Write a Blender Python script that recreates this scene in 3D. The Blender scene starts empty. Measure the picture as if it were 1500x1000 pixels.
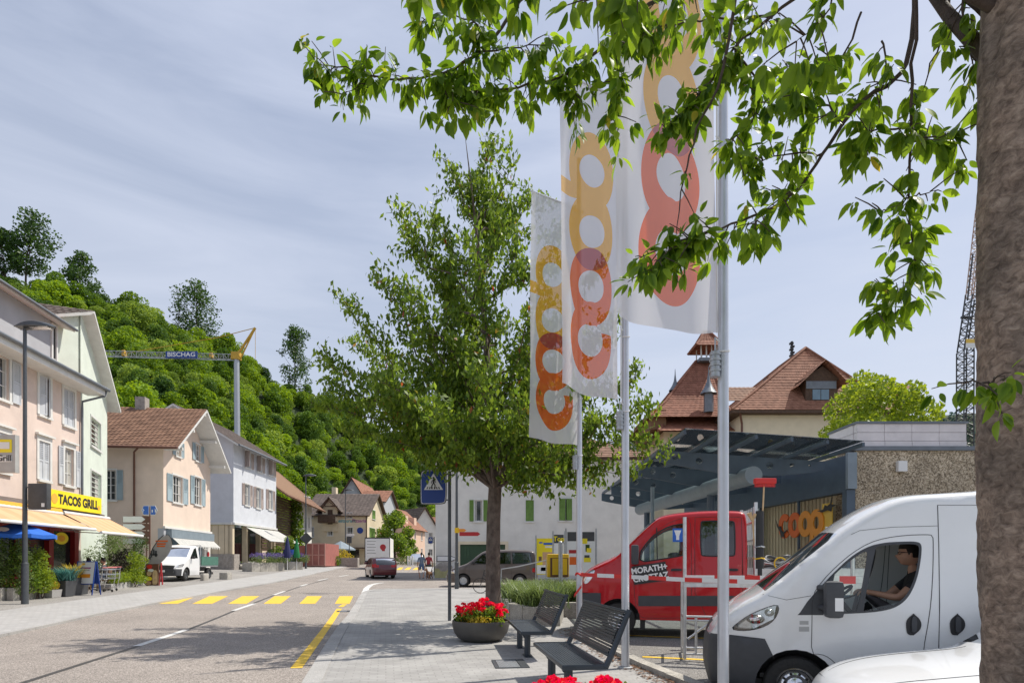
import bpy, bmesh, math, random
import numpy as np
from mathutils import Vector, Matrix, Euler
from mathutils.geometry import delaunay_2d_cdt
random.seed(7); rng = np.random.default_rng(7)
SC = bpy.context.scene; COL = SC.collection
R = math.radians
# ------------------------------------------------------------------ camera
F, CX, HY, CH = 870.0, 750.0, 822.0, 1.55          # focal length in photo pixels, centre column, horizon row, eye height
cam = bpy.data.cameras.new('camera'); camo = bpy.data.objects.new('camera', cam); COL.objects.link(camo)
camo.location = (0, 0, CH); camo.rotation_euler = (R(90), 0, 0)
cam.sensor_width = 36; cam.lens = F / 1500 * 36; cam.shift_y = (HY - 500) / 1500
cam.clip_start = .05; cam.clip_end = 6000
SC.camera = camo
# ------------------------------------------------------------------ light
SUN_DIR = Vector((.90, .43, 0)).normalized() * math.cos(R(57)) + Vector((0, 0, math.sin(R(57))))
w = bpy.data.worlds.new('World'); SC.world = w; w.use_nodes = True
nt = w.node_tree; N = nt.nodes; L = nt.links
bg = N['Background']; bg.inputs['Strength'].default_value = .116
sky = N.new('ShaderNodeTexSky'); sky.sky_type = 'NISHITA'; sky.sun_disc = False
sky.sun_elevation = R(57); sky.sun_rotation = math.atan2(SUN_DIR.x, SUN_DIR.y)
sky.air_density = 1.0; sky.dust_density = 2.2; sky.ozone_density = 1.6; sky.altitude = 350
tc = N.new('ShaderNodeTexCoord')
mp = N.new('ShaderNodeMapping'); mp.inputs['Scale'].default_value = (1.0, 1.6, 7.0); mp.inputs['Rotation'].default_value = (R(8), R(14), R(20))
no = N.new('ShaderNodeTexNoise'); no.inputs['Scale'].default_value = 1.7; no.inputs['Detail'].default_value = 7; no.inputs['Roughness'].default_value = .55; no.inputs['Distortion'].default_value = .5
cr = N.new('ShaderNodeValToRGB'); cr.color_ramp.elements[0].position = .36; cr.color_ramp.elements[1].position = .74
cr.color_ramp.elements[0].color = (.44, .44, .44, 1); cr.color_ramp.elements[1].color = (.86, .86, .86, 1)
mx = N.new('ShaderNodeMix'); mx.data_type = 'RGBA'; mx.inputs[7].default_value = (5.3, 5.8, 7.1, 1)     # thin high cloud veil
L.new(tc.outputs['Generated'], mp.inputs[0]); L.new(mp.outputs[0], no.inputs['Vector']); L.new(no.outputs['Fac'], cr.inputs[0])
L.new(cr.outputs[0], mx.inputs[0]); L.new(sky.outputs[0], mx.inputs[6])
sx_ = N.new('ShaderNodeSeparateXYZ'); L.new(tc.outputs['Generated'], sx_.inputs[0])                       # milky air, thicker towards the horizon all round
hz_ = N.new('ShaderNodeMapRange'); hz_.inputs[1].default_value = .0; hz_.inputs[2].default_value = .62; hz_.inputs[3].default_value = .72; hz_.inputs[4].default_value = .0; L.new(sx_.outputs[2], hz_.inputs[0])
mh = N.new('ShaderNodeMix'); mh.data_type = 'RGBA'; mh.inputs[7].default_value = (5.9, 6.25, 7.0, 1); L.new(hz_.outputs[0], mh.inputs[0]); L.new(mx.outputs[2], mh.inputs[6]); L.new(mh.outputs[2], bg.inputs['Color'])
sl = bpy.data.lights.new('sun', 'SUN'); sl.energy = 4.8; sl.angle = R(.53); sl.color = (1, .935, .83)
so = bpy.data.objects.new('sun', sl); COL.objects.link(so); so.rotation_euler = SUN_DIR.to_track_quat('Z', 'Y').to_euler(); so.location = (30, 15, 40)
vs = SC.view_settings; vs.view_transform = 'Standard'; vs.look = 'None'; vs.gamma = 1; vs.exposure = .12; vs.use_curve_mapping = False
# ------------------------------------------------------------------ pixel geometry (photo 1500x1000)
def gz(x, y):
 def sp(t, w=3.): return 0 if t < -w else (t if t > w else (t + w) ** 2 / (4 * w))
 return .015 * min(sp(y - 15), 130) + .03 * min(sp(-x - 11), 17)
def P(px, py, Y):
 return Vector(((px - CX) / F * Y, Y, CH - (py - HY) / F * Y))
def G(px, py, zf=gz):
 lo, hi = 1.5, 500.
 for _ in range(60):
  m = (lo + hi) / 2; x = (px - CX) / F * m
  if CH - (py - HY) / F * m > zf(x, m): lo = m
  else: hi = m
 return Vector(((px - CX) / F * lo, lo, zf((px - CX) / F * lo, lo)))
# ------------------------------------------------------------------ materials
MT = {}
def newmat(name):
 m = bpy.data.materials.new(name); m.use_nodes = True; MT[name] = m
 return m, m.node_tree.nodes, m.node_tree.links, m.node_tree.nodes['Principled BSDF']
def mat(name, col, rough=.7, var=.15, scale=4, bump=0, bscale=40, metal=0, coat=0, col2=None, pos=True, stretch=(1, 1, 1), detail=5, spec=.5, dirt=0, dirtcol=(.1, .09, .08)):
 m, N, L, b = newmat(name)
 co = N.new('ShaderNodeNewGeometry').outputs['Position'] if pos else N.new('ShaderNodeTexCoord').outputs['Object']
 mp = N.new('ShaderNodeMapping'); mp.inputs['Scale'].default_value = stretch; L.new(co, mp.inputs[0])
 n = N.new('ShaderNodeTexNoise'); n.inputs['Scale'].default_value = scale; n.inputs['Detail'].default_value = detail; n.inputs['Roughness'].default_value = .6
 L.new(mp.outputs[0], n.inputs['Vector'])
 r = N.new('ShaderNodeValToRGB'); r.color_ramp.elements[0].position = .3; r.color_ramp.elements[1].position = .7
 c2 = col2 or [min(1, c * (1 + var)) for c in col]
 r.color_ramp.elements[0].color = [c * (1 - var) for c in col] + [1]; r.color_ramp.elements[1].color = list(c2) + [1]
 L.new(n.outputs['Fac'], r.inputs[0]); out = r.outputs[0]
 if dirt:
  n2 = N.new('ShaderNodeTexNoise'); n2.inputs['Scale'].default_value = scale * .35; n2.inputs['Detail'].default_value = 9; n2.inputs['Roughness'].default_value = .72
  L.new(co, n2.inputs['Vector'])
  r2 = N.new('ShaderNodeValToRGB'); r2.color_ramp.elements[0].position = .52; r2.color_ramp.elements[1].position = .75
  r2.color_ramp.elements[0].color = (0, 0, 0, 1); r2.color_ramp.elements[1].color = (dirt, dirt, dirt, 1)
  L.new(n2.outputs['Fac'], r2.inputs[0])
  x = N.new('ShaderNodeMix'); x.data_type = 'RGBA'; x.inputs[7].default_value = (*dirtcol, 1)
  L.new(r2.outputs[0], x.inputs[0]); L.new(out, x.inputs[6]); out = x.outputs[2]
 L.new(out, b.inputs['Base Color'])
 b.inputs['Roughness'].default_value = rough; b.inputs['Metallic'].default_value = metal; b.inputs['Coat Weight'].default_value = coat
 b.inputs['Coat Roughness'].default_value = .025; b.inputs['Specular IOR Level'].default_value = spec
 if bump:
  nb = N.new('ShaderNodeTexNoise'); nb.inputs['Scale'].default_value = bscale; nb.inputs['Detail'].default_value = 6; L.new(mp.outputs[0], nb.inputs['Vector'])
  bp = N.new('ShaderNodeBump'); bp.inputs['Strength'].default_value = bump; bp.inputs['Distance'].default_value = .02
  L.new(nb.outputs['Fac'], bp.inputs['Height']); L.new(bp.outputs[0], b.inputs['Normal'])
 return m
def leafmat(name, c1, c2, trans=.45, c3=None, rough=.5, inst=False):
 m, N, L, b = newmat(name)
 g = N.new('ShaderNodeNewGeometry')
 r = N.new('ShaderNodeValToRGB'); r.color_ramp.elements[0].color = (*c1, 1); r.color_ramp.elements[1].color = (*c2, 1)
 if c3:
  e = r.color_ramp.elements.new(.985); e.color = (*c2, 1); r.color_ramp.elements[-1].color = (*c3, 1)
 if inst:
  oi = N.new('ShaderNodeObjectInfo'); a = N.new('ShaderNodeMath'); a.operation = 'MULTIPLY_ADD'; a.inputs[1].default_value = .3
  k = N.new('ShaderNodeMath'); k.operation = 'MULTIPLY'; k.inputs[1].default_value = .75
  L.new(oi.outputs['Random'], k.inputs[0]); L.new(g.outputs['Random Per Island'], a.inputs[0]); L.new(k.outputs[0], a.inputs[2]); L.new(a.outputs[0], r.inputs[0])
 else: L.new(g.outputs['Random Per Island'], r.inputs[0])
 L.new(r.outputs[0], b.inputs['Base Color']); b.inputs['Roughness'].default_value = rough; b.inputs['Specular IOR Level'].default_value = .35
 t = N.new('ShaderNodeBsdfTranslucent'); hs = N.new('ShaderNodeHueSaturation'); hs.inputs['Hue'].default_value = .478; hs.inputs['Value'].default_value = 1.95; hs.inputs['Saturation'].default_value = 1.05
 L.new(r.outputs[0], hs.inputs['Color']); L.new(hs.outputs[0], t.inputs['Color'])
 x = N.new('ShaderNodeMixShader'); x.inputs[0].default_value = trans; L.new(b.outputs[0], x.inputs[1]); L.new(t.outputs[0], x.inputs[2])
 L.new(x.outputs[0], N['Material Output'].inputs[0]); return m
def glassmat(name, tint, alpha, rough=.03):
 m, N, L, b = newmat(name)
 t = N.new('ShaderNodeBsdfTransparent'); t.inputs[0].default_value = (*tint, 1)
 gl = N.new('ShaderNodeBsdfGlossy'); gl.inputs['Roughness'].default_value = rough; gl.inputs[0].default_value = (1, 1, 1, 1)
 fr = N.new('ShaderNodeFresnel'); fr.inputs[0].default_value = 1.5
 a = N.new('ShaderNodeMath'); a.operation = 'MULTIPLY_ADD'; a.inputs[1].default_value = .85; a.inputs[2].default_value = alpha; L.new(fr.outputs[0], a.inputs[0])
 x = N.new('ShaderNodeMixShader'); L.new(a.outputs[0], x.inputs[0]); L.new(t.outputs[0], x.inputs[1]); L.new(gl.outputs[0], x.inputs[2])
 L.new(x.outputs[0], N['Material Output'].inputs[0]); return m
def brickmat(name, c1, c2, mortar, scale, bw, rh, msize=.02, rot=0, rough=.8, bump=.4, var=.25):
 m, N, L, b = newmat(name)
 g = N.new('ShaderNodeNewGeometry'); mp = N.new('ShaderNodeMapping'); mp.inputs['Rotation'].default_value = (0, 0, rot); L.new(g.outputs['Position'], mp.inputs[0])
 t = N.new('ShaderNodeTexBrick'); t.inputs['Scale'].default_value = scale; t.inputs['Brick Width'].default_value = bw; t.inputs['Row Height'].default_value = rh
 t.inputs['Mortar Size'].default_value = msize; t.inputs['Color1'].default_value = (*c1, 1); t.inputs['Color2'].default_value = (*c2, 1); t.inputs['Mortar'].default_value = (*mortar, 1)
 L.new(mp.outputs[0], t.inputs['Vector'])
 n = N.new('ShaderNodeTexNoise'); n.inputs['Scale'].default_value = 1.1; n.inputs['Detail'].default_value = 9; n.inputs['Roughness'].default_value = .7; L.new(g.outputs['Position'], n.inputs['Vector'])
 mr = N.new('ShaderNodeMapRange'); mr.inputs[1].default_value = .3; mr.inputs[2].default_value = .7; mr.inputs[3].default_value = 1 - var; mr.inputs[4].default_value = 1 + var * .6; L.new(n.outputs['Fac'], mr.inputs[0])
 x = N.new('ShaderNodeVectorMath'); x.operation = 'SCALE'; L.new(t.outputs['Color'], x.inputs[0]); L.new(mr.outputs[0], x.inputs['Scale'])
 L.new(x.outputs[0], b.inputs['Base Color']); b.inputs['Roughness'].default_value = rough
 bp = N.new('ShaderNodeBump'); bp.inputs['Strength'].default_value = bump; bp.inputs['Distance'].default_value = .01; bp.invert = True
 L.new(t.outputs['Fac'], bp.inputs['Height']); L.new(bp.outputs[0], b.inputs['Normal']); return m
def speckmat(name, col, dark, light, scale=300, rough=.85, patch=.18, bump=.35, pscale=.35):
 m, N, L, b = newmat(name)
 g = N.new('ShaderNodeNewGeometry')
 v = N.new('ShaderNodeTexVoronoi'); v.inputs['Scale'].default_value = scale; L.new(g.outputs['Position'], v.inputs['Vector'])
 r = N.new('ShaderNodeValToRGB'); r.color_ramp.elements[0].color = (*dark, 1); r.color_ramp.elements[1].color = (*light, 1); e = r.color_ramp.elements.new(.5); e.color = (*col, 1)
 s = N.new('ShaderNodeSeparateColor'); L.new(v.outputs['Color'], s.inputs[0]); L.new(s.outputs[0], r.inputs[0])
 n = N.new('ShaderNodeTexNoise'); n.inputs['Scale'].default_value = pscale; n.inputs['Detail'].default_value = 10; n.inputs['Roughness'].default_value = .68; L.new(g.outputs['Position'], n.inputs['Vector'])
 mr = N.new('ShaderNodeMapRange'); mr.inputs[1].default_value = .3; mr.inputs[2].default_value = .7; mr.inputs[3].default_value = 1 - patch; mr.inputs[4].default_value = 1 + patch; L.new(n.outputs['Fac'], mr.inputs[0])
 x = N.new('ShaderNodeVectorMath'); x.operation = 'SCALE'; L.new(r.outputs[0], x.inputs[0]); L.new(mr.outputs[0], x.inputs['Scale']); L.new(x.outputs[0], b.inputs['Base Color'])
 b.inputs['Roughness'].default_value = rough
 bp = N.new('ShaderNodeBump'); bp.inputs['Strength'].default_value = bump; bp.inputs['Distance'].default_value = .006; L.new(v.outputs['Distance'], bp.inputs['Height']); L.new(bp.outputs[0], b.inputs['Normal']); return m
# ------------------------------------------------------------------ mesh helpers
ORG = {}
class MB:
 def __init__(s): s.v = []; s.f = []; s.m = []; s.mi = 0
 def add(s, vs, fs):
  o = len(s.v); s.v += [tuple(v) for v in vs]
  for f in fs: s.f.append(tuple(i + o for i in f)); s.m.append(s.mi)
  return s
 def quad(s, a, b, c, d): return s.add([a, b, c, d], [(0, 1, 2, 3)])
 def box(s, x0, x1, y0, y1, z0, z1, M=None):
  v = [(x, y, z) for z in (z0, z1) for y in (y0, y1) for x in (x0, x1)]
  if M is not None: v = [M @ Vector(p) for p in v]
  return s.add(v, [(0, 2, 3, 1), (4, 5, 7, 6), (0, 1, 5, 4), (2, 6, 7, 3), (0, 4, 6, 2), (1, 3, 7, 5)])
 def bev(s, x0, x1, y0, y1, z0, z1, b=.01, M=None):          # box with chamfered edges
  bm = bmesh.new(); bmesh.ops.create_cube(bm, size=1)
  for v in bm.verts: v.co = Vector(((x0 + x1) / 2 + v.co.x * (x1 - x0), (y0 + y1) / 2 + v.co.y * (y1 - y0), (z0 + z1) / 2 + v.co.z * (z1 - z0)))
  bmesh.ops.bevel(bm, geom=bm.edges[:], offset=b, segments=2, affect='EDGES', profile=.6)
  bm.verts.index_update()
  s.add([(M @ v.co if M is not None else v.co) for v in bm.verts], [[v.index for v in f.verts] for f in bm.faces]); bm.free(); return s
 def tube(s, pts, rad, n=8, caps=True, up=None):
  pts = [Vector(p) for p in pts]; k = len(pts)
  if not hasattr(rad, '__len__'): rad = [rad] * k
  vs = []; prev = None
  for i, p in enumerate(pts):
   d = (pts[min(i + 1, k - 1)] - pts[max(i - 1, 0)])
   d = d.normalized() if d.length > 1e-9 else Vector((0, 0, 1))
   a = prev if prev is not None else (Vector((0, 0, 1)) if abs(d.z) < .9 else Vector((1, 0, 0)))
   a = (a - d * a.dot(d)); a = a.normalized() if a.length > 1e-6 else d.orthogonal().normalized()
   b = d.cross(a); prev = a
   for j in range(n):
    t = 2 * math.pi * (j + .5) / n; vs.append(p + (a * math.cos(t) + b * math.sin(t)) * rad[i])
  fs = [(i * n + j, i * n + (j + 1) % n, (i + 1) * n + (j + 1) % n, (i + 1) * n + j) for i in range(k - 1) for j in range(n)]
  if caps: fs += [tuple(range(n))[::-1], tuple((k - 1) * n + j for j in range(n))]
  return s.add(vs, fs)
 def lathe(s, prof, n=24, M=None, c=(0, 0, 0)):
  vs = []
  for r, z in prof:
   for j in range(n):
    t = 2 * math.pi * j / n; p = Vector((c[0] + r * math.cos(t), c[1] + r * math.sin(t), c[2] + z)); vs.append(M @ p if M is not None else p)
  k = len(prof)
  return s.add(vs, [(i * n + j, i * n + (j + 1) % n, (i + 1) * n + (j + 1) % n, (i + 1) * n + j) for i in range(k - 1) for j in range(n)])
 def prism(s, a, b):                                         # a, b: matching 3d loops
  n = len(a); return s.add(list(a) + list(b), [tuple(range(n))[::-1], tuple(range(n, 2 * n))] + [(i, (i + 1) % n, n + (i + 1) % n, n + i) for i in range(n)])
 def ball(s, c, r, nu=10, nv=7, M=None):
  if not hasattr(r, '__len__'): r = (r, r, r)
  vs = []
  for i in range(nv + 1):
   a = math.pi * i / nv
   for j in range(nu):
    t = 2 * math.pi * j / nu; p = Vector((r[0] * math.sin(a) * math.cos(t), r[1] * math.sin(a) * math.sin(t), r[2] * math.cos(a)))
    vs.append((M @ p if M is not None else p) + Vector(c))
  return s.add(vs, [(i * nu + j, (i + 1) * nu + j, (i + 1) * nu + (j + 1) % nu, i * nu + (j + 1) % nu) for i in range(nv) for j in range(nu)])
 def mesh(s, name, mats, off=(0, 0, 0), smooth=0):
  me = bpy.data.meshes.new(name); o = Vector(off)
  me.from_pydata([tuple(Vector(v) - o) for v in s.v], [], s.f)
  for m in (mats if isinstance(mats, (list, tuple)) else [mats]): me.materials.append(MT[m] if isinstance(m, str) else m)
  if len(me.materials) > 1: me.polygons.foreach_set('material_index', s.m)
  if smooth:
   me.shade_smooth()
   if smooth < 180: me.set_sharp_from_angle(angle=R(smooth))
  me.update(); return me
 def build(s, name, mats, parent=None, smooth=0, off=None):
  o = off if off is not None else ORG.get(parent, (0, 0, 0))
  return link(bpy.data.objects.new(name, s.mesh(name, mats, o, smooth)), parent, o)
def link(ob, parent=None, org=(0, 0, 0)):
 COL.objects.link(ob); ob.parent = parent; ORG[ob] = org; return ob
def tag(o, label, cat, group=None):
 o['label'] = label; o['category'] = cat
 if group: o['group'] = group
 return o
def root(name, loc, label=None, cat=None, group=None, rz=0, world=True):
 o = bpy.data.objects.new(name, None); COL.objects.link(o); o.location = loc; o.rotation_euler = (0, 0, rz); o.empty_display_size = .2
 ORG[o] = tuple(loc) if world else (0, 0, 0)
 if label: tag(o, label, cat, group)
 return o
def struct(o): o['kind'] = 'structure'; return o
def copy_tree(o, parent=None):
 c = o.copy(); COL.objects.link(c); c.parent = parent; ORG[c] = ORG.get(o, (0, 0, 0))
 for ch in list(o.children): copy_tree(ch, c)
 return c
def npmesh(name, V, nper, m, smooth=False):
 """V: (count, nper, 3) array of separate polygons"""
 V = np.asarray(V, dtype=np.float32); c = V.shape[0]
 me = bpy.data.meshes.new(name); me.vertices.add(c * nper); me.vertices.foreach_set('co', V.reshape(-1))
 me.loops.add(c * nper); me.loops.foreach_set('vertex_index', np.arange(c * nper, dtype=np.int32))
 me.polygons.add(c); me.polygons.foreach_set('loop_start', np.arange(0, c * nper, nper, dtype=np.int32)); me.polygons.foreach_set('loop_total', np.full(c, nper, dtype=np.int32))
 me.materials.append(MT[m]); me.update(calc_edges=True); me.validate(); return me
def inpoly(x, y, poly):
 c = False; n = len(poly); j = n - 1
 for i in range(n):
  xi, yi = poly[i][0], poly[i][1]; xj, yj = poly[j][0], poly[j][1]
  if (yi > y) != (yj > y) and x < (xj - xi) * (y - yi) / (yj - yi) + xi: c = not c
  j = i
 return c
def cdt(loops, pts):
 """triangulate; returns verts2d, tris"""
 vs = []; es = []
 for lp in loops:
  o = len(vs); vs += [Vector((p[0], p[1])) for p in lp]; es += [(o + i, o + (i + 1) % len(lp)) for i in range(len(lp))]
 vs += [Vector((p[0], p[1])) for p in pts]
 r = delaunay_2d_cdt(vs, es, [], 0, 1e-5); return r[0], r[2]
def sheet(name, poly, m, zoff=0, step=3, zf=gz, skirt=0, parent=None):
 xs = [p[0] for p in poly]; ys = [p[1] for p in poly]
 pts = []
 ny = max(1, int((max(ys) - min(ys)) / step)); nx = max(1, int((max(xs) - min(xs)) / step))
 lp = []
 for i in range(len(poly)):
  a, b = poly[i], poly[(i + 1) % len(poly)]; k = max(1, int(math.hypot(b[0] - a[0], b[1] - a[1]) / step))
  for q in range(k): lp.append((a[0] + (b[0] - a[0]) * q / k, a[1] + (b[1] - a[1]) * q / k))
 for i in range(1, nx):
  for j in range(1, ny):
   x = min(xs) + (max(xs) - min(xs)) * i / nx; y = min(ys) + (max(ys) - min(ys)) * j / ny
   if inpoly(x, y, poly): pts.append((x, y))
 V, T = cdt([lp], pts); mb = MB()
 fs = []
 for t in T:
  c = sum((V[i] for i in t), Vector((0, 0))) / 3
  if inpoly(c.x, c.y, poly):
   a, b, d = (V[i] for i in t)
   fs.append(tuple(t) if (b - a).cross(d - a) > 0 else tuple(t)[::-1])
 mb.add([(v.x, v.y, zf(v.x, v.y) + zoff) for v in V], fs)
 if skirt:
  for i in range(len(lp)):
   a, b = lp[i], lp[(i + 1) % len(lp)]; za = zf(*a) + zoff; zb = zf(*b) + zoff
   mb.quad((a[0], a[1], za - skirt), (b[0], b[1], zb - skirt), (b[0], b[1], zb), (a[0], a[1], za))
 return mb.build(name, m, parent)
def text(s, size, m, name='lettering', parent=None, M=None, ext=.004, bold=0, align='CENTER', sx=1):
 cu = bpy.data.curves.new(name, 'FONT'); cu.body = s; cu.size = size; cu.extrude = ext; cu.offset = bold; cu.align_x = align; cu.align_y = 'CENTER'; cu.resolution_u = 3
 o = bpy.data.objects.new(name, cu); COL.objects.link(o)
 dg = bpy.context.evaluated_depsgraph_get(); me = bpy.data.meshes.new_from_object(o.evaluated_get(dg)); bpy.data.objects.remove(o)
 me.materials.clear(); me.materials.append(MT[m]); me.transform(Matrix.Translation(-Vector(ORG.get(parent, (0, 0, 0)))) @ (M if M is not None else Matrix()) @ Matrix.Diagonal((sx, 1, 1, 1)))
 me.name = name; return link(bpy.data.objects.new(name, me), parent, ORG.get(parent, (0, 0, 0)))
# ------------------------------------------------------------------ palette
speckmat('asphalt', (.25, .220, .195), (.12, .105, .095), (.46, .41, .37), 80, patch=.17)
speckmat('lot_asphalt', (.19, .18, .17), (.09, .085, .08), (.34, .33, .31), 80, patch=.22)
speckmat('earth', (.16, .15, .10), (.06, .06, .03), (.25, .23, .18), 8)
brickmat('setts', (.315, .308, .298), (.365, .358, .346), (.275, .268, .258), 1.0, .22, .11, .009, R(-12), bump=.18, var=.26)
brickmat('setts_left', (.36, .355, .35), (.41, .405, .395), (.32, .31, .30), 1.0, .24, .12, .012, R(9), bump=.3, var=.12)
speckmat('forecourt', (.27, .255, .24), (.17, .16, .15), (.36, .35, .33), 60)
speckmat('kerb', (.36, .352, .34), (.26, .255, .245), (.46, .45, .44), 150, patch=.2)
speckmat('concrete', (.36, .34, .30), (.26, .24, .21), (.46, .44, .40), 70, patch=.35, pscale=1.6)
speckmat('aggregate', (.37, .295, .20), (.13, .10, .065), (.66, .56, .42), 34, patch=.34, bump=.8, pscale=.9)
mat('tar', (.05, .048, .046), .6, .3, 20)
mat('road_white', (.62, .62, .60), .7, .18, 14, dirt=.85, dirtcol=(.26, .24, .22)); mat('road_yellow', (.74, .48, .04), .7, .14, 22, dirt=.75, dirtcol=(.34, .26, .11))
mat('white', (.72, .72, .71), .5, .04, 3); mat('black', (.022, .022, .024), .5, .2, 6); mat('rubber', (.028, .027, .026), .8, .3, 30); mat('darkgrey', (.06, .063, .068), .5, .15, 5)
mat('plastic', (.055, .058, .065), .55, .12, 8, bump=.12, bscale=300)
mat('steel_dark', (.10, .11, .12), .45, .12, 6, metal=.5); mat('alu', (.60, .61, .62), .38, .12, 9, metal=.85, dirt=.3); mat('galv', (.42, .44, .46), .45, .15, 12, metal=.7)
mat('pole', (.56, .58, .62), .35, .07, 4, metal=.55); mat('chrome', (.75, .75, .76), .15, .03, 3, metal=1)
mat('brown_metal', (.13, .055, .035), .5, .2, 6); mat('wood', (.20, .11, .055), .75, .3, 5, stretch=(1, 1, 8)); mat('wood_dark', (.085, .05, .032), .8, .3, 6)
mat('wood_light', (.62, .44, .24), .7, .2, 8)
mat('van_white', (.80, .805, .80), .25, .03, 1.2, coat=1.0, dirt=.14, dirtcol=(.45, .43, .38)); mat('car_white', (.80, .81, .82), .28, .02, 2, coat=.8)
mat('red_paint', (.46, .004, .010), .35, .06, 1.5, coat=.7, spec=.3, dirt=.12, dirtcol=(.25, .04, .035)); mat('burgundy', (.105, .008, .014), .3, .1, 2, coat=.8); mat('brown_paint', (.10, .078, .068), .32, .08, 2, coat=.6); mat('silver_paint', (.50, .52, .55), .3, .05, 2, metal=.5, coat=.5)
glassmat('car_glass', (.84, .93, .90), .02); glassmat('tint_glass', (.22, .28, .28), .06); glassmat('roof_glass', (.86, .93, .92), .16); glassmat('lamp_glass', (.92, .95, .96), .10)
mat('pane', (.02, .024, .028), .06, .3, .6, spec=.8); mat('blue_pane', (.12, .20, .26), .06, .3, .6, spec=.8); mat('headlight', (.70, .72, .74), .12, .2, 12, metal=.7)
mat('tail_red', (.45, .012, .012), .2, .2, 8); mat('orange_lamp', (.75, .22, .02), .3, .1, 8)
mat('curtain', (.42, .41, .38), .9, .15, 5, stretch=(8, 8, .5))
for n, c in dict(pink_plaster=(.66, .545, .485), green_plaster=(.62, .68, .60), beige_plaster=(.72, .59, .49), blue_plaster=(.61, .635, .68), cream_plaster=(.66, .56, .40), white_plaster=(.68, .67, .635), rose_plaster=(.66, .47, .36), school_plaster=(.70, .62, .46), grey_plaster=(.40, .42, .45)).items():
 mat(n, c, .9, .07, 1.3, bump=.25, bscale=60, dirt=.24 if n != 'pink_plaster' else .55, dirtcol=tuple(k * .62 for k in c))
mat('trim_white', (.66, .66, .64), .6, .07, 3, dirt=.2, dirtcol=(.35, .34, .32)); mat('shutter_grey', (.52, .545, .58), .6, .08, 4); mat('shutter_blue', (.33, .42, .46), .6, .08, 4); mat('shutter_green', (.13, .24, .045), .6, .12, 4); mat('shutter_taupe', (.40, .33, .30), .6, .1, 4)
mat('stone_base', (.33, .30, .27), .9, .25, 5, bump=.5, bscale=12)
def tilemat(n, c1, c2): mat(n, c1, .85, .3, 2.2, col2=c2, bump=.35, bscale=25, dirt=.45, dirtcol=tuple(k * .45 for k in c1))
tilemat('tile_red', (.24, .09, .052), (.35, .15, .095)); tilemat('tile_brown', (.20, .105, .065), (.30, .17, .11)); tilemat('tile_dark', (.095, .075, .065), (.16, .125, .11)); tilemat('tile_orange', (.25, .105, .06), (.37, .18, .115))
mat('lead', (.17, .19, .215), .5, .15, 3, metal=.3)
mat('petrol', (.068, .10, .14), .45, .12, 3); mat('petrol_light', (.22, .27, .31), .45, .1, 3)
mat('awning', (.60, .38, .22), .85, .05, 2); mat('awning_stripe', (.55, .33, .18), .85, .05, 2); mat('awning_white', (.46, .46, .44), .85, .08, 3); mat('awning_valance', (.78, .40, .05), .85, .1, 30)
mat('sign_yellow', (.86, .70, .02), .45, .04, 2); mat('sign_blue', (.012, .05, .26), .4, .05, 3); mat('sign_blue2', (.02, .12, .50), .4, .05, 3); mat('sign_white', (.78, .78, .77), .45, .03, 3); mat('sign_red', (.42, .02, .025), .45, .05, 3); mat('sign_grey', (.42, .42, .41), .5, .08, 3)
mat('red_wood', (.26, .012, .012), .5, .15, 4); mat('parasol_blue', (.02, .13, .55), .8, .08, 3); mat('parasol_navy', (.02, .025, .10), .8, .1, 3); mat('parasol_green', (.01, .16, .05), .8, .1, 3)
mat('container', (.36, .13, .11), .65, .15, 2.5, dirt=.35, dirtcol=(.20, .09, .07))
mat('bench', (.040, .050, .063), .38, .12, 5, metal=.3); mat('bowl', (.085, .080, .073), .6, .15, 4, bump=.15, bscale=80); mat('soil', (.06, .04, .028), .95, .3, 12)
mat('post_yellow', (.80, .50, .01), .4, .06, 3); mat('tape_red', (.65, .03, .025), .5, .05, 4); mat('tape_white', (.75, .75, .74), .5, .04, 4)
mat('bark', (.115, .085, .068), .9, .35, 9, bump=.9, bscale=22, stretch=(1, 1, .6), col2=(.20, .155, .125)); mat('twig', (.075, .052, .04), .85, .3, 12, bump=.4, bscale=60)
mat('skin', (.52, .29, .20), .5, .1, 12); mat('skin_tan', (.42, .22, .14), .55, .1, 12); mat('hair', (.018, .013, .011), .6, .3, 60); mat('cloth_black', (.022, .022, .026), .9, .2, 14); mat('cloth_grey', (.085, .08, .09), .9, .2, 14); mat('denim', (.08, .14, .26), .9, .25, 14); mat('cloth_blue', (.13, .17, .23), .9, .25, 14); mat('cloth_red', (.40, .05, .06), .9, .2, 14); mat('fur', (.14, .07, .035), .9, .4, 14)
mat('seat_cloth', (.10, .105, .115), .9, .2, 14); mat('cream_trim', (.52, .50, .43), .7, .08, 4)
leafmat('leaf_near', (.050, .120, .010), (.19, .31, .030), .56, c3=(.40, .34, .04), rough=.45)
leafmat('leaf_tree', (.052, .112, .014), (.175, .270, .034), .50, c3=(.30, .07, .03), rough=.45)
leafmat('leaf_forest', (.024, .080, .009), (.225, .355, .023), .36, inst=True, rough=.7)
leafmat('leaf_forest_b', (.020, .065, .014), (.125, .225, .030), .32, inst=True, rough=.7); leafmat('leaf_forest_c', (.07, .14, .02), (.27, .38, .06), .36, inst=True, rough=.7)
leafmat('leaf_dark', (.020, .055, .012), (.060, .125, .020), .34); leafmat('leaf_bright', (.12, .20, .02), (.25, .33, .03), .4); leafmat('leaf_yellow', (.28, .26, .02), (.50, .40, .06), .4)
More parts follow.
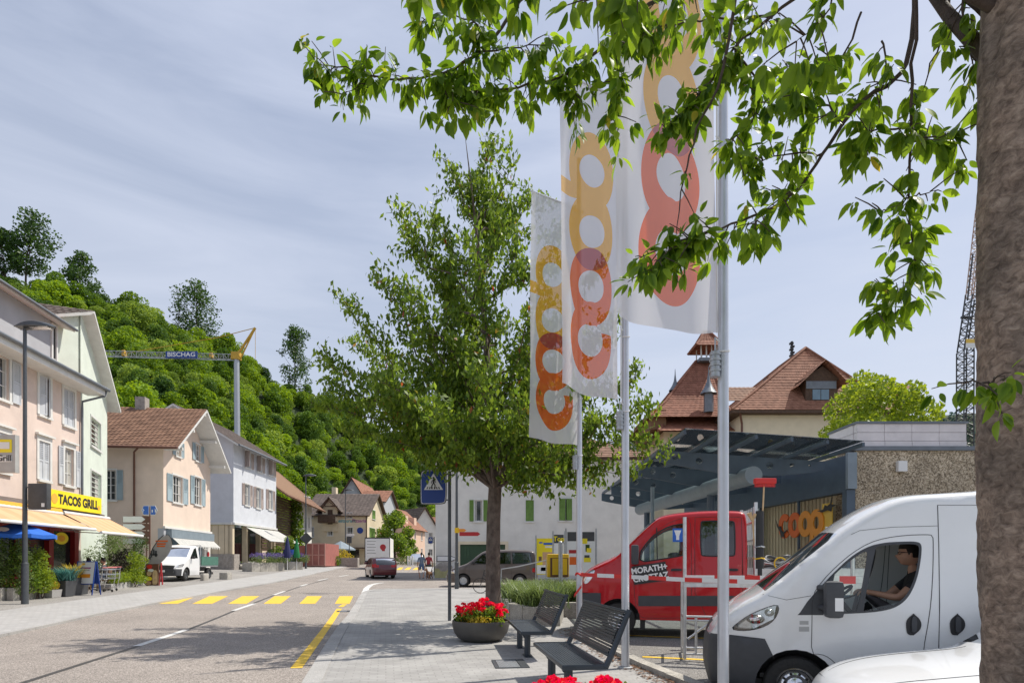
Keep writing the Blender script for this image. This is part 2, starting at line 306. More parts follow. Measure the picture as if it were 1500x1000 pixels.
leafmat('leaf_herb', (.09, .14, .045), (.17, .24, .07), .3); leafmat('leaf_teal', (.03, .12, .12), (.12, .27, .25), .3); leafmat('petal_red', (.58, .008, .006), (.82, .02, .012), .35); leafmat('petal_violet', (.10, .06, .24), (.20, .13, .36), .3); leafmat('leaf_hazed', (.028, .065, .055), (.05, .10, .075), .2)  # far wood leaves carry distance haze painted in as a bluish tone
leafmat('leaf_brown', (.10, .05, .025), (.22, .12, .06), .1)
# ------------------------------------------------------------------ ground, road, pavements
KL = [G(*p) for p in ((0, 927), (132, 899), (229, 881), (330, 863.5), (396, 852.6), (440, 843.5), (484, 834.5), (510, 829))]
def ext(a, b, y): t = (y - a.y) / (b.y - a.y); return Vector((a.x + (b.x - a.x) * t, y, 0))
KL = [ext(KL[0], KL[1], -14)] + KL
KR = [G(*p) for p in ((470, 1000), (486, 965), (500, 935), (511, 915), (521, 902), (531, 883), (535, 873), (539, 867), (548, 863.5), (575, 861.7), (640, 861), (700, 861))]
KR = [ext(KR[0], KR[1], -14)] + KR
KR.append(Vector((30, KR[-1].y + .4, 0)))
ROADZ = lambda x, y: gz(x, y) - .05
struct(sheet('ground', [(-900, -300), (900, -300), (900, 1500), (-900, 1500)], 'earth', -.6, 60))
farL = KL[-1]
road_poly = [(p.x, p.y) for p in KL] + [(-22, 100), (-21, 128), (-2, 150), (4, 150), (-12, 118), (-13.5, 96), (-11, 72), (-7.5, 50), (-5.6, 41.2), (30, 41.2)] + [(p.x, p.y) for p in KR[::-1]]
struct(sheet('road', road_poly, 'asphalt', 0, 1.3, zf=ROADZ))
LOTK = [(3.55, -14), (3.15, 2), (2.56, 6.2), (2.02, 8.76), (1.68, 11.3), (1.5, 13.6)]          # edge between pavement and car park
LOTZ = lambda x, y: max(-.42, min(0, -.23 + .037 * (y - 6.3)))
right_poly = [(p.x, p.y) for p in KR] + [(30, 16.6), (1.5, 16.6)] + LOTK[::-1]
pav_r = struct(sheet('right_pavement', right_poly, 'setts', 0, 2.2, skirt=.25))
struct(sheet('car_park', LOTK + [(1.5, 16.6), (30, 16.6), (30, -14)], 'lot_asphalt', -.012, 1.5, zf=LOTZ))
def offset(pl, d):
 o = []
 for i, p in enumerate(pl):
  t = (pl[min(i + 1, len(pl) - 1)] - pl[max(i - 1, 0)]); t.z = 0; t.normalize(); o.append(Vector((p.x - t.y * d, p.y + t.x * d, 0)))
 return o
KLo = offset(KL, 2.7)
pav_l = struct(sheet('left_pavement', [(p.x, p.y) for p in KL[::-1]] + [(p.x, p.y) for p in KLo], 'setts_left', 0, 2.2, skirt=.2))
struct(sheet('forecourt', [(p.x, p.y) for p in KLo[::-1]] + [(-60, -14), (-60, 100), (-24, 100)], 'forecourt', -.006, 3))
struct(sheet('far_pavement', [(-5.6, 41.2), (-7.5, 50), (-11, 72), (-9, 74), (-5.3, 50), (-3, 41.2)], 'setts_left', .0, 3, skirt=.15))
struct(sheet('far_lawn', [(-11, 72), (-13.5, 96), (-12, 118), (6, 150), (60, 150), (60, 60), (-9, 74)], 'earth', -.08, 6))
def stones(pl, w, L, par, side, y1, hgt=.012, y0=3.5):
 """kerb stones laid one by one along a polyline"""
 acc = []
 for i in range(len(pl) - 1):
  a, b = Vector((pl[i][0], pl[i][1], 0)), Vector((pl[i + 1][0], pl[i + 1][1], 0)); n = max(1, round((b - a).length / L))
  for k in range(n): acc.append((a + (b - a) * k / n, a + (b - a) * (k + 1) / n))
 for a, b in acc:
  if min(a.y, b.y) > y1 or max(a.y, b.y) < y0: continue
  d = (b - a); ln = d.length; d.normalize(); nrm = Vector((-d.y, d.x, 0)) * side
  m = MB(); q = []
  for s, t in ((.006, 0), (ln - .006, 0), (ln - .006, w), (.006, w)):
   p = a + d * s + nrm * t; q.append(p)
  dz = random.uniform(-.002, .003)
  m.prism([Vector((p.x, p.y, gz(p.x, p.y) - .12)) for p in q], [Vector((p.x, p.y, gz(p.x, p.y) + hgt + dz)) for p in q])
  m.build('kerb_stone', 'kerb', par)
stones(KR[:11], .24, .9, pav_r, 1, 30.5)
stones(KL, .16, 1.0, pav_l, -1, 46, y0=11)
# raised concrete edge of the car park, cast in lengths
edge = root('retaining_kerb', (2, 8, 0), 'weathered concrete kerb between the benches and the car park', 'kerb')
for i in range(1, len(LOTK) - 1):
 a, b = Vector((*LOTK[i], 0)), Vector((*LOTK[i + 1], 0)); n = max(1, round((b - a).length / 1.0)); d = (b - a).normalized(); nn = Vector((-d.y, d.x, 0))
 for k in range(n):
  p, q = a + (b - a) * k / n, a + (b - a) * (k + 1) / n - d * .008; m = MB()
  m.prism([v + Vector((0, 0, -.42)) for v in (p, q, q + nn * .17, p + nn * .17)], [v + Vector((0, 0, .075 + random.uniform(-.004, .004))) for v in (p, q, q + nn * .17 , p + nn * .17)]); m.build('kerb_block', 'concrete', edge)
def strip(name, pts, width, m, zoff=.004, zf=ROADZ, label=None, parent=None):
 ps = []
 pts = [Vector((p[0], p[1], 0)) for p in pts]
 for i in range(len(pts) - 1):
  k = max(1, int((pts[i + 1] - pts[i]).length / 1.2)); ps += [pts[i] + (pts[i + 1] - pts[i]) * j / k for j in range(k)]
 ps.append(pts[-1]); mb = MB(); l = offset(ps, width / 2); r = offset(ps, -width / 2)
 for i in range(len(ps) - 1):
  mb.quad(*[Vector((p.x, p.y, zf(p.x, p.y) + zoff)) for p in (r[i], r[i + 1], l[i + 1], l[i])])
 return struct(mb.build(name, m, parent))
seam = [G(*p, zf=ROADZ) for p in ((120, 972), (200, 946.5), (273, 922.5), (342, 894.5), (401, 871.5), (440, 858.5), (480, 848))]
strip('tar_seam', [ext(seam[0], seam[1], 2)] + seam, .10, 'tar', .003)
for a, b in (((200, 946), (273, 922)), ((342, 894), (373, 883.5)), ((401, 871), (417, 865.5)), ((440, 858), (450, 855.2)), ((466, 849.8), (480, 847)), ((497, 844), (510, 841.8))):
 strip('centre_line_dash', [G(*a, zf=ROADZ), G(*b, zf=ROADZ)], .15, 'road_white', .007)
strip('corner_line', [G(*p, zf=ROADZ) for p in ((534, 868.5), (537, 861), (543, 856.5), (552, 854), (562, 853))], .28, 'road_white', .005)
ya = G(434, 978, zf=ROADZ); yb = G(497, 891, zf=ROADZ); strip('yellow_edge_line', [ya, yb], .17, 'road_yellow', .005)
strip('yellow_edge_line', [G(499, 888.5, zf=ROADZ), G(505, 884.5, zf=ROADZ)], .17, 'road_yellow', .005)
dirx = (KR[6] - KR[4]).normalized()
for k in range(6):
 xb = 229.5 + 52.2 * k; xt = xb + 30 - 4.6 * k
 wv = 31 - 1.9 * k; q = [G(xb, 883.8, zf=ROADZ), G(xb + wv, 883.8, zf=ROADZ), G(xt + wv * .93, 872.6, zf=ROADZ), G(xt, 872.6, zf=ROADZ)]
 m = MB(); m.quad(*[Vector((p.x, p.y, ROADZ(p.x, p.y) + .005)) for p in q]); struct(m.build('crossing_stripe', 'road_yellow'))
for k in range(5):
 xb = 568 + 12 * k; q = [G(xb, 833.5), G(xb + 7, 833.5), G(xb + 11, 830), G(xb + 5, 830)]
 m = MB(); m.quad(*[Vector((p.x, p.y, ROADZ(p.x, p.y) + .006)) for p in q]); struct(m.build('crossing_stripe', 'road_yellow'))
for (x, y) in ((2.45, 12.55), (2.25, 10.25), (2.75, 6.7)): strip('bay_line', [(x, y), (x + 4.8, y - 4.8 * math.tan(R(14)))], .11, 'road_yellow', -.004, zf=LOTZ)
# drain grates
def grate(x, y, w, l, rz, z, label, zf=None):
 t = root('drain_grate', (x, y, z), label, 'grate', rz=rz, world=False)
 m = MB(); m.box(-w / 2, w / 2, -l / 2, -l / 2 + .035, -.02, .010); m.box(-w / 2, w / 2, l / 2 - .035, l / 2, -.02, .010); m.box(-w / 2, -w / 2 + .05, -l / 2 + .035, l / 2 - .035, -.02, .010); m.box(w / 2 - .12, w / 2, -l / 2 + .035, l / 2 - .035, -.02, .010); m.build('frame', 'steel_dark', t)
 n = 14; b = MB(); b.box(-.009, .009, -l / 2 + .037, l / 2 - .037, -.018, .006); me = b.mesh('bar', 'galv')
 for i in range(n):
  o = link(bpy.data.objects.new('bar', me), t); o.location.x = -w / 2 + .07 + (w - .21) * i / (n - 1)
 p = MB(); p.box(-w / 2 + .051, w / 2 - .121, -l / 2 + .036, l / 2 - .036, -.04, .001); p.build('pit', 'black', t)
g0 = G(747, 972); grate(g0.x, g0.y, .50, .72, R(7), .004, 'iron drain grate with long slots in the paving beside the benches')
g1 = G(504, 892.5); grate(g1.x, g1.y, .42, .42, R(10), ROADZ(g1.x, g1.y) + .004, 'small iron gully grate at the road edge by the yellow line')
# dead leaves and grit along the kerb
V = []
for _ in range(900):
 i = random.randrange(2, 5); t = random.random(); a, b = LOTK[i], LOTK[i + 1] if i + 1 < len(LOTK) else LOTK[i]
 x = a[0] + (b[0] - a[0]) * t - .18 - abs(random.gauss(0, .16)); y = a[1] + (b[1] - a[1]) * t; s = random.uniform(.012, .035); r = random.random() * 6.28; z = random.uniform(.004, .02)
 V.append([(x + s * math.cos(r + k * 1.57) * (1 if k % 2 else .55), y + s * math.sin(r + k * 1.57), z + random.uniform(0, .012)) for k in range(4)])
o = link(bpy.data.objects.new('leaf_litter', npmesh('leaf_litter', V, 4, 'leaf_brown'))); tag(o, 'dry brown leaves scattered along the concrete kerb behind the benches', 'litter'); o['kind'] = 'stuff'
# ------------------------------------------------------------------ foliage helpers
def leaf_quads(C, size, wid=.5, droop=0, rs=rng):
 """diamond leaves at centres C (n,3)"""
 n = len(C); a = rs.normal(size=(n, 3)); a[:, 2] -= droop * 2.2; a /= np.linalg.norm(a, axis=1)[:, None] + 1e-9
 b = rs.normal(size=(n, 3)); b -= a * (a * b).sum(1)[:, None]; b /= np.linalg.norm(b, axis=1)[:, None] + 1e-9
 nn = np.cross(a, b)
 s = (size * rs.uniform(.7, 1.25, n))[:, None]
 return np.stack([C - a * s * .5, C - a * s * .05 + b * s * wid * .5 + nn * s * .06, C + a * s * .5, C - a * s * .05 - b * s * wid * .5 + nn * s * .06], 1)
def blob_points(blobs, n, shell=.6, rs=rng):
 B = np.array([b[:3] for b in blobs], float); Rr = np.array([(b[3:6] if len(b) >= 6 else (b[3],) * 3) for b in blobs], float)
 wgt = (Rr.prod(1)) ** (2 / 3); k = rs.choice(len(blobs), n, p=wgt / wgt.sum())
 d = rs.normal(size=(n, 3)); d /= np.linalg.norm(d, axis=1)[:, None]
 r = shell + (1 - shell) * rs.uniform(0, 1, n) ** .5
 return B[k] + d * Rr[k] * r[:, None]
def crown(name, blobs, n, size, m, parent, shell=.6, wid=.6, droop=0, org=None):
 C = blob_points(blobs, n, shell); o = np.array(ORG.get(parent, (0, 0, 0)) if org is None else org)
 ob = link(bpy.data.objects.new(name, npmesh(name, leaf_quads(C - o, size, wid, droop), 4, m)), parent, tuple(o)); return ob
def limb_path(a, b, bend=.12, n=5):
 a, b = Vector(a), Vector(b); d = (b - a).length; o = Vector((random.uniform(-1, 1), random.uniform(-1, 1), random.uniform(-.3, 1))) * d * bend
 return [a + (b - a) * t + o * math.sin(math.pi * t) * (1 - .3 * t) for t in [i / n for i in range(n + 1)]]
def big_tree(name, base, h, rx, label, m='leaf_dark', n=4500, size=.45, lumps=11, trunk_h=.35, group=None, lean=(0, 0), tr=.3, bare=0, seed=1):
 random.seed(seed); t = root(name, base, label, 'tree', group); base = Vector(base); top = base + Vector((lean[0], lean[1], h))
 tb = MB(); mid = base + (top - base) * .8
 tb.tube(limb_path(base - Vector((0, 0, .5)), mid, .03), [tr, tr * .8, tr * .62, tr * .45, tr * .3, tr * .12], 8); blobs = []
 for i in range(lumps):
  a = i * 2.4 + random.uniform(-.4, .4); f = trunk_h + (1 - trunk_h) * (i + .6) / lumps
  rr = rx * max(.15, 1 - abs((f - trunk_h) / (1 - trunk_h) - .38) ** 1.6 * 1.5) * random.uniform(.3, .85)
  p = base + (top - base) * f + Vector((math.cos(a) * rr, math.sin(a) * rr, random.uniform(-.05, .04) * h)); s = rx * random.uniform(.26, .5)
  tb.tube(limb_path(base + (top - base) * (f * .72), p, .1), [tr * .3, tr * .25, tr * .2, tr * .14, tr * .1, tr * .04], 5); blobs.append((*p, s, s, s * .8))
 blobs.append((*(top - Vector((0, 0, rx * .3))), rx * .35, rx * .35, rx * .4))
 tb.build('trunk', 'twig', t, 60)
 if not bare: crown('crown', blobs, n, size, m, t, .12)
 return t
# ------------------------------------------------------------------ wooded hill
RIDGE = [(-900, 330, 120), (-400, 372, 125), (0, 425, 140), (60, 428, 142), (120, 452, 146), (200, 468, 150), (260, 500, 155), (330, 517, 162), (400, 570, 172), (470, 588, 182), (520, 615, 190), (580, 652, 200), (640, 690, 215), (720, 730, 235), (800, 765, 255), (900, 795, 280)]
BASE = [(-900, 62), (0, 62), (200, 64), (330, 76), (440, 104), (520, 132), (640, 150), (900, 190)]
def itp(t, k, x):
 for i in range(len(t) - 1):
  if x <= t[i + 1][0]: f = (x - t[i][0]) / (t[i + 1][0] - t[i][0]); return t[i][k] + (t[i + 1][k] - t[i][k]) * max(0, f)
 return t[-1][k]
def hillp(px, t):
 D = itp(RIDGE, 2, px); zr = CH - (itp(RIDGE, 1, px) - HY) / F * D; B = itp(BASE, 1, px)
 if t <= 1: Y = B + (D - B) * t; z = .8 + (zr - .8) * (t ** .92 + .035 * math.sin(px * .021 + t * 5) * math.sin(math.pi * t))
 else: Y = D + (t - 1) * 90; z = zr - (t - 1) * 14
 return Vector(((px - CX) / F * Y, Y, z))
mb = MB(); nx, nt_ = 74, 16
g = [[hillp(-900 + 1800 * i / nx, j / (nt_ - 4)) for j in range(nt_ + 1)] for i in range(nx + 1)]
mb.add([p for r in g for p in r], [(i * (nt_ + 1) + j, (i + 1) * (nt_ + 1) + j, (i + 1) * (nt_ + 1) + j + 1, i * (nt_ + 1) + j + 1) for i in range(nx) for j in range(nt_)])
mat('forest_floor', (.020, .036, .010), .95, .4, .4); struct(mb.build('hill', 'forest_floor', None, 180))
clumps = bpy.data.collections.new('forest_crowns')
for k in range(5):
 r2 = np.random.default_rng(50 + k); sub = []
 for i in range(15):
  d = r2.normal(size=3); d[2] = abs(d[2]) * 1.0 - .15; d /= np.linalg.norm(d); sub.append((*(d * np.array((2.0 - .5 * (k == 1), 2.0 - .5 * (k == 1), (2.5, 3.9, 2.2, 2.9, 2.6)[k]))), *(r2.uniform(.9, 1.5) * np.array((1, 1, .85)))))
 C = blob_points(sub + [(0, 0, -.4, 1.9, 1.9, 2.2)], 2600, .72, r2); V = leaf_quads(C, .40, .75, 0, r2)
 o = bpy.data.objects.new('forest_crown', npmesh('forest_crown', V, 4, ('leaf_forest', 'leaf_forest_b', 'leaf_forest', 'leaf_forest_c', 'leaf_forest')[k])); clumps.objects.link(o)
pts = []; scs = []
random.seed(3)
px = -900.
while px < 840:
 n = 0; t = 0.0
 D0 = itp(RIDGE, 2, px); B0 = itp(BASE, 1, px)
 while t < 1.12:
  p = hillp(px + random.uniform(-9, 9), min(1.12, max(0, t + random.uniform(-.02, .02)))); Yn = p.y
  s = random.uniform(.45, 1.2) * (1.0 if px > -100 else 1.4) * random.choice((.75, 1, 1, 1.2))
  if abs(p.x) > 0 and not (px > 690 and t < .3): pts.append((p.x + random.uniform(-1, 1), p.y, p.z + 1.2 * s)); scs.append(s)
  slope = math.hypot(D0 - B0, (CH - (itp(RIDGE, 1, px) - HY) / F * D0)); t += 3.5 * (1 if px > -100 else 1.6) / slope
 px += 3.6 / (D0 * .72) * F * (1 if px > -100 else 1.7)
me = bpy.data.meshes.new('woodland'); me.from_pydata(pts, [], []); at = me.attributes.new('sc', 'FLOAT', 'POINT'); at.data.foreach_set('value', scs)
wood = link(bpy.data.objects.new('woodland', me)); wood['kind'] = 'stuff'; tag(wood, 'dense bright green deciduous wood covering the hillside behind the houses', 'woodland')
ng = bpy.data.node_groups.new('scatter', 'GeometryNodeTree'); ng.interface.new_socket('Geometry', in_out='INPUT', socket_type='NodeSocketGeometry'); ng.interface.new_socket('Geometry', in_out='OUTPUT', socket_type='NodeSocketGeometry')
gi = ng.nodes.new('NodeGroupInput'); go = ng.nodes.new('NodeGroupOutput'); ip = ng.nodes.new('GeometryNodeInstanceOnPoints'); ci = ng.nodes.new('GeometryNodeCollectionInfo')
ci.inputs[0].default_value = clumps; ci.inputs['Separate Children'].default_value = True; ci.inputs['Reset Children'].default_value = True; ip.inputs['Pick Instance'].default_value = True
rv = ng.nodes.new('FunctionNodeRandomValue'); rv.data_type = 'FLOAT_VECTOR'; rv.inputs[0].default_value = (-.2, -.2, 0); rv.inputs[1].default_value = (.2, .2, 6.28)
na = ng.nodes.new('GeometryNodeInputNamedAttribute'); na.data_type = 'FLOAT'; na.inputs[0].default_value = 'sc'
ng.links.new(gi.outputs[0], ip.inputs['Points']); ng.links.new(ci.outputs[0], ip.inputs['Instance']); ng.links.new(rv.outputs[0], ip.inputs['Rotation']); ng.links.new(na.outputs[0], ip.inputs['Scale']); ng.links.new(ip.outputs[0], go.inputs[0])
wood.modifiers.new('scatter', 'NODES').node_group = ng
def onhill(px, py, hpx, dpx, label, **k):
 D = itp(RIDGE, 2, px) + 2; b = P(px, py + 8, D); k.pop('n', 0); lm_ = k.pop('lumps', 10) * 2; t = big_tree('ridge_tree', b, hpx / F * D, dpx / F * D / 2, label, n=3000, size=.68, lumps=lm_, **k); return t
GR = 'trees standing out along the ridge'
onhill(6, 425, 100, 60, 'dark broadleaf tree with several leaning limbs at the highest end of the ridge', seed=2, lumps=9, group=GR, n=1800, lean=(-1, 0))
onhill(38, 425, 115, 78, 'tallest open crowned tree on the wooded ridge', seed=4, lumps=12, group=GR, lean=(1.5, 0))
onhill(116, 450, 86, 58, 'leaning ridge tree with a narrow top and a bushy foot', seed=6, lumps=10, group=GR, trunk_h=.1)
onhill(262, 500, 96, 50, 'bare dead tree on the ridge beside a leafy one', seed=8, lumps=16, group=GR, bare=1, tr=.16)
onhill(288, 500, 90, 76, 'round dark leafy tree beside the bare tree on the ridge', seed=9, lumps=14, group=GR, trunk_h=.12)
onhill(432, 590, 118, 54, 'slender dark tree alone on the low end of the ridge', seed=12, lumps=12, group=GR, trunk_h=.25, m='leaf_dark')
# far hill on the right, beyond the rooftops
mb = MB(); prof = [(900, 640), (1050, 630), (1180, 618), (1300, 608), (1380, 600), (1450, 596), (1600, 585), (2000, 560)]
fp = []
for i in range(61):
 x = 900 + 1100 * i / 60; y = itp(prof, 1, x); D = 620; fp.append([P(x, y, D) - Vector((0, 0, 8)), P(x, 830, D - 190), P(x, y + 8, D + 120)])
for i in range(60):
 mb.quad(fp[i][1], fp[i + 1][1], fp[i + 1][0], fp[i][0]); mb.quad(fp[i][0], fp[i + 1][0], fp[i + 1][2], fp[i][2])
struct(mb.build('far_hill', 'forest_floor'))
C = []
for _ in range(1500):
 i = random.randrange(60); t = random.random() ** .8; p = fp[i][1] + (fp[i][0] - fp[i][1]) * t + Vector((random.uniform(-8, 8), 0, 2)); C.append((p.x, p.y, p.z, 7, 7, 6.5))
o = crown('far_wood', C, 26000, 3.0, 'leaf_hazed', None, .7, .8); o['kind'] = 'stuff'; tag(o, 'bluish haze-tinted distant wood on the hill beyond the school roofs', 'woodland')
# ------------------------------------------------------------------ building kit
def clip(poly, conv):
 out = poly
 for i in range(len(conv)):
  a, b = conv[i], conv[(i + 1) % len(conv)]; inp = out; out = []
  def side(p): return (b[0] - a[0]) * (p[1] - a[1]) - (b[1] - a[1]) * (p[0] - a[0])
  for j in range(len(inp)):
   p, q = inp[j], inp[(j + 1) % len(inp)]; sp, sq = side(p), side(q)
   if sp >= -1e-9: out.append(p)
   if (sp > 1e-9 and sq < -1e-9) or (sp < -1e-9 and sq > 1e-9):
    t = sp / (sp - sq); out.append((p[0] + (q[0] - p[0]) * t, p[1] + (q[1] - p[1]) * t))
  if not out: return []
 return out
class Fac:
 """a wall plane; seen from outside A is its left end and B its right end"""
 def __init__(s, A, B, rt):
  s.A = Vector((A[0], A[1])); s.B = Vector((B[0], B[1])); s.u = (s.B - s.A); s.L = s.u.length; s.u.normalize(); s.n = Vector((s.u.y, -s.u.x)); s.rt = rt
 def p(s, u, z, d=0): q = s.A + s.u * u + s.n * d; return Vector((q.x, q.y, z))
 def uv(s, px, py, d=0):
  A = s.A + s.n * d; dx = (px - CX) / F; t = A.dot(s.n) / (Vector((dx, 1)).dot(s.n)); q = Vector((dx * t, t))
  return (q - A).dot(s.u), CH - (py - HY) / F * t
 def rect(s, x0, y0, x1, y1, d=0):
  xm, ym = (x0 + x1) / 2, (y0 + y1) / 2; u0 = s.uv(x0, ym, d)[0]; u1 = s.uv(x1, ym, d)[0]; return min(u0, u1), max(u0, u1), s.uv(xm, y1, d)[1], s.uv(xm, y0, d)[1]
 def box(s, mb, u0, u1, z0, z1, d0, d1):
  return mb.prism([s.p(u0, z0, d0), s.p(u1, z0, d0), s.p(u1, z0, d1), s.p(u0, z0, d1)], [s.p(u0, z1, d0), s.p(u1, z1, d0), s.p(u1, z1, d1), s.p(u0, z1, d1)])
 def wall(s, mb, poly, holes=(), depth=.16):
  us = sorted({p[0] for p in poly} | {h[i] for h in holes for i in (0, 1)}); zs = sorted({p[1] for p in poly} | {h[i] for h in holes for i in (2, 3)})
  for i in range(len(us) - 1):
   for j in range(len(zs) - 1):
    cu, cz = (us[i] + us[i + 1]) / 2, (zs[j] + zs[j + 1]) / 2
    if us[i + 1] - us[i] < 1e-6 or zs[j + 1] - zs[j] < 1e-6 or any(h[0] < cu < h[1] and h[2] < cz < h[3] for h in holes): continue
    c = clip([(us[i], zs[j]), (us[i + 1], zs[j]), (us[i + 1], zs[j + 1]), (us[i], zs[j + 1])], poly)
    if len(c) >= 3: mb.add([s.p(a, b) for a, b in c], [tuple(range(len(c)))])
  for h in holes:
   c = [(h[0], h[2]), (h[1], h[2]), (h[1], h[3]), (h[0], h[3])]
   for k in range(4): a, b = c[k], c[(k + 1) % 4]; mb.quad(s.p(*a), s.p(*b), s.p(*b, -depth), s.p(*a, -depth))
 def shutter(s, u0, u1, z0, z1, m, d=.02, louv=True, ajar=0):
  mb = MB(); b = min(.055, (u1 - u0) * .18); mid = (z0 + z1) / 2
  def bx(a0, a1, c0, c1, e0, e1):
   if not ajar: s.box(mb, a0, a1, c0, c1, d + e0, d + e1)
   else:                                                   # hinged at u0 or u1 and swung out
    ca, sa = math.cos(abs(ajar)), math.sin(abs(ajar)); h = u0 if ajar > 0 else u1; sg = 1 if ajar > 0 else -1; q = []
    for zz in (c0, c1):
     lp = []
     for uu, dd in ((a0, e0), (a1, e0), (a1, e1), (a0, e1)):
      w_ = abs(uu - h); lp.append(s.p(h + sg * (w_ * ca - dd * sa), zz, d + w_ * sa + dd * ca))
     q.append(lp)
    mb.prism(*q)
  bx(u0, u0 + b, z0, z1, 0, .04); bx(u1 - b, u1, z0, z1, 0, .04)
  for c in (z0, mid - b / 2, z1 - b): bx(u0 + b, u1 - b, c, c + b, .002, .038)
  bx(u0 + b, u1 - b, z0 + b, mid - b / 2, .010, .020)
  if louv:
   k = max(3, int((z1 - mid - b * 1.5) / .075))
   for i in range(k): c = mid + b / 2 + (z1 - b - mid - b / 2) * i / k; bx(u0 + b, u1 - b, c, c + .035, .006, .030)
   bx(u0 + b, u1 - b, mid + b / 2, z1 - b, .001, .005)
  else: bx(u0 + b, u1 - b, mid + b / 2, z1 - b, .010, .020)
  return mb.build('shutter', m, s.rt)
 def window(s, h, fm='trim_white', nv=1, nh=1, sh=None, shm='shutter_grey', sill=True, surround=0, hood=False, curtain=True, pane='pane', sm='trim_white', louv=True):
  u0, u1, z0, z1 = h; w = u1 - u0; mb = MB(); b = .055; a0, a1 = -.13, -.08
  s.box(mb, u0, u0 + b, z0, z1, a0, a1); s.box(mb, u1 - b, u1, z0, z1, a0, a1); s.box(mb, u0 + b, u1 - b, z0, z0 + b, a0, a1); s.box(mb, u0 + b, u1 - b, z1 - b, z1, a0, a1)
  for i in range(nv): c = u0 + w * (i + 1) / (nv + 1); s.box(mb, c - .03, c + .03, z0 + b, z1 - b, a0, a1 + .004)
  for i in range(nh): c = z0 + (z1 - z0) * (i + 1) / (nh + 1); s.box(mb, u0 + b, u1 - b, c - .014, c + .014, a0 + .01, a1 - .002)
  W = mb.build('window', fm, s.rt)
  g = MB(); g.quad(s.p(u0 + b, z0 + b, -.115), s.p(u1 - b, z0 + b, -.115), s.p(u1 - b, z1 - b, -.115), s.p(u0 + b, z1 - b, -.115)); g.build('pane', pane, W)
  if curtain and sh not in ('closed', 'ajar') and pane == 'pane':
   cb_ = b + .01
   for a_, e_ in ((u0 + cb_, u0 + w * random.uniform(.18, .34)), (u1 - w * random.uniform(.18, .34), u1 - cb_)):
    k = MB(); n_ = 5
    for i in range(n_): p0, p1 = a_ + (e_ - a_) * i / n_, a_ + (e_ - a_) * (i + 1) / n_; k.quad(s.p(p0, z0 + b, -.112 + .004 * (i % 2)), s.p(p1, z0 + b, -.108 - .004 * (i % 2)), s.p(p1, z1 - b, -.108 - .004 * (i % 2)), s.p(p0, z1 - b, -.112 + .004 * (i % 2)))
    k.build('curtain', 'curtain', W)
  if sill: k = MB(); s.box(k, u0 - .09, u1 + .09, z0 - .10, z0 - .003, -.1, .09); k.build('sill', sm, W)
  if surround:
   k = MB(); q = surround; s.box(k, u0 - q, u0, z0, z1, .001, .035); s.box(k, u1, u1 + q, z0, z1, .001, .035); s.box(k, u0 - q, u1 + q, z1, z1 + q * 1.7, .001, .036)
   if hood: s.box(k, u0 - q - .08, u1 + q + .08, z1 + q * 1.7, z1 + q * 1.7 + .08, .0, .13)
   k.build('surround', sm, W)
  if sh == 'open': s.shutter(u0 - surround - w / 2 - .01, u0 - surround - .01, z0, z1, shm, louv=louv); s.shutter(u1 + surround + .01, u1 + surround + w / 2 + .01, z0, z1, shm, louv=louv)
  if sh == 'closed': s.shutter(u0 + .01, u0 + w / 2 - .004, z0 + .01, z1 - .01, shm, -.045, louv); s.shutter(u0 + w / 2 + .004, u1 - .01, z0 + .01, z1 - .01, shm, -.045, louv)
  if sh == 'ajar': s.shutter(u0 + .01, u0 + w / 2, z0 + .01, z1 - .01, shm, -.02, louv, .35); s.shutter(u0 + w / 2, u1 - .01, z0 + .01, z1 - .01, shm, -.02, louv, -.5)
  if sh == 'half': s.shutter(u0 - surround - w / 2, u0 - surround - .01, z0, z1, shm, .03, louv, -1.1); s.shutter(u1 + surround + .01, u1 + surround + w / 2 + .01, z0, z1, shm, louv=louv)
  return W
def tiles(mb, e0, e1, r1, r0, rows, cols, wave=.025, step=.03):
 e0, e1, r0, r1 = map(Vector, (e0, e1, r0, r1)); nrm = (e1 - e0).cross(r0 - e0).normalized()
 if nrm.z < 0: nrm = -nrm
 n = cols * 2
 for i in range(rows):
  vs = []
  for k, (t, up) in enumerate((((i) / rows, step), ((i + 1.02) / rows, 0))):
   a = e0 + (r0 - e0) * t; b = e1 + (r1 - e1) * t
   for j in range(n + 1): vs.append(a + (b - a) * (j / n) + nrm * (up + (wave if j % 2 else 0)))
  a = e0 + (r0 - e0) * (i / rows); b = e1 + (r1 - e1) * (i / rows)
  vs += [a + (b - a) * (j / n) - nrm * .004 for j in range(n + 1)]
  mb.add(vs, [(j, j + 1, n + 2 + j, n + 1 + j) for j in range(n)] + [(2 * n + 2 + j, 2 * n + 3 + j, j + 1, j) for j in range(n)])
 return mb
def slab(mb, c, th):
 c = [Vector(p) for p in c]; nrm = (c[1] - c[0]).cross(c[3] - c[0]).normalized()
 if nrm.z < 0: nrm = -nrm
 return mb.prism([p - nrm * th for p in c], [p - nrm * .006 for p in c])
def roof_plane(rt, e0, e1, r1, r0, tm, rows, cols, th=.14, under='trim_white', parent=None):
 m = MB(); tiles(m, e0, e1, r1, r0, rows, cols); o = m.build('roof', tm, parent or rt); s_ = MB(); slab(s_, (e0, e1, r1, r0), th); s_.build('eaves_board', under, o); return o
def ray_on(px, py, X=None, Y=None):
 dx = (px - CX) / F; t = Y if Y is not None else X / dx; return Vector((dx * t, t, CH - (py - HY) / F * t))
def V3(p, z): return Vector((p.x, p.y, z))
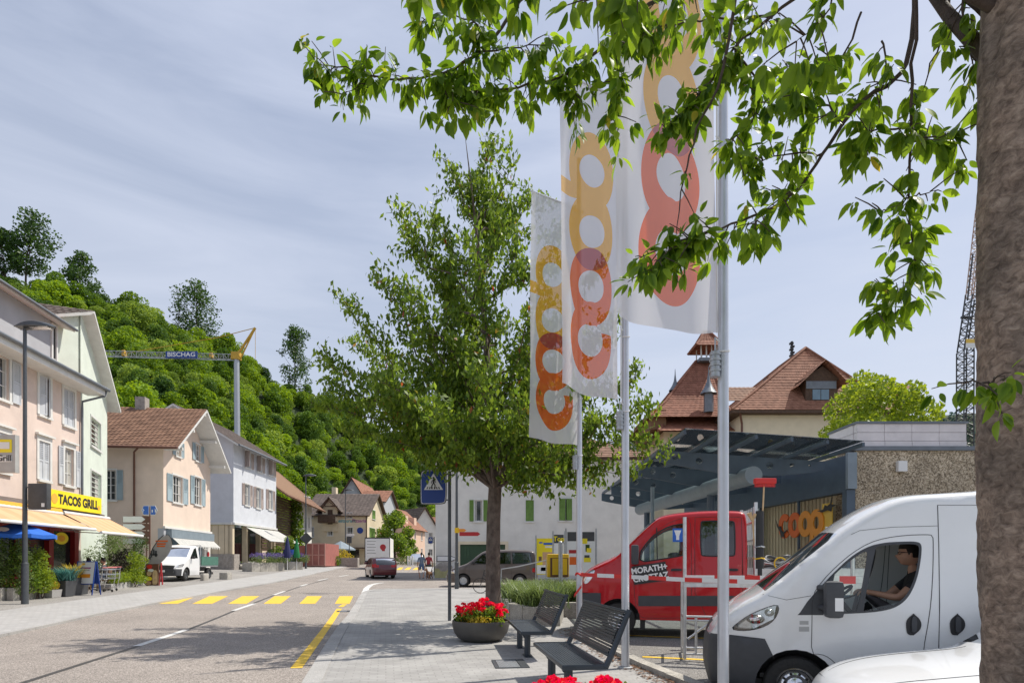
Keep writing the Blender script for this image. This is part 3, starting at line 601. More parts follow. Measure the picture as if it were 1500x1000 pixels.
# ================================================================== pink house with the take-away
Bp = Vector((-19.6, 27.0)); Ap = Vector((-19.6 + .135 * 15, 27.0 - 15))
ph = root('pink_house', (-19, 22, gz(-19, 22)), 'weathered pink plaster house with pale grey shutters above the take-away awnings', 'house')
f = Fac(Ap, Bp, ph); z0 = gz(-17.4, 18) - .3; ze = 9.55
holes = [f.rect(57, 553, 73, 609), f.rect(93, 571, 108.5, 624), f.rect(56.5, 647, 72.5, 703), f.rect(94.5, 657, 107.5, 711), f.rect(-13, 520, 13, 583), f.rect(-13, 633, 13, 690)]
sp = holes[4][0] - 3.0; holes += [(sp, sp + .95, holes[4][2], holes[4][3]), (sp, sp + .95, holes[5][2], holes[5][3])]
shop = (.3, f.L - .25, gz(-19, 22) + .08, 3.25)
m = MB(); f.wall(m, [(0, z0), (f.L, z0), (f.L, ze), (0, ze)], holes + [shop])
fb = Fac(f.p(f.L, 0).xy, f.p(f.L, 0, -9).xy, ph); fb.wall(m, [(0, z0), (9, z0), (9, ze), (4.5, ze + 1.9), (0, ze)])
fa = Fac(f.p(0, 0, -9).xy, f.p(0, 0).xy, ph); fa.wall(m, [(0, z0), (9, z0), (9, ze), (4.5, ze + 1.9), (0, ze)]); m.build('wall', 'pink_plaster', ph)
for h, k in zip(holes, ('ajar', 'closed', 'closed', 'open', 'half', 'closed', 'closed', 'closed')): f.window(h, nv=1, nh=2, sh=k, surround=.13, hood=True)
ov = .85; pitch = .42
roof_plane(ph, f.p(-.5, ze - .0, ov), f.p(f.L + .55, ze - .0, ov), f.p(f.L + .55, ze + (4.5 + ov) * pitch, -4.5), f.p(-.5, ze + (4.5 + ov) * pitch, -4.5), 'tile_red', 24, 52)
roof_plane(ph, f.p(f.L + .55, ze - .0, -9 - ov), f.p(-.5, ze - .0, -9 - ov), f.p(-.5, ze + (4.5 + ov) * pitch, -4.5), f.p(f.L + .55, ze + (4.5 + ov) * pitch, -4.5), 'tile_red', 14, 40)
m = MB(); f.box(m, -.45, f.L + .5, ze - .34, ze - .25, .02, ov - .02); f.box(m, -.45, f.L + .5, ze - .25, ze - .10, ov - .06, ov - .02); m.build('soffit', 'trim_white', ph)
m = MB(); m.tube([f.p(-.5, ze - .05, ov + .07), f.p(f.L + .55, ze - .05, ov + .07)], .075, 8); m.build('gutter', 'lead', ph, 60)
m = MB(); m.tube([f.p(f.L + .45, ze - .1, ov), f.p(f.L + .4, ze - .35, ov - .05), f.p(f.L - .06, ze - .75, .1), f.p(f.L - .06, ze - 1.1, .09), f.p(f.L - .06, 3.95, .09)], .05, 8); m.build('downpipe', 'lead', ph, 60)
# dormer
ud1 = f.uv(84, 500, -.35)[0]; m = MB(); zd0, zd1 = ze + .25, 11.85
f.box(m, ud1 - 5.2, ud1 - .42, zd0, zd1, -2.8, -.38); m.build('dormer_cheek', 'grey_plaster', ph)
m = MB()
for a in (ud1 - .42, ud1 - .1): f.box(m, a, a + .1, zd0, zd1 - .05, -.42, -.32)
f.box(m, ud1 - .32, ud1 - .1, zd1 - .2, zd1 - .05, -.42, -.33); f.box(m, ud1 - .32, ud1 - .1, zd0, zd0 + .5, -.42, -.35); dw = m.build('dormer_window', 'trim_white', ph)
m = MB(); f.box(m, ud1 - .32, ud1 - .1, zd0 + .5, zd1 - .2, -.40, -.38); m.build('pane', 'pane', dw)
m = MB(); f.box(m, ud1 - .30, ud1, zd0, zd1, -2.8, -.43); m.build('dormer_side', 'trim_white', ph)
roof_plane(ph, f.p(ud1 - 5.4, zd1 + .0, .15), f.p(ud1 + .45, zd1 + .0, .15), f.p(ud1 + .45, zd1 + 1.0, -3.2), f.p(ud1 - 5.4, zd1 + 1.0, -3.2), 'tile_red', 10, 22)
m = MB(); m.tube([f.p(ud1 - 5.4, zd1 - .05, .2), f.p(ud1 + .45, zd1 - .05, .2)], .06, 8); m.build('dormer_gutter', 'lead', ph, 60)
# canopy and shopfront
m = MB(); m.prism([f.p(0, 3.52, 0), f.p(f.L + .1, 3.52, 0), f.p(f.L + .1, 3.52, .95), f.p(0, 3.52, .95)], [f.p(0, 3.98, 0), f.p(f.L + .1, 3.98, 0), f.p(f.L + .1, 3.68, .95), f.p(0, 3.68, .95)]); m.build('canopy', 'tile_dark', ph)
m = MB(); zs = shop[2]
n = 8
for i in range(n + 1): c = shop[0] + (shop[1] - shop[0] - .3) * i / n; f.box(m, c, c + .3, zs, 3.25, -.25, .05)
f.box(m, shop[0], shop[1], 2.85, 3.25, -.2, .03); f.box(m, shop[0], shop[1] - 3.2, zs, zs + .55, -.2, .02); m.build('shopfront', 'red_wood', ph)
m = MB(); f.box(m, shop[0], shop[1], zs, 2.85, -.16, -.14); m.build('shop_glass', 'pane', ph)
aw = root('awning', f.p(7, zs, 1), 'long pale orange fabric awning over the take-away terrace with scalloped edge', 'awning', 'take-away awnings')
def awning(rt, u0, u1, zt, zf, out, m1, m2, n=14, val=None, d0=.1):
 for k in range(2):
  mb = MB()
  for i in range(n):
   if i % 2 == k: a = u0 + (u1 - u0) * i / n; b = u0 + (u1 - u0) * (i + 1) / n; mb.prism([f.p(a, zt, d0), f.p(b, zt, d0), f.p(b, zf, out), f.p(a, zf, out)], [f.p(a, zt + .012, d0), f.p(b, zt + .012, d0), f.p(b, zf + .012, out), f.p(a, zf + .012, out)])
  mb.build('fabric', (m1, m2)[k], rt)
 mb = MB(); mb.tube([f.p(u0 - .03, zf + .0, out + .04), f.p(u1 + .03, zf + .0, out + .04)], .06, 8); mb.build('front_bar', 'sign_white', rt, 60)
 mb = MB(); mb.tube([f.p(u0, zt + .03, d0), f.p(u1, zt + .03, d0)], .08, 8); mb.build('roller', 'trim_white', rt, 60)
 for a in (u0 + .25, u1 - .25): mb = MB(); mb.tube([f.p(a, zt - .35, d0), f.p(a, (zt + zf) / 2 - .35, out * .55), f.p(a, zf - .03, out)], .022, 6); mb.build('arm', 'alu', rt)
 if val:
  mb = MB(); k = 40
  for i in range(k): a = u0 + (u1 - u0) * i / k; b = u0 + (u1 - u0) * (i + 1) / k; q = (a + b) / 2; mb.add([f.p(a, zt + .22, d0 + .02), f.p(b, zt + .22, d0 + .02), f.p(b, zt + .05, d0 + .06), f.p(q, zt - .02, d0 + .06), f.p(a, zt + .05, d0 + .06)], [(0, 1, 2, 3, 4)])
  mb.build('valance', val, rt)
awning(aw, 2.0, f.L - 3.2, 3.45, 2.85, 2.2, 'awning', 'awning_stripe', 18, 'awning_valance', 1.0)
aw2 = root('awning', f.p(f.L - 1, zs, 1), 'short pale orange awning folding out beyond the corner of the pink house', 'awning', 'take-away awnings')
awning(aw2, f.L - 3.1, f.L + .35, 3.5, 2.74, 2.4, 'awning', 'awning_stripe', 12, None, 1.0)
# yellow fascia sign
a = f.uv(72, 726, .98)[0]; b = f.uv(148, 740, .98)[0]; sg = root('shop_sign', f.p((a + b) / 2, 3.75, 1), 'long yellow fascia sign reading TACOS GRILL', 'sign')
m = MB(); f.box(m, a, b, 3.70, 4.40, .90, 1.0); m.build('panel', 'sign_yellow', sg)
Mf = lambda fa, u, z, d: Matrix(((fa.u.x, 0, fa.n.x, fa.p(u, z, d).x), (fa.u.y, 0, fa.n.y, fa.p(u, z, d).y), (0, 1, 0, z), (0, 0, 0, 1)))
text('TACOS GRILL', .52, 'black', 'lettering', sg, Mf(f, (a + b) / 2 + .14, 4.04, 1.002), .004, .024, sx=.90)
m = MB(); m.lathe([(.0, 0), (.2, 0), (.2, .008), (0, .008)], 20, Mf(f, a + .3, 4.05, 1.001)); m.build('emblem', 'awning_valance', sg)
m = MB(); m.lathe([(.0, 0), (.1, 0), (.1, .008), (0, .008)], 16, Mf(f, b - .22, 3.95, 1.001)); m.build('emblem', 'awning_valance', sg)
# hanging round sign
dk = root('hanging_disc', f.p(f.uv(90, 800, .6)[0], 2.0, .6), 'round yellow disc hanging in the take-away window', 'sign'); u_, z_ = f.uv(90, 788, .6)
m = MB(); m.lathe([(0, -.01), (.24, -.01), (.25, 0), (.24, .01), (0, .01)], 24, Mf(f, u_, z_, .6) @ Matrix.Rotation(R(-38), 4, 'Y')); m.build('disc', 'sign_yellow', dk)
m = MB(); m.tube([f.p(u_, z_ + .24, .6), f.p(u_, 3.5, .6)], .006, 5); m.build('cord', 'black', dk)
m = MB(); m.lathe([(.0, .011), (.13, .011), (.13, .014), (0, .014)], 20, Mf(f, u_, z_, .6) @ Matrix.Rotation(R(-38), 4, 'Y')); m.build('print', 'awning_valance', dk)
# bracket sign at the left
bs = root('bracket_sign', (-15.6, 18.8, 4.6), 'grey box sign with yellow frame on a bracket from the pink house', 'sign'); c0 = ray_on(-32, 637, Y=18.8); c1 = ray_on(24.5, 692, Y=18.8)
m = MB(); m.box(c0.x, c1.x, 18.74, 18.9, c1.z, c0.z); m.build('panel', 'sign_grey', bs)
q0 = ray_on(-30, 643, Y=18.7); q1 = ray_on(16, 662, Y=18.7); m = MB(); m.box(q0.x, q1.x, 18.725, 18.738, q1.z, q0.z); m.build('yellow_field', 'sign_yellow', bs)
q0 = ray_on(-28, 647, Y=18.7); q1 = ray_on(13, 657, Y=18.7); m = MB(); m.box(q0.x, q1.x, 18.715, 18.724, q1.z, q0.z); m.build('inner_field', 'sign_white', bs)
q0 = ray_on(-30, 667, Y=18.7); q1 = ray_on(16, 676, Y=18.7); m = MB(); m.box(q0.x, q1.x, 18.725, 18.738, q1.z, q0.z); m.build('white_field', 'sign_white', bs)
text('Grill', .26, 'black', 'lettering', bs, Matrix.Translation(ray_on(6, 671, Y=18.72)) @ Matrix.Rotation(R(90), 4, 'X'), .003, .006)
m = MB(); m.tube([(c0.x - 1.7, 18.82, c0.z - .2), (c0.x, 18.82, c0.z - .2)], .03, 6); m.tube([(c0.x - 1.7, 18.82, c1.z + .2), (c0.x, 18.82, c1.z + .2)], .03, 6); m.build('bracket', 'steel_dark', bs)
# ================================================================== green house
gh = root('green_house', (-21, 29, gz(-21, 29)), 'pale green gabled house next to the pink house', 'house')
A = ray_on(118, 822, Y=27.15).xy; B = ray_on(157, 822, Y=32.0).xy; gf = Fac(A, B, gh); zb = gz(-19, 26) - .4
apex = (.2, gf.uv(119, 456)[1]); ee = gf.uv(160, 590)[1]; nl = -.02
m = MB(); hs = [gf.rect(132.5, 615, 147, 656), gf.rect(133, 692, 147.5, 735)]
gf.wall(m, [(nl, zb), (gf.L, zb), (gf.L, ee), (apex[0], apex[1]), (nl, apex[1] - .1)], hs); m.build('wall', 'green_plaster', gh)
for h in hs: gf.window(h, 'green_plaster', nv=0, nh=5, sill=True, sm='trim_white', surround=.05)
m = MB(); gf.box(m, 1.0, gf.L + .02, 3.3, 3.42, 0, .06); m.build('string_course', 'shutter_green', gh)
back = 10
def gp(u, z, d): return gf.p(u, z, d)
sl = (apex[1] - ee) / (gf.L - apex[0])
n0e = f.p(f.L - 4.2, apex[1] - 2.2, -1.2); n1e = n0e + (gp(0, 0, -back) - gp(0, 0, .5))
roof_plane(gh, n0e, n1e, gp(apex[0], apex[1] + .12, -back), gp(apex[0], apex[1] + .12, .5), 'tile_dark', 14, 34)
m = MB(); m.add([V3(n0e, zb), V3(gp(0, 0, -.02), zb), gp(.1, apex[1] - .1, -.02), n0e - Vector((0, 0, .2))], [(0, 1, 2, 3)]); m.build('gable_return', 'green_plaster', gh)
roof_plane(gh, gp(gf.L + .8, ee - sl * .8 + .12, .5), gp(gf.L + .8, ee - sl * .8 + .12, -back), gp(apex[0], apex[1] + .12, -back), gp(apex[0], apex[1] + .12, .5), 'tile_dark', 18, 34)
m = MB(); gfs = Fac(gp(gf.L, 0, 0).xy, gp(gf.L, 0, -back).xy, gh); gfs.wall(m, [(0, zb), (back, zb), (back, ee), (0, ee)]); m.build('side_wall', 'green_plaster', gh)
# ================================================================== beige house
bh = root('beige_house', (-22, 36, gz(-22, 36)), 'beige gabled house with grey-blue shutters and brown tiled roof', 'house')
A = Vector((-20.9, 35.6)); B = Vector((-16.8 - .115 * 42.75, 42.75)); bf = Fac(A, B, bh); zb = gz(-21, 38) - .4; ze = 8.45; zr = 11.35
sw = Fac(bf.p(0, 0, -11).xy, bf.p(0, 0).xy, bh)
hs = [bf.rect(252.5, 697, 267, 736), bf.rect(284.5, 699, 294.5, 739), bf.rect(257, 646, 264.5, 668), bf.rect(286, 651, 293.5, 675)]
shopw = bf.rect(249, 772, 299, 806); shopw = (shopw[0], shopw[1], zb + .95, shopw[3])
m = MB(); bf.wall(m, [(0, 3.6), (bf.L, 3.6), (bf.L, ze), (bf.L / 2, zr), (0, ze)], hs); hw_ = sw.rect(152, 688, 170, 732); sw.wall(m, [(0, zb), (sw.L, zb), (sw.L, ze), (0, ze)], [hw_]); m.build('wall', 'beige_plaster', bh)
m = MB(); bf.wall(m, [(0, zb), (bf.L, zb), (bf.L, 3.6), (0, 3.6)], [shopw]); bf.box(m, -.05, bf.L + .05, 3.55, 3.68, 0, .12); m.build('shop_wall', 'white_plaster', bh)
for h in hs: bf.window(h, nv=1, nh=2, sh='open', shm='shutter_blue', surround=.06)
sw.window(hw_, nv=1, nh=3, sh='open', shm='shutter_blue', surround=.05)
bf.window(shopw, 'trim_white', nv=2, nh=0, sill=False, pane='blue_pane')
ov = 1.15
roof_plane(bh, bf.p(-.7, ze - .15, -11.2), bf.p(-.7, ze - .15, ov), bf.p(bf.L / 2, zr + .25, ov), bf.p(bf.L / 2, zr + .25, -11.2), 'tile_brown', 26, 46)
roof_plane(bh, bf.p(bf.L + .9, ze - .35, -11.2), bf.p(bf.L + .9, ze - .35, ov), bf.p(bf.L / 2, zr + .25, ov), bf.p(bf.L / 2, zr + .25, -11.2), 'tile_brown', 26, 46)
for u, z in ((.15, ze - .1), (bf.L - .15, ze - .1), (bf.L / 2, zr - .1), (bf.L * .25, (ze + zr) / 2 - .1), (bf.L * .75, (ze + zr) / 2 - .1)): m = MB(); bf.box(m, u - .08, u + .08, z - .1, z + .08, 0, ov - .1); m.build('purlin_end', 'trim_white', bh)
m = MB(); m.tube([bf.p(-.85, ze - .22, -11), bf.p(-.85, ze - .22, ov)], .08, 8); m.build('gutter', 'brown_metal', bh, 60)
m = MB(); m.tube([bf.p(-.85, ze - .25, -1.0), bf.p(-.5, ze - .45, -1.4), bf.p(-.09, ze - .9, -1.6), bf.p(-.09, zb, -1.6)], .055, 8); m.build('downpipe', 'brown_metal', bh, 60)
m = MB(); bf.box(m, bf.L / 2 - .3, bf.L / 2 + .3, zr, zr + .9, -3.2, -2.6); m.build('chimney', 'stone_base', bh)
m = MB(); c = bf.rect(247, 757, 305, 772, .3); bf.box(m, .3, bf.L - .2, 3.0, 3.5, .02, .35); m.build('awning_box', 'petrol_light', bh)
m = MB()
for i in range(16): a = .4 + (bf.L - .7) * i / 16; b = .4 + (bf.L - .7) * (i + 1) / 16 - .02; m.quad(bf.p(a, 2.98, .36), bf.p(b, 2.98, .36), bf.p(b, 2.55, .8), bf.p(a, 2.55, .8)); m.add([bf.p(a, 2.55, .8), bf.p(b, 2.55, .8), bf.p((a + b) / 2, 2.38, .81)], [(0, 1, 2)])
m.build('shop_awning', 'awning_white', bh)
m = MB(); bf.box(m, -.02, .5, zb, 3.54, -.3, .03); m.build('corner_pier', 'grey_plaster', bh)
m = MB(); m.lathe([(0, 0), (.2, 0), (.2, .02), (0, .02)], 16, Mf(bf, bf.L - .45, 2.05, .02)); m.build('round_sign', 'sign_red', bh)
# ================================================================== blue-grey house with shop
gb = root('blue_house', (-24, 50, gz(-24, 50)), 'pale blue house with taupe shutters above a flower shop', 'house')
A = G(342, 834); A = Vector((A.x, A.y)); yB = 58.2; B = Vector(((404.5 - CX) / F * yB, yB)); nf = Fac(A, B, gb); zb = gz(A.x, A.y) - .3; ze = nf.uv(345, 650)[1]; z1 = nf.uv(345, 765)[1]
hs = [nf.rect(359, 662, 367, 685), nf.rect(376.5, 669, 383.5, 691), nf.rect(393.5, 674, 400, 696), nf.rect(358.5, 709, 365.5, 740), nf.rect(375, 714, 381.5, 744), nf.rect(393, 717.5, 399, 746)]
m = MB(); nf.wall(m, [(0, z1), (nf.L, z1), (nf.L, ze), (0, ze)], hs); ns = Fac(nf.p(0, 0, -9).xy, A, gb); pit = .62
ns.wall(m, [(0, z1), (9, z1), (9, ze), (4.5, ze + 4.5 * pit), (0, ze)]); m.build('wall', 'blue_plaster', gb)
for i, h in enumerate(hs): nf.window(h, nv=1, nh=1, sh='half' if i < 3 else 'open', shm='shutter_taupe', surround=.06)
roof_plane(gb, nf.p(-.9, ze - .25, .8), nf.p(nf.L + .3, ze - .25, .8), nf.p(nf.L + .3, ze + 4.5 * pit + .25, -4.5), nf.p(-.9, ze + 4.5 * pit + .25, -4.5), 'tile_dark', 16, 36)
roof_plane(gb, nf.p(-.9, ze - .25, -9.8), nf.p(nf.L + .3, ze - .25, -9.8), nf.p(nf.L + .3, ze + 4.5 * pit + .25, -4.5), nf.p(-.9, ze + 4.5 * pit + .25, -4.5), 'tile_dark', 16, 36)
m = MB(); m.tube([nf.p(-.9, ze - .32, .88), nf.p(nf.L + .3, ze - .32, .88)], .09, 8); m.build('gutter', 'lead', gb, 60)
m = MB(); nf.box(m, -.05, nf.L + .05, z1 - .18, z1, -.1, .12); ns.box(m, 0, 8.9, z1 - .18, z1 - .003, -.1, .12); m.build('string_course', 'trim_white', gb)
zs1 = ns.uv(330, 811)[1]; m = MB()
for i in range(14): ns.box(m, 1.5 + 7.3 * i / 14, 1.5 + 7.3 * (i + 1) / 14 - .04, zs1, z1 - .2, -.05, .0)
m.build('board_wall', 'cream_plaster', gb)
m = MB(); ns.box(m, 0, 9, zb, zs1, -.1, .06); nf.box(m, 0, 1.0, zb, zs1, -.3, .055); m.build('plinth', 'stone_base', gb)
m = MB(); nf.box(m, .2, nf.L - .2, zs1 - .6, z1 - .2, -1.6, -1.5); m.build('shop_glass', 'pane', gb)
for u in (.0, 2.6, 5.4, 8.0, nf.L - .35): m = MB(); nf.box(m, u, u + .34, zb, z1 - .18, -.45, -.08); m.build('pillar', 'cream_plaster', gb)
m = MB(); nf.box(m, .3, nf.L, zb, zb + .9, -1.5, -.5); m.build('shop_floor', 'concrete', gb)
for i in range(4): m = MB(); nf.box(m, .9, 2.4, zb + .15 * i, zb + .15 * (i + 1) + .15, -.45 + .0, 1.0 - .28 * i); m.build('step', 'concrete', gb)
m = MB()
for i in range(10): a = 2.2 + (nf.L - 2.0) * i / 10; b = 2.2 + (nf.L - 2.0) * (i + 1) / 10 - .03; m.prism([nf.p(a, z1 - .3, .1), nf.p(b, z1 - .3, .1), nf.p(b, z1 - 1.45, 2.1), nf.p(a, z1 - 1.45, 2.1)], [nf.p(a, z1 - .27, .1), nf.p(b, z1 - .27, .1), nf.p(b, z1 - 1.42, 2.1), nf.p(a, z1 - 1.42, 2.1)])
m.build('shop_awning', 'awning_white', gb)
m = MB(); m.tube([nf.p(2.2, z1 - 1.45, 2.12), nf.p(nf.L + .2, z1 - 1.45, 2.12)], .06, 6); m.build('awning_bar', 'sign_white', gb)
# ================================================================== barn-roofed house beyond
bn = root('barn_house', (-25, 68, gz(-25, 68)), 'old house with wooden barn wall, deep brown eaves and white end wall', 'house')
A = nf.p(nf.L + .3, 0, -1.5).xy; B = Vector(((456.5 - CX) / F * 77, 77.)); qf = Fac(A, B, bn); zb = gz(-25, 66) - .4; ze = 8.6
us = qf.uv(434, 760)[0]; hs = [qf.rect(438.5, 727, 442, 741), qf.rect(446, 727, 449, 741), qf.rect(451.5, 728, 454, 741), qf.rect(438.5, 755, 442, 773), qf.rect(445.5, 756, 449, 773), qf.rect(451, 757, 453.5, 773)]
m = MB(); qf.wall(m, [(us, zb), (qf.L, zb), (qf.L, ze + .3), (us, ze + .3)], hs); m.build('wall', 'white_plaster', bn)
for h in hs: qf.window(h, nv=1, nh=1, surround=.05, shm='shutter_green')
m = MB()
for i in range(22): c = 2.6 + (ze - 2.6) * i / 22; qf.box(m, 0, us - .1, c, c + .22, -.12, -.05 + .05 * (i % 2))
m.build('barn_boards', 'wood_dark', bn)
m = MB(); qf.box(m, 0, us, zb, 2.6, -.12, .02); m.build('plinth', 'cream_plaster', bn)
roof_plane(bn, qf.p(-.3, 8.05, 2.6), qf.p(qf.L + .9, 8.05, 1.6), qf.p(qf.L + .9, 13.2, -4.5), qf.p(-.3, 13.2, -4.5), 'tile_brown', 20, 42, under='wood')
cr_ = qf.p(us - 1.5, 4.2, .6); iv = root('climbing_ivy', V3(cr_, zb), 'ivy climbing the barn wall beside the white end wall', 'ivy')
crown('foliage', [(*qf.p(us - 1.3, 1.5 + k * .95, .35), 1.25 - .08 * k, 1.0, .9) for k in range(8)], 2600, .32, 'leaf_tree', iv, .5)
m = MB(); m.tube([qf.p(us - 1.3, zb, .15), qf.p(us - 1.1, 4, .12), qf.p(us - 1.4, 7.5, .12)], [.1, .07, .02], 6); m.build('stem', 'twig', iv)
def gable_house(name, label, A, B, depth, zb, ze, zr, wm, tm, ridge='along', grid=(2, 3), rows=12, ov=.5, shm=None, wr=None, swr=None, depthwin=True, under='wood_dark', side=1):
 """A,B: left and right end of the front wall seen from outside; ridge along or across the front"""
 t = root(name, ((A[0] + B[0]) / 2, (A[1] + B[1]) / 2, zb), label, 'house'); f = Fac(A, B, t); L_ = f.L
 fr = Fac(f.p(L_, 0).xy, f.p(L_, 0, -depth).xy, t); fl = Fac(f.p(0, 0, -depth).xy, f.p(0, 0).xy, t); fbk = Fac(f.p(L_, 0, -depth).xy, f.p(0, 0, -depth).xy, t)
 hs = wr(f) if wr else [(L_ * (i + .5) / grid[1] - .5, L_ * (i + .5) / grid[1] + .5, zb + 1 + (ze - zb) / grid[0] * j, zb + 1 + (ze - zb) / grid[0] * j + 1.4) for j in range(grid[0]) for i in range(grid[1])]
 sh_ = swr(fr) if swr else []; m = MB(); R4 = lambda l: [(0, zb - .4), (l, zb - .4), (l, ze), (0, ze)]
 G5 = lambda l: [(0, zb - .4), (l, zb - .4), (l, ze), (l / 2, zr), (0, ze)]
 f.wall(m, R4(L_) if ridge == 'along' else G5(L_), hs); fr.wall(m, G5(depth) if ridge == 'along' else R4(depth), sh_); fl.wall(m, G5(depth) if ridge == 'along' else R4(depth)); fbk.wall(m, R4(L_) if ridge == 'along' else G5(L_)); m.build('wall', wm, t)
 for h in hs: f.window(h, nv=1, nh=1, sh='open' if shm else None, shm=shm or 'shutter_green', surround=.06)
 for h in sh_: fr.window(h, nv=1, nh=1, sh='closed' if shm else None, shm=shm or 'shutter_green', surround=.06)
 if ridge == 'along':
  k = (zr - ze) / (depth / 2); q = [((-ov, ze - k * ov + .1, ov), (L_ + ov, ze - k * ov + .1, ov)), ((L_ + ov, ze - k * ov + .1, -depth - ov), (-ov, ze - k * ov + .1, -depth - ov))]; r = ((-ov, zr + .1, -depth / 2), (L_ + ov, zr + .1, -depth / 2))
  roof_plane(t, f.p(*q[0][0]), f.p(*q[0][1]), f.p(*r[1]), f.p(*r[0]), tm, rows, int(L_ * 2.2), under=under); roof_plane(t, f.p(*q[1][0]), f.p(*q[1][1]), f.p(*r[0]), f.p(*r[1]), tm, rows, int(L_ * 2.2), under=under)
 else:
  k = (zr - ze) / (L_ / 2); roof_plane(t, f.p(-ov, ze - k * ov + .1, -depth - ov), f.p(-ov, ze - k * ov + .1, ov), f.p(L_ / 2, zr + .1, ov), f.p(L_ / 2, zr + .1, -depth - ov), tm, rows, int(depth * 2.2), under=under)
  roof_plane(t, f.p(L_ + ov, ze - k * ov + .1, ov), f.p(L_ + ov, ze - k * ov + .1, -depth - ov), f.p(L_ / 2, zr + .1, -depth - ov), f.p(L_ / 2, zr + .1, ov), tm, rows, int(depth * 2.2), under=under)
 return t, f, fr
# ================================================================== pizzeria
zp = 1.0
def pz(f): return [f.rect(480, 763, 487.5, 784), f.rect(508, 772, 517, 786), f.rect(508.5, 751, 511, 758.5), f.rect(513, 751, 515.5, 758.5), f.rect(456, 772, 459.5, 786), f.rect(456, 752, 458.5, 759)]
def pzs(f): return [f.rect(541, 773, 549, 787), f.rect(545, 747, 549.5, 760), f.rect(552, 774, 554.5, 787)]
pzr, pf, pfr = gable_house('pizzeria_house', 'cream house with a small balcony gable and dark roof lettered Restaurant Pizzeria', ray_on(448, 822, Y=80).xy, ray_on(537, 822, Y=80).xy, 11.5, zp, pf_z := 7.9, 11.2, 'cream_plaster', 'tile_dark', 'along', rows=18, wr=pz, swr=pzs, shm=None)
for o in [o for o in pzr.children if o.name.startswith('window')]: pass
for h in pzs(pfr): pfr.shutter(h[0], h[1], h[2], h[3], 'shutter_green', .01)
d0 = pf.rect(474, 742, 494, 756); um = (d0[0] + d0[1]) / 2; hw2 = (d0[1] - d0[0]) / 2
m = MB(); pf.box(m, um - hw2 - .1, um + hw2 + .1, 5.6, 8.6, -1.2, .25); m.prism([pf.p(um - hw2 - .1, 8.6, .25), pf.p(um + hw2 + .1, 8.6, .25), pf.p(um, 10.0, .25)], [pf.p(um - hw2 - .1, 8.6, -1.5), pf.p(um + hw2 + .1, 8.6, -1.5), pf.p(um, 10.0, -1.5)]); m.build('gable_bay', 'cream_plaster', pzr)
for sgn in (-1, 1): roof_plane(pzr, pf.p(um + sgn * (hw2 + .8), 8.15, .8), pf.p(um + sgn * (hw2 + .8), 8.15, -3), pf.p(um, 10.2, -3), pf.p(um, 10.2, .8), 'tile_dark', 8, 8, under='wood_dark')
m = MB(); c = pf.rect(481, 744, 488, 757); pf.box(m, c[0], c[1], 6.55, 8.5, .26, .32); m.build('balcony_door', 'wood_dark', pzr)
b_ = pf.rect(470, 755, 495.5, 766); m = MB(); pf.box(m, b_[0], b_[1], b_[2] + .0, b_[2] + .12, .25, 1.3); bal = m.build('balcony', 'wood_dark', pzr)
nb = 14
for i in range(nb): m = MB(); a = b_[0] + (b_[1] - b_[0]) * i / nb; pf.box(m, a, a + (b_[1] - b_[0]) / nb - .02, b_[2] + .12, b_[3], 1.24, 1.29); m.build('board', 'wood_dark', bal)
m = MB()
for sg_ in (-1, 1): m.tube([pf.p(um, 9.6, .9), pf.p(um + sg_ * .9, 8.9, .9)], .06, 5); m.tube([pf.p(um + sg_ * .2, 8.9, .9), pf.p(um + sg_ * .9, 9.1, .9)], .05, 5)
pf.box(m, um - 1.2, um + 1.2, 8.82, 8.95, .85, .95); m.build('gable_truss', 'wood_dark', pzr)
u_, z_ = pf.uv(506, 762.5); mat('ink_teal', (.05, .30, .36), .6, .1, 3); mat('ink_purple', (.35, .10, .30), .6, .1, 3)
text('Restaurant', .62, 'ink_teal', 'lettering', pzr, Mf(pf, u_ + .05, z_, .01), .01, .012); u_, z_ = pf.uv(524.5, 762.5); text('Pizzeria', .62, 'ink_purple', 'lettering', pzr, Mf(pf, u_ + .15, z_, .01), .01, .012)
u_, z_ = pf.uv(527.5, 776.5); m = MB(); m.lathe([(0, 0), (.42, 0), (.42, .03), (0, .03)], 20, Mf(pf, u_, z_, .01)); m.build('blue_disc', 'sign_blue', pzr)
m = MB(); pf.box(m, -.5, pf.L * .62, 3.35, 3.5, 0, 2.6); pf.box(m, pf.L * .6, pf.L + .2, 3.3, 3.42, 0, 2.0);
for u in (0, 2.5, 5): pf.box(m, u, u + .12, zp - .3, 3.35, 2.4, 2.52)
m.build('porch_roof', 'wood_dark', pzr)
m = MB(); pf.box(m, .3, pf.L - 1, zp, 3.2, .01, .06); m.build('ground_floor_glass', 'pane', pzr)
m = MB(); pf.box(m, pf.L - .05, pf.L + .07, zp, 7.9, 0, .12); m.build('downpipe', 'wood_dark', pzr)
m = MB(); c = pf.rect(486, 708, 492, 722, -6); pf.box(m, c[0], c[1], 10.4, 12.3, -7, -6); m.build('chimney', 'cream_plaster', pzr)
gable_house('rear_house', 'house with an orange tiled hip gable behind the pizzeria', ray_on(497, 822, Y=100).xy, ray_on(534, 822, Y=100).xy, 14, 1.5, 12.3, 15.6, 'grey_plaster', 'tile_orange', 'across', (3, 2))
gable_house('rear_house', 'taller grey house with orange roof showing over the pizzeria ridge', ray_on(527, 822, Y=97).xy, ray_on(562, 822, Y=97).xy, 10, 1.5, 11.4, 13.6, 'grey_plaster', 'tile_orange', 'along', (3, 2))
gable_house('far_house', 'small house with red-brown roof behind the roadside tree', ray_on(562, 822, Y=128).xy, ray_on(598, 822, Y=128).xy, 8, 1.7, 9.4, 12.6, 'cream_plaster', 'tile_red', 'along', (2, 3))
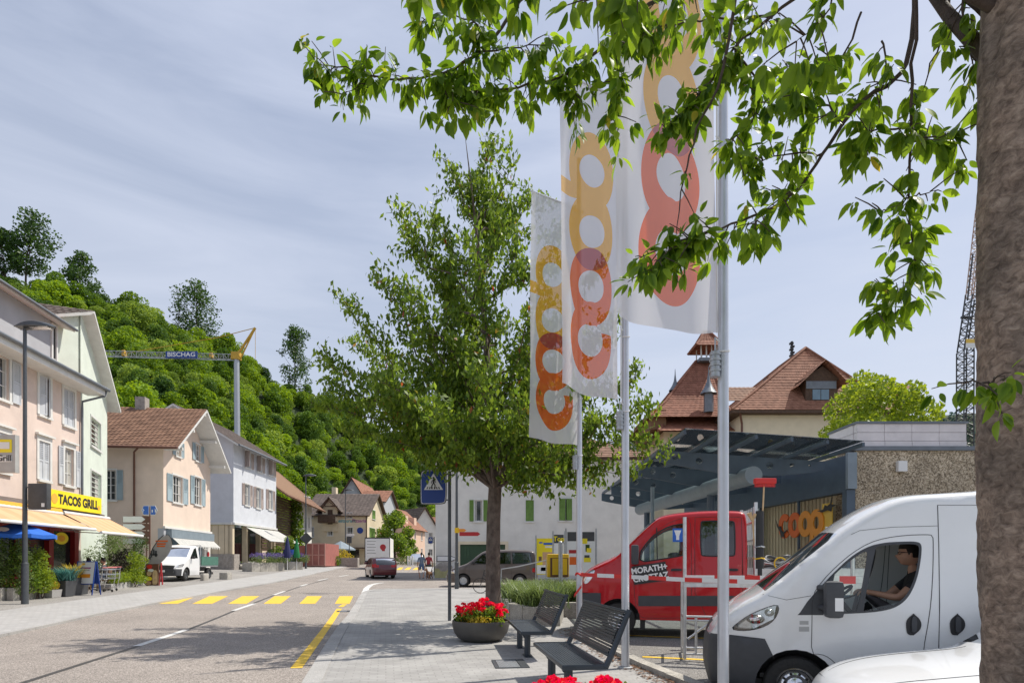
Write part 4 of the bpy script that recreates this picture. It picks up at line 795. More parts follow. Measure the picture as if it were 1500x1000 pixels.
fh, ff, ffr = gable_house('far_house', 'distant rose house with dormers and pinkish tiled roof', (-19.3, 106), (-17.6, 120), 8, 1.7, 7.9, 11.6, 'rose_plaster', 'tile_orange', 'along', (2, 3))
for k in range(2): m = MB(); a = 3 + 5.5 * k; ff.box(m, a, a + 1.6, 8.2, 10, -2.2, -.6); m.build('dormer', 'rose_plaster', fh)
gable_house('far_house', 'distant white house with steep grey gable roof', ray_on(603, 822, Y=124).xy, ray_on(640, 822, Y=128).xy, 10, 1.8, 8.8, 13.0, 'white_plaster', 'tile_dark', 'across', (2, 2))
gable_house('far_house', 'distant house with orange roof behind the white gable', ray_on(628, 822, Y=140).xy, ray_on(668, 822, Y=140).xy, 8, 1.8, 9.6, 12.2, 'rose_plaster', 'tile_orange', 'along', (2, 3))
# ================================================================== white corner building
wb = root('white_building', (2, 41.8, gz(0, 41.8)), 'large white plaster building with green shutters behind the parked brown van', 'building')
A = ray_on(638, 822, Y=41.8).xy; B = ray_on(952, 822, Y=41.8).xy; wf = Fac(A, B, wb); zb = gz(0, 41.8) - .1; ze = 8.9
hs = [wf.rect(695, 732, 707, 763), wf.rect(819, 730, 838, 762), wf.rect(770, 732, 782, 763)]; gar = wf.rect(674, 797, 740, 850); gar = (gar[0], gar[1], zb, gar[3])
m = MB(); wf.wall(m, [(0, zb), (wf.L, zb), (wf.L, ze), (0, ze)], hs + [gar]); wl = Fac(wf.p(0, 0, -14).xy, A, wb); wr_ = Fac(B, wf.p(wf.L, 0, -14).xy, wb)
wl.wall(m, [(0, zb - 1), (14, zb - 1), (14, ze), (0, ze)]); wr_.wall(m, [(0, zb - 1), (14, zb - 1), (14, ze), (0, ze)]); m.build('wall', 'white_plaster', wb)
wf.window(hs[0], nv=0, nh=0, sh='open', shm='shutter_green', surround=.05, louv=True); wf.window(hs[1], nv=1, nh=0, sh='ajar', shm='shutter_green', surround=.04); wf.window(hs[2], nv=0, nh=0, sh='closed', shm='shutter_green', surround=.05)
m = MB(); q = gar; wf.box(m, q[0] - .22, q[0], q[2], q[3] + .22, 0, .05); wf.box(m, q[1], q[1] + .22, q[2], q[3] + .22, 0, .05); wf.box(m, q[0], q[1], q[3], q[3] + .22, 0, .049); m.build('garage_frame', 'school_plaster', wb)
ng_ = 14; gd = MB(); wf.box(gd, q[0], q[1], q[2], q[3], -.16, -.12); gd = gd.build('garage_door', 'shutter_green', wb); mat('green_dark', (.03, .075, .035), .55, .12, 3); gd.data.materials[0] = MT['green_dark']
for i in range(ng_): m = MB(); a = q[0] + (q[1] - q[0]) * i / ng_; wf.box(m, a + .02, a + (q[1] - q[0]) / ng_ - .02, q[2], q[3] - .02, -.12, -.09); m.build('board', 'green_dark', gd)
rr = 4.5; zr = 12.2
for c, k in (((wf.p(-.5, ze - .1, .5), wf.p(wf.L + .5, ze - .1, .5), wf.p(wf.L - 5.5, zr, -7), wf.p(4.5, zr, -7)), 34), ((wf.p(-.5, ze - .1, -14.5), wf.p(-.5, ze - .1, .5), wf.p(4.5, zr, -7), wf.p(4.5, zr, -7)), 30), ((wf.p(wf.L + .5, ze - .1, .5), wf.p(wf.L + .5, ze - .1, -14.5), wf.p(wf.L - 5.5, zr, -7), wf.p(wf.L - 5.5, zr, -7)), 30), ((wf.p(wf.L + .5, ze - .1, -14.5), wf.p(-.5, ze - .1, -14.5), wf.p(4.5, zr, -7), wf.p(wf.L - 5.5, zr, -7)), 34)):
 m = MB(); tiles(m, *c, 16, k); m.build('roof', 'tile_brown', wb)
m = MB(); wf.box(m, -.45, wf.L + .45, ze - .22, ze - .12, -14.4, .45); m.build('soffit', 'wood_dark', wb)
m = MB(); c = wf.rect(637, 832, 662, 849); wf.box(m, -.05, c[1], zb - .3, c[3], -.5, .12); m.build('plinth', 'mossy', wb) if 'mossy' in MT else m.build('plinth', mat('mossy', (.40, .37, .19), .9, .2, 3), wb)
m = MB(); m.ball(wf.p(wf.uv(650, 828)[0], c[3], .02), (.65, .12, .42), 14, 8); m.build('patched_plaster', 'stone_base', wb, 60)
ds = root('direction_sign', wf.p(.2, 1.1, .1), 'white arrow direction sign with black rim on the white building corner', 'sign'); a, z_ = wf.uv(639.5, 818); b, _ = wf.uv(669, 818); c = wf.rect(640, 813.5, 670, 822)
def arrow_sign(fa, rt, u0, u1, z0, z1, d, face, rim, right=True, tip=.35, rw=.035):
 zm = (z0 + z1) / 2
 for k, (i, mm, dd) in enumerate(((0, rim, 0), (rw, face, .012))):
  lp = [(u0 + i, z0 + i), (u1 - tip, z0 + i), (u1 - i * 1.6, zm), (u1 - tip, z1 - i), (u0 + i, z1 - i)] if right else [(u0 + tip, z0 + i), (u1 - i, z0 + i), (u1 - i, z1 - i), (u0 + tip, z1 - i), (u0 + i * 1.6, zm)]
  m = MB(); m.prism([fa.p(p[0], p[1], d + dd - .012) for p in lp], [fa.p(p[0], p[1], d + dd) for p in lp]); m.build('panel' if k == 0 else 'face', mm, rt)
def scribble(fa, rt, u0, u1, z0, z1, d, m, seed=0, rows=1):
 """small illegible line of lettering"""
 rs = random.Random(seed); mb = MB()
 for r in range(rows):
  za = z0 + (z1 - z0) * r / rows; zt = z0 + (z1 - z0) * (r + .7) / rows; h = zt - za; u = u0
  while u < u1:
   w_ = h * rs.uniform(.3, .6)
   if rs.random() < .88: fa.box(mb, u, min(u1, u + h * .16), za, za + h * rs.choice((1, .68, .68)), d, d + .004); fa.box(mb, u + h * .16, min(u1 + h * .2, u + w_), za + h * rs.choice((0, .3, .55)), za + h * rs.choice((0, .3, .55)) + h * .13 + 1e-3, d, d + .003)
   u += w_ + h * .16
 mb.build('lettering', m, rt)
arrow_sign(wf, ds, c[0], c[1], c[2], c[3], .06, 'sign_white', 'black', True, .45, .04); scribble(wf, ds, c[0] + .12, c[1] - .5, c[2] + .07, c[3] - .03, .062, 'black', 3, 2)
# ================================================================== store: concrete block, glazed side wall, canopy
st = root('store_building', (9.8, 17, 0), 'low supermarket with exposed aggregate concrete wall and white panelled parapet', 'building')
m = MB(); m.box(9.83, 24, 17.0, 30, -.4, 4.72); m.build('concrete_wall', 'aggregate', st)
m = MB(); m.box(9.72, 24, 16.93, 17.4, 4.722, 4.84); m.build('coping', 'lead', st)
xs = [9.95 + 3.15 * i / 4 for i in range(5)]
for r, (a, b) in enumerate(((4.845, 5.02), (5.03, 5.27), (5.275, 5.52))):
 for i in range(4): m = MB(); m.box(xs[i] + .006, xs[i + 1] - .006, 17.12 - .02 * (r == 0), 17.3, a, b - .006); m.build('parapet_panel', 'parapet' if 'parapet' in MT else mat('parapet', (.74, .69, .69), .7, .08, 2, dirt=.5, dirtcol=(.36, .33, .33)), st)
 m = MB(); m.box(9.93, 10.0, 17.31, 18.6, a, b - .006); m.build('parapet_panel', 'parapet', st)
m = MB(); m.box(10.01, 13.08, 17.31, 18.6, 4.84, 5.49); m.box(9.9, 13.13, 17.08, 18.64, 5.522, 5.58); m.build('parapet_cap', 'lead', st)
m = MB(); q = ray_on(1320, 683, Y=16.95); m.bev(q.x - .13, q.x + .13, 16.86, 16.998, q.z - .15, q.z + .15, .02); m.build('wall_lamp', 'sign_white', st)
sf = Fac((8.72, 30), (9.62, 17.02), st)
m = MB(); sf.box(m, 0, sf.L, 3.55, 4.60, -.4, .02); m.build('fascia', 'petrol', st); m = MB(); m.box(9.56, 9.82, 16.9, 17.02, 3.62, 4.66); m.build('fascia_end', 'petrol_light', st)
m = MB(); m.box(9.56, 9.80, 16.96, 17.2, -.4, 3.6); m.build('corner_post', 'petrol', st)
mat('ribbed', (.55, .48, .33), .85, .12, 14, stretch=(1, 8, .2))
nrib = 46
m = MB()
for i in range(nrib): a = 3 + (sf.L - 3.3) * i / nrib; sf.box(m, a, a + (sf.L - 3.3) / nrib * .7, .3, 3.55, -.35, -.28)
sf.box(m, 3, sf.L - .2, .3, 3.55, -.42, -.36); m.build('ribbed_blind', 'ribbed', st)
m = MB(); sf.box(m, 0, sf.L, -.4, .3, -.4, 0); m.build('plinth', 'petrol', st)
for i in range(5):
 a = sf.L * i / 5; m = MB(); sf.box(m, a, a + .07, .3, 3.55, -.05, .02); m.build('mullion', 'petrol', st)
 if i > 2: continue
 m = MB(); sf.box(m, a + .075, a + sf.L / 5 - .005, .3, 3.55, -.03, -.02); m.build('window_pane', 'roof_glass', st)
# shop lettering
mat('logo_red', (.72, .13, .01), .4, .06, 3); mat('logo_orange', (.78, .30, .03), .4, .06, 3); mat('logo_yellow', (.76, .50, .08), .4, .06, 3)
lg = root('store_sign', sf.p(sf.L - 2, 2.2, .05), 'orange coop lettering with bird silhouettes on the store window', 'sign')
def ring(mb, fa, uc, zc, au, az, bu, bz, d0, d1, a0=0, a1=360, n=36):
 k = n + 1 if a1 - a0 < 360 else n; vs = []
 for i in range(k):
  t = R(a0 + (a1 - a0) * i / n)
  for (p, q) in ((au, az), (bu, bz)):
   for d in (d0, d1): vs.append(fa.p(uc + p * math.cos(t), zc + q * math.sin(t), d))
 fs = []
 for i in range(n if k > n else n):
  o = 4 * i; e = 4 * ((i + 1) % k)
  fs += [(o + 1, e + 1, e + 3, o + 3), (o, o + 1, e + 1, e), (o + 2, e + 2, e + 3, o + 3), (o, e, e + 2, o + 2)]
 if k > n: fs += [(0, 1, 3, 2), (4 * n, 4 * n + 2, 4 * n + 3, 4 * n + 1)]
 mb.add(vs, fs)
ul, zl = sf.uv(1150, 766, .03); ur, _ = sf.uv(1197, 766, .03); spu = (ur - ul) / 3; zl -= .10
for i, (mm, a0, a1) in enumerate((('logo_red', 42, 318), ('logo_red', 0, 360), ('logo_orange', 0, 360), ('logo_orange', 0, 360))):
 m = MB(); ring(m, sf, ul + spu * i, zl, spu * .60, .42, spu * .24, .19, .022 + .003 * i, .06 + .003 * i, a0, a1); m.build('letter', mm, lg)
m = MB(); sf.box(m, ul + spu * 2.45, ul + spu * 2.74, zl - .78, zl - .05, .03, .068); m.build('stem', 'logo_orange', lg)
m = MB(); sf.box(m, ul + spu * 3.4, ul + spu * 4.2, zl - .38, zl + .55, .0, .025); m.build('field', 'logo_yellow', lg)
for (pu, pz_, rot, k) in ((1143, 777, -30, 1), (1211, 744, 25, 1)):
 u0_, z0_ = sf.uv(pu, pz_, .1); sc_ = .55 if k else .4; lp = [(-.9, .35), (-.35, .12), (-.1, .28), (.05, .1), (.35, .1), (.75, .5), (.45, -.02), (.8, -.25), (.45, -.18), (.25, -.35), (.0, -.12), (-.5, .02)]
 c_, s_ = math.cos(R(rot)), math.sin(R(rot)); q = [(u0_ + (x * c_ - y * s_) * sc_, z0_ + (x * s_ + y * c_) * sc_) for x, y in lp]; m = MB(); m.prism([sf.p(a, b, .085) for a, b in q], [sf.p(a, b, .09) for a, b in q]); m.build('bird_sticker', 'black', lg)
# canopy
cn = root('glass_canopy', (6.5, 22, 0), 'dark blue perforated steel ribs carrying a glass canopy in front of the store', 'canopy')
TOP = [(9.25, 4.50), (4.35, 4.84)]; BOT = [(4.35, 4.50), (4.6, 4.44), (6.1, 4.17), (7.6, 4.07), (8.5, 4.14), (9.25, 4.24)]
HOL = [(4.84, 4.63, .10), (5.53, 4.52, .105), (7.62, 4.38, .105), (8.27, 4.39, .07), (8.8, 4.38, .035)]
def rib(Y):
 out = TOP + BOT; loops = [out] + [[(x + r * math.cos(2 * math.pi * k / 18), z + r * math.sin(2 * math.pi * k / 18)) for k in range(18)] for x, z, r in HOL]
 V, T = cdt(loops, []); m = MB(); fs = []
 for t in T:
  c = sum((V[i] for i in t), Vector((0, 0))) / 3
  if inpoly(c.x, c.y, out) and not any(math.hypot(c.x - x, c.y - z) < r * .97 for x, z, r in HOL): fs.append(tuple(t))
 for y in (Y, Y + .06): m.add([(v.x, y, v.y) for v in V], fs)
 for lp in loops:
  n = len(lp)
  for i in range(n): a, b = lp[i], lp[(i + 1) % n]; m.quad((a[0], Y, a[1]), (b[0], Y, b[1]), (b[0], Y + .06, b[1]), (a[0], Y + .06, a[1]))
 m.build('rib', 'petrol', cn)
RY = (17.55, 20.4, 23.2, 26.0, 28.8)
for Y in RY: rib(Y)
def ztop(x): return 4.50 + (9.25 - x) * (.42 / 6.05)
for i in range(6):
 x = 4.42 + .92 * i; m = MB(); m.prism([(x, 15.3, ztop(x)), (x + .07, 15.3, ztop(x)), (x + .07, 29.2, ztop(x)), (x, 29.2, ztop(x))], [(x, 15.3, ztop(x) + .10), (x + .07, 15.3, ztop(x) + .10), (x + .07, 29.2, ztop(x) + .10), (x, 29.2, ztop(x) + .10)]); m.build('purlin', 'petrol', cn)
for i in range(5):
 for j in range(6):
  x0, x1 = 4.43 + .92 * i, 4.43 + .92 * (i + 1) - .02; y0, y1 = 15.2 + 2.35 * j, 15.2 + 2.35 * (j + 1) - .03; m = MB()
  m.prism([(x0, y0, ztop(x0) + .112), (x1, y0, ztop(x1) + .112), (x1, y1, ztop(x1) + .112), (x0, y1, ztop(x0) + .112)], [(x0, y0, ztop(x0) + .126), (x1, y0, ztop(x1) + .126), (x1, y1, ztop(x1) + .126), (x0, y1, ztop(x0) + .126)]); m.build('glass_panel', 'roof_glass', cn)
m = MB(); m.tube([(6.92, 17.0, 4.02), (6.1, 28.3, 4.02)], .26, 20); m.build('main_tube', 'petrol_light', cn, 60)
for x, y in ((6.18, 27.2), (6.7, 20.0)): m = MB(); m.tube([(x, y, -.1), (x, y, 3.8)], .13, 12); m.build('post', 'petrol', cn, 60)
m = MB(); m.tube([(5.2, 22, -.1), (5.2, 22, 4.3)], .07, 10); m.build('post', 'petrol_light', cn, 60)
# ================================================================== school with tiled roofs
sc = root('school_building', (15, 50, 0), 'cream school with red tiled hip roofs, dormer and small tower', 'building')
def S(px, py, Y=50): return ray_on(px, py, Y=Y)
w0, w1 = S(1085, 603), S(1312, 603); m = MB(); m.box(w0.x, w1.x, 50, 63, 0, w0.z + .2); w2 = S(950, 640, 54); m.box(S(972, 640, 53).x, w0.x - .02, 53, 66, 0, S(972, 632, 53).z); m.build('wall', 'school_plaster', sc)
m = MB(); e0, e1 = S(1072, 598, 49.2), S(1322, 598, 49.2); m.box(e0.x, e1.x, 49.2, 63.8, e0.z - .35, e0.z - .12); m.build('eaves', 'wood_dark', sc)
def hip(rt, x0, x1, y0, y1, ze, apexes, zmid, zt, kin, tm, rows=10, flare=True):
 """hip roof with a shallow skirt (up to zmid) and a steep upper part meeting the ridge apexes [(x,y),(x,y)]"""
 a, b = apexes; t = kin
 c = [(x0, y0), (x1, y0), (x1, y1), (x0, y1)]; tops = [a, b, b, a] if abs(a[0] - b[0]) > .01 else [a, a, b, b]
 md = [(p[0] + (q[0] - p[0]) * t, p[1] + (q[1] - p[1]) * t) for p, q in zip(c, tops)]
 for i in range(4):
  j = (i + 1) % 4; m = MB(); n = max(6, int(math.hypot(c[j][0] - c[i][0], c[j][1] - c[i][1]) * 2.0))
  tiles(m, (*c[i], ze), (*c[j], ze), (*md[j], zmid), (*md[i], zmid), rows // 2, n); tiles(m, (*md[i], zmid), (*md[j], zmid), (*tops[j], zt), (*tops[i], zt), rows, n); m.build('roof', tm, rt)
 m = MB()
 for p, q, r in zip(c, md, tops): m.tube([(*p, ze + .05), (*q, zmid + .08), (*r, zt + .08)], .11, 6)
 if a != b: m.tube([(*a, zt + .08), (*b, zt + .08)], .12, 6)
 m.build('ridge_tiles', tm, rt)
apz = S(1182, 509, 54); hip(sc, e0.x, e1.x, 49.2, 64, e0.z - .1, ((apz.x, 54.2), (apz.x, 60)), S(1110, 572, 50.5).z, apz.z, .30, 'tile_orange', 16)
dA = S(1180, 586, 49.9); dB = S(1226, 586, 49.9); zt_ = S(1200, 556, 49.9).z; m = MB(); m.box(dA.x, dB.x, 49.9, 54, dA.z, zt_); zap = S(1204, 536, 49.9).z; xm = (dA.x + dB.x) / 2 + .1
m.prism([(dA.x - .3, 49.9, zt_), (dB.x + .3, 49.9, zt_), (xm, 49.9, zap)], [(dA.x - .3, 55, zt_), (dB.x + .3, 55, zt_), (xm, 55, zap)]); dm = m.build('dormer', 'wood_dark', sc)
for sgn, xe in ((-1, S(1168, 566, 49.5)), (1, S(1241, 562, 49.5))): m = MB(); tiles(m, (xe.x, 49.3, xe.z), (xe.x, 55, xe.z), (xm, 55, zap + .35), (xm, 49.3, zap + .35), 7, 12); m.build('dormer_roof', 'tile_orange', dm)
m = MB(); a, b = S(1181, 569, 49.85), S(1225, 558, 49.85); m.box(a.x, b.x, 49.84, 49.89, a.z, b.z); m.build('lintel', 'lead', dm)
for k in (0, 1): m = MB(); a, b = S(1190.5 + 12.5 * k, 585, 49.85), S(1202 + 12.5 * k, 570, 49.85); m.box(a.x, b.x, 49.86, 49.895, a.z, b.z); m.build('window', 'blue_pane', dm)
# tower part on the left
t0, t1 = S(951, 610, 52), S(1074, 610, 52); hip(sc, t0.x, t1.x, 52, 62, t0.z, ((S(1024, 525, 56).x, 57), (S(1046, 525, 56).x, 57)), S(985, 585, 53).z, S(1030, 530, 57).z, .34, 'tile_red', 18)
t0, t1 = S(963, 632, 51.6), S(1080, 632, 51.6); hip(sc, t0.x, t1.x, 51.2, 60, t0.z, ((S(990, 600, 53).x, 55), (S(1060, 600, 53).x, 55)), S(975, 620, 52).z, S(1000, 606, 54).z, .4, 'tile_red', 8)
m = MB(); a, b = S(952, 630, 53), S(974, 602, 53); m.box(a.x, b.x, 52.6, 60, a.z, b.z); m.build('bay', 'wood', sc)
q = S(1035, 525, 57)
for dx in (-.75, -.25, .25, .75):
 for dy in (-.7, .7): m = MB(); m.tube([(q.x + dx, 57 + dy, q.z - .3), (q.x + dx, 57 + dy, q.z + 1.0)], .06, 5); m.build('cupola_post', 'trim_white', sc)
m = MB(); m.box(q.x - .95, q.x + .95, 56.1, 57.9, q.z - .5, q.z - .2); m.build('cupola_floor', 'lead', sc)
hip(sc, q.x - 1.4, q.x + 1.4, 55.6, 58.4, q.z + .8, ((q.x - .3, 57), (q.x + .3, 57)), q.z + 1.5, q.z + 2.5, .5, 'tile_red', 6)
for (px, yb, yt, Y, r) in ((989, 580, 545, 56, .42), (1038, 587, 541, 52.3, .52)):
 a, b = S(px, yb, Y), S(px, yt, Y); m = MB(); h = b.z - a.z; m.tube([(a.x, Y, a.z - 1.0), (a.x, Y, a.z + h * .25)], r * .8, 8); tu = m.build('turret', 'lead', sc); m = MB(); m.lathe([(r * 1.45, a.z + h * .22), (r * .75, a.z + h * .42), (r * .32, a.z + h * .62), (.05, a.z + h * .9), (.02, b.z + .3)], 8, None, (a.x, Y, 0)); m.build('spire', 'lead', tu, 40)
m = MB(); a, b = S(1070, 588, 55), S(1132, 561, 55); tiles(m, (a.x - 2, 54, a.z - .2), (b.x, 54, a.z - .2), (b.x, 57, b.z + .2), (a.x - 2, 57, b.z + .2), 6, 14); m.build('link_roof', 'tile_brown', sc)
m = MB(); a = S(1300, 570, 58); m.box(a.x - 3, a.x + 1.5, 57, 64, a.z - 4, a.z - .4); tiles(m, (a.x - 3, 56, a.z - .5), (a.x + 2.2, 56, a.z - .5), (a.x + .8, 60, a.z + 1.4), (a.x - 3, 60, a.z + 1.4), 8, 14); m.build('rear_roof', 'tile_orange', sc)
m = MB(); a, b = S(1160, 540, 60), S(1160, 500, 60); m.tube([(a.x, 60, a.z), (a.x, 60, b.z)], .12, 6)
for i in range(9): m.box(a.x - .22 + .1 * (i % 2), a.x + .12 + .1 * (i % 2), 59.85, 60.15, a.z + (b.z - a.z) * i / 9, a.z + (b.z - a.z) * (i + .6) / 9)
m.build('aerial', 'black', sc)
m = MB(); a = S(1131, 560, 56); m.box(a.x - .5, a.x + .5, 56, 56.8, a.z - 1, a.z + .5); m.build('chimney', 'brown_metal', sc)
m = MB(); a = S(1089, 605, 49.9); m.tube([(a.x - .6, 49.2, a.z + .2), (a.x - .15, 49.85, a.z - .9), (a.x - .15, 49.85, 0)], .09, 6); m.build('downpipe', 'brown_metal', sc)
a = S(1283, 655, 33); bt = root('garden_tree', (a.x, 33, 0), 'bright yellow-green maple rising behind the store parapet', 'tree'); m = MB(); m.tube([(a.x, 33, -.2), (a.x + .1, 33, 4), (a.x - .1, 33, 8)], [.22, .16, .06], 8); m.build('trunk', 'twig', bt)
random.seed(5); bl = [(*ray_on(px + random.uniform(-4, 4), py, Y=33 + random.uniform(-2, 2)), r, r, r * .8) for px, py, r in ((1230, 640, 1.2), (1245, 600, 1.5), (1275, 575, 1.3), (1268, 560, .8), (1300, 600, 1.7), (1330, 575, .8), (1340, 610, 1.4), (1360, 605, .7), (1260, 640, 1.7), (1320, 645, 1.8), (1205, 655, .8), (1255, 580, 1.0), (1290, 565, .7), (1345, 590, .6))]
crown('crown', bl, 9000, .22, 'leaf_bright', bt, .5, .75)
# ================================================================== cranes
def lattice(mb, a, b, w, bays, r=.05, tri=False, up=Vector((0, 1, 0))):
 a, b = Vector(a), Vector(b); d = (b - a).normalized(); s1 = d.cross(up).normalized(); s2 = d.cross(s1).normalized()
 cs = [s1 * w / 2 + s2 * w / 2, -s1 * w / 2 + s2 * w / 2, -s1 * w / 2 - s2 * w / 2, s1 * w / 2 - s2 * w / 2] if not tri else [s1 * w / 2 + s2 * w * .4, -s1 * w / 2 + s2 * w * .4, -s2 * w * .5]
 k = len(cs)
 for c in cs: mb.tube([a + c, b + c], r, 4)
 for i in range(bays):
  p, q = a + (b - a) * i / bays, a + (b - a) * (i + 1) / bays
  for j in range(k):
   c, e = cs[j], cs[(j + 1) % k]; mb.tube([p + (c if i % 2 else e), q + (e if i % 2 else c)], r * .6, 3, False); mb.tube([p + c, p + e], r * .6, 3, False)
ck = root('tower_crane', (ray_on(348, 822, Y=78).x, 78, 1), 'grey self-erecting crane with long jib reading BISCHAG in front of the wood', 'crane')
K = lambda x, y: ray_on(x, y, Y=78)
m = MB(); m.tube([(K(349, 822).x, 78, .5), K(346.5, 525)], [.42, .34], 10); m.build('mast', 'galv', ck, 60)
m = MB(); lattice(m, K(344, 524.5), K(150, 519), .8, 26, .05, True); m.build('jib', 'galv', ck)
mat('crane_yellow', (.55, .33, .03), .5, .1, 2)
m = MB(); m.tube([K(345, 524), K(374, 480)], .16, 6); m.tube([K(352, 526), K(374, 480)], .09, 6); m.tube([K(340, 522), K(358, 508)], .08, 5); m.build('head_frame', 'crane_yellow', ck); m = MB(); m.bev(K(340, 520).x, K(352, 520).x, 77.6, 78.4, K(340, 527).z, K(340, 516).z, .05); m.build('slewing_head', 'crane_yellow', ck); m = MB(); m.bev(K(308, 520).x, K(312, 520).x, 77.7, 78.3, K(308, 524).z, K(308, 517).z, .05); m.build('winch', 'crane_yellow', ck); m = MB(); m.bev(K(180, 520).x, K(184, 520).x, 77.7, 78.3, K(180, 522).z, K(180, 513).z, .05); m.build('trolley', 'crane_yellow', ck)
m = MB(); m.tube([K(374, 480), K(320, 494), K(180, 518)], .05, 4); m.tube([K(374, 480), K(374, 525)], .03, 4); m.build('tie_rod', 'crane_yellow', ck)
m = MB(); a, b = K(247, 527), K(293, 517); m.box(a.x, b.x, 77.3, 77.36, a.z, b.z); m.build('name_board', 'sign_blue', ck)
cf = Fac((a.x, 77.29), (b.x, 77.29), ck); text('BISCHAG', .80, 'sign_white', 'lettering', ck, Mf(cf, cf.L / 2, (a.z + b.z) / 2, .0), .01, .015, sx=1.12)
c2 = root('luffing_crane', (ray_on(1413, 822, Y=120).x, 120, 1), 'tall lattice crane with raised red and white jib beside the tree trunk', 'crane')
K2 = lambda x, y: ray_on(x, y, Y=120)
m = MB(); lattice(m, K2(1413, 800), K2(1414, 515), 2.0, 34, .13); lattice(m, K2(1414, 515), K2(1426, 435), 1.9, 9, .14); m.build('mast', 'darkgrey', c2)
m = MB(); lattice(m, K2(1424, 435), K2(1439, 305), 1.5, 16, .11); m.build('jib', 'crane_red' if 'crane_red' in MT else mat('crane_red', (.62, .26, .12), .5, .5, 2, col2=(.78, .70, .64)), c2)
m = MB(); m.tube([K2(1417, 440), K2(1425, 372)], .16, 5); m.tube([K2(1408, 465), K2(1422, 465)], .3, 5); m.tube([K2(1411, 462), K2(1414, 432)], .12, 5); m.build('mast_head', 'darkgrey', c2)
a, b = K2(1407.5, 513), K2(1422, 506); m = MB(); m.box(a.x, b.x, 118.6, 118.7, a.z, b.z); m.build('sign_lower', 'sign_white', c2); a, b = K2(1407.5, 506), K2(1422, 500); m = MB(); m.box(a.x, b.x, 118.6, 118.7, a.z, b.z); m.build('sign_upper', 'logo_yellow', c2)
# ================================================================== vehicles
def chaikin(p, it=2, closed=False):
 for _ in range(it):
  q = [] if closed else [p[0]]; n = len(p)
  for i in range(n if closed else n - 1):
   a, b = p[i], p[(i + 1) % n]; q.append((a[0] * .75 + b[0] * .25, a[1] * .75 + b[1] * .25)); q.append((a[0] * .25 + b[0] * .75, a[1] * .25 + b[1] * .75))
  if not closed: q.append(p[-1])
  p = q
 return p
def resample(p, step):
 o = []
 for i in range(len(p) - 1):
  a, b = p[i], p[i + 1]; k = max(1, int(math.hypot(b[0] - a[0], b[1] - a[1]) / step))
  o += [(a[0] + (b[0] - a[0]) * j / k, a[1] + (b[1] - a[1]) * j / k) for j in range(k)]
 return o + [p[-1]]
def segdist(P_, poly):
 P_ = np.asarray(P_, float); d = np.full(len(P_), 1e9)
 for a, b in zip(poly[:-1], poly[1:]):
  a = np.array(a); b = np.array(b); ab = b - a; t = np.clip(((P_ - a) @ ab) / (ab @ ab + 1e-12), 0, 1); d = np.minimum(d, np.linalg.norm(P_ - (a + t[:, None] * ab), axis=1))
 return d
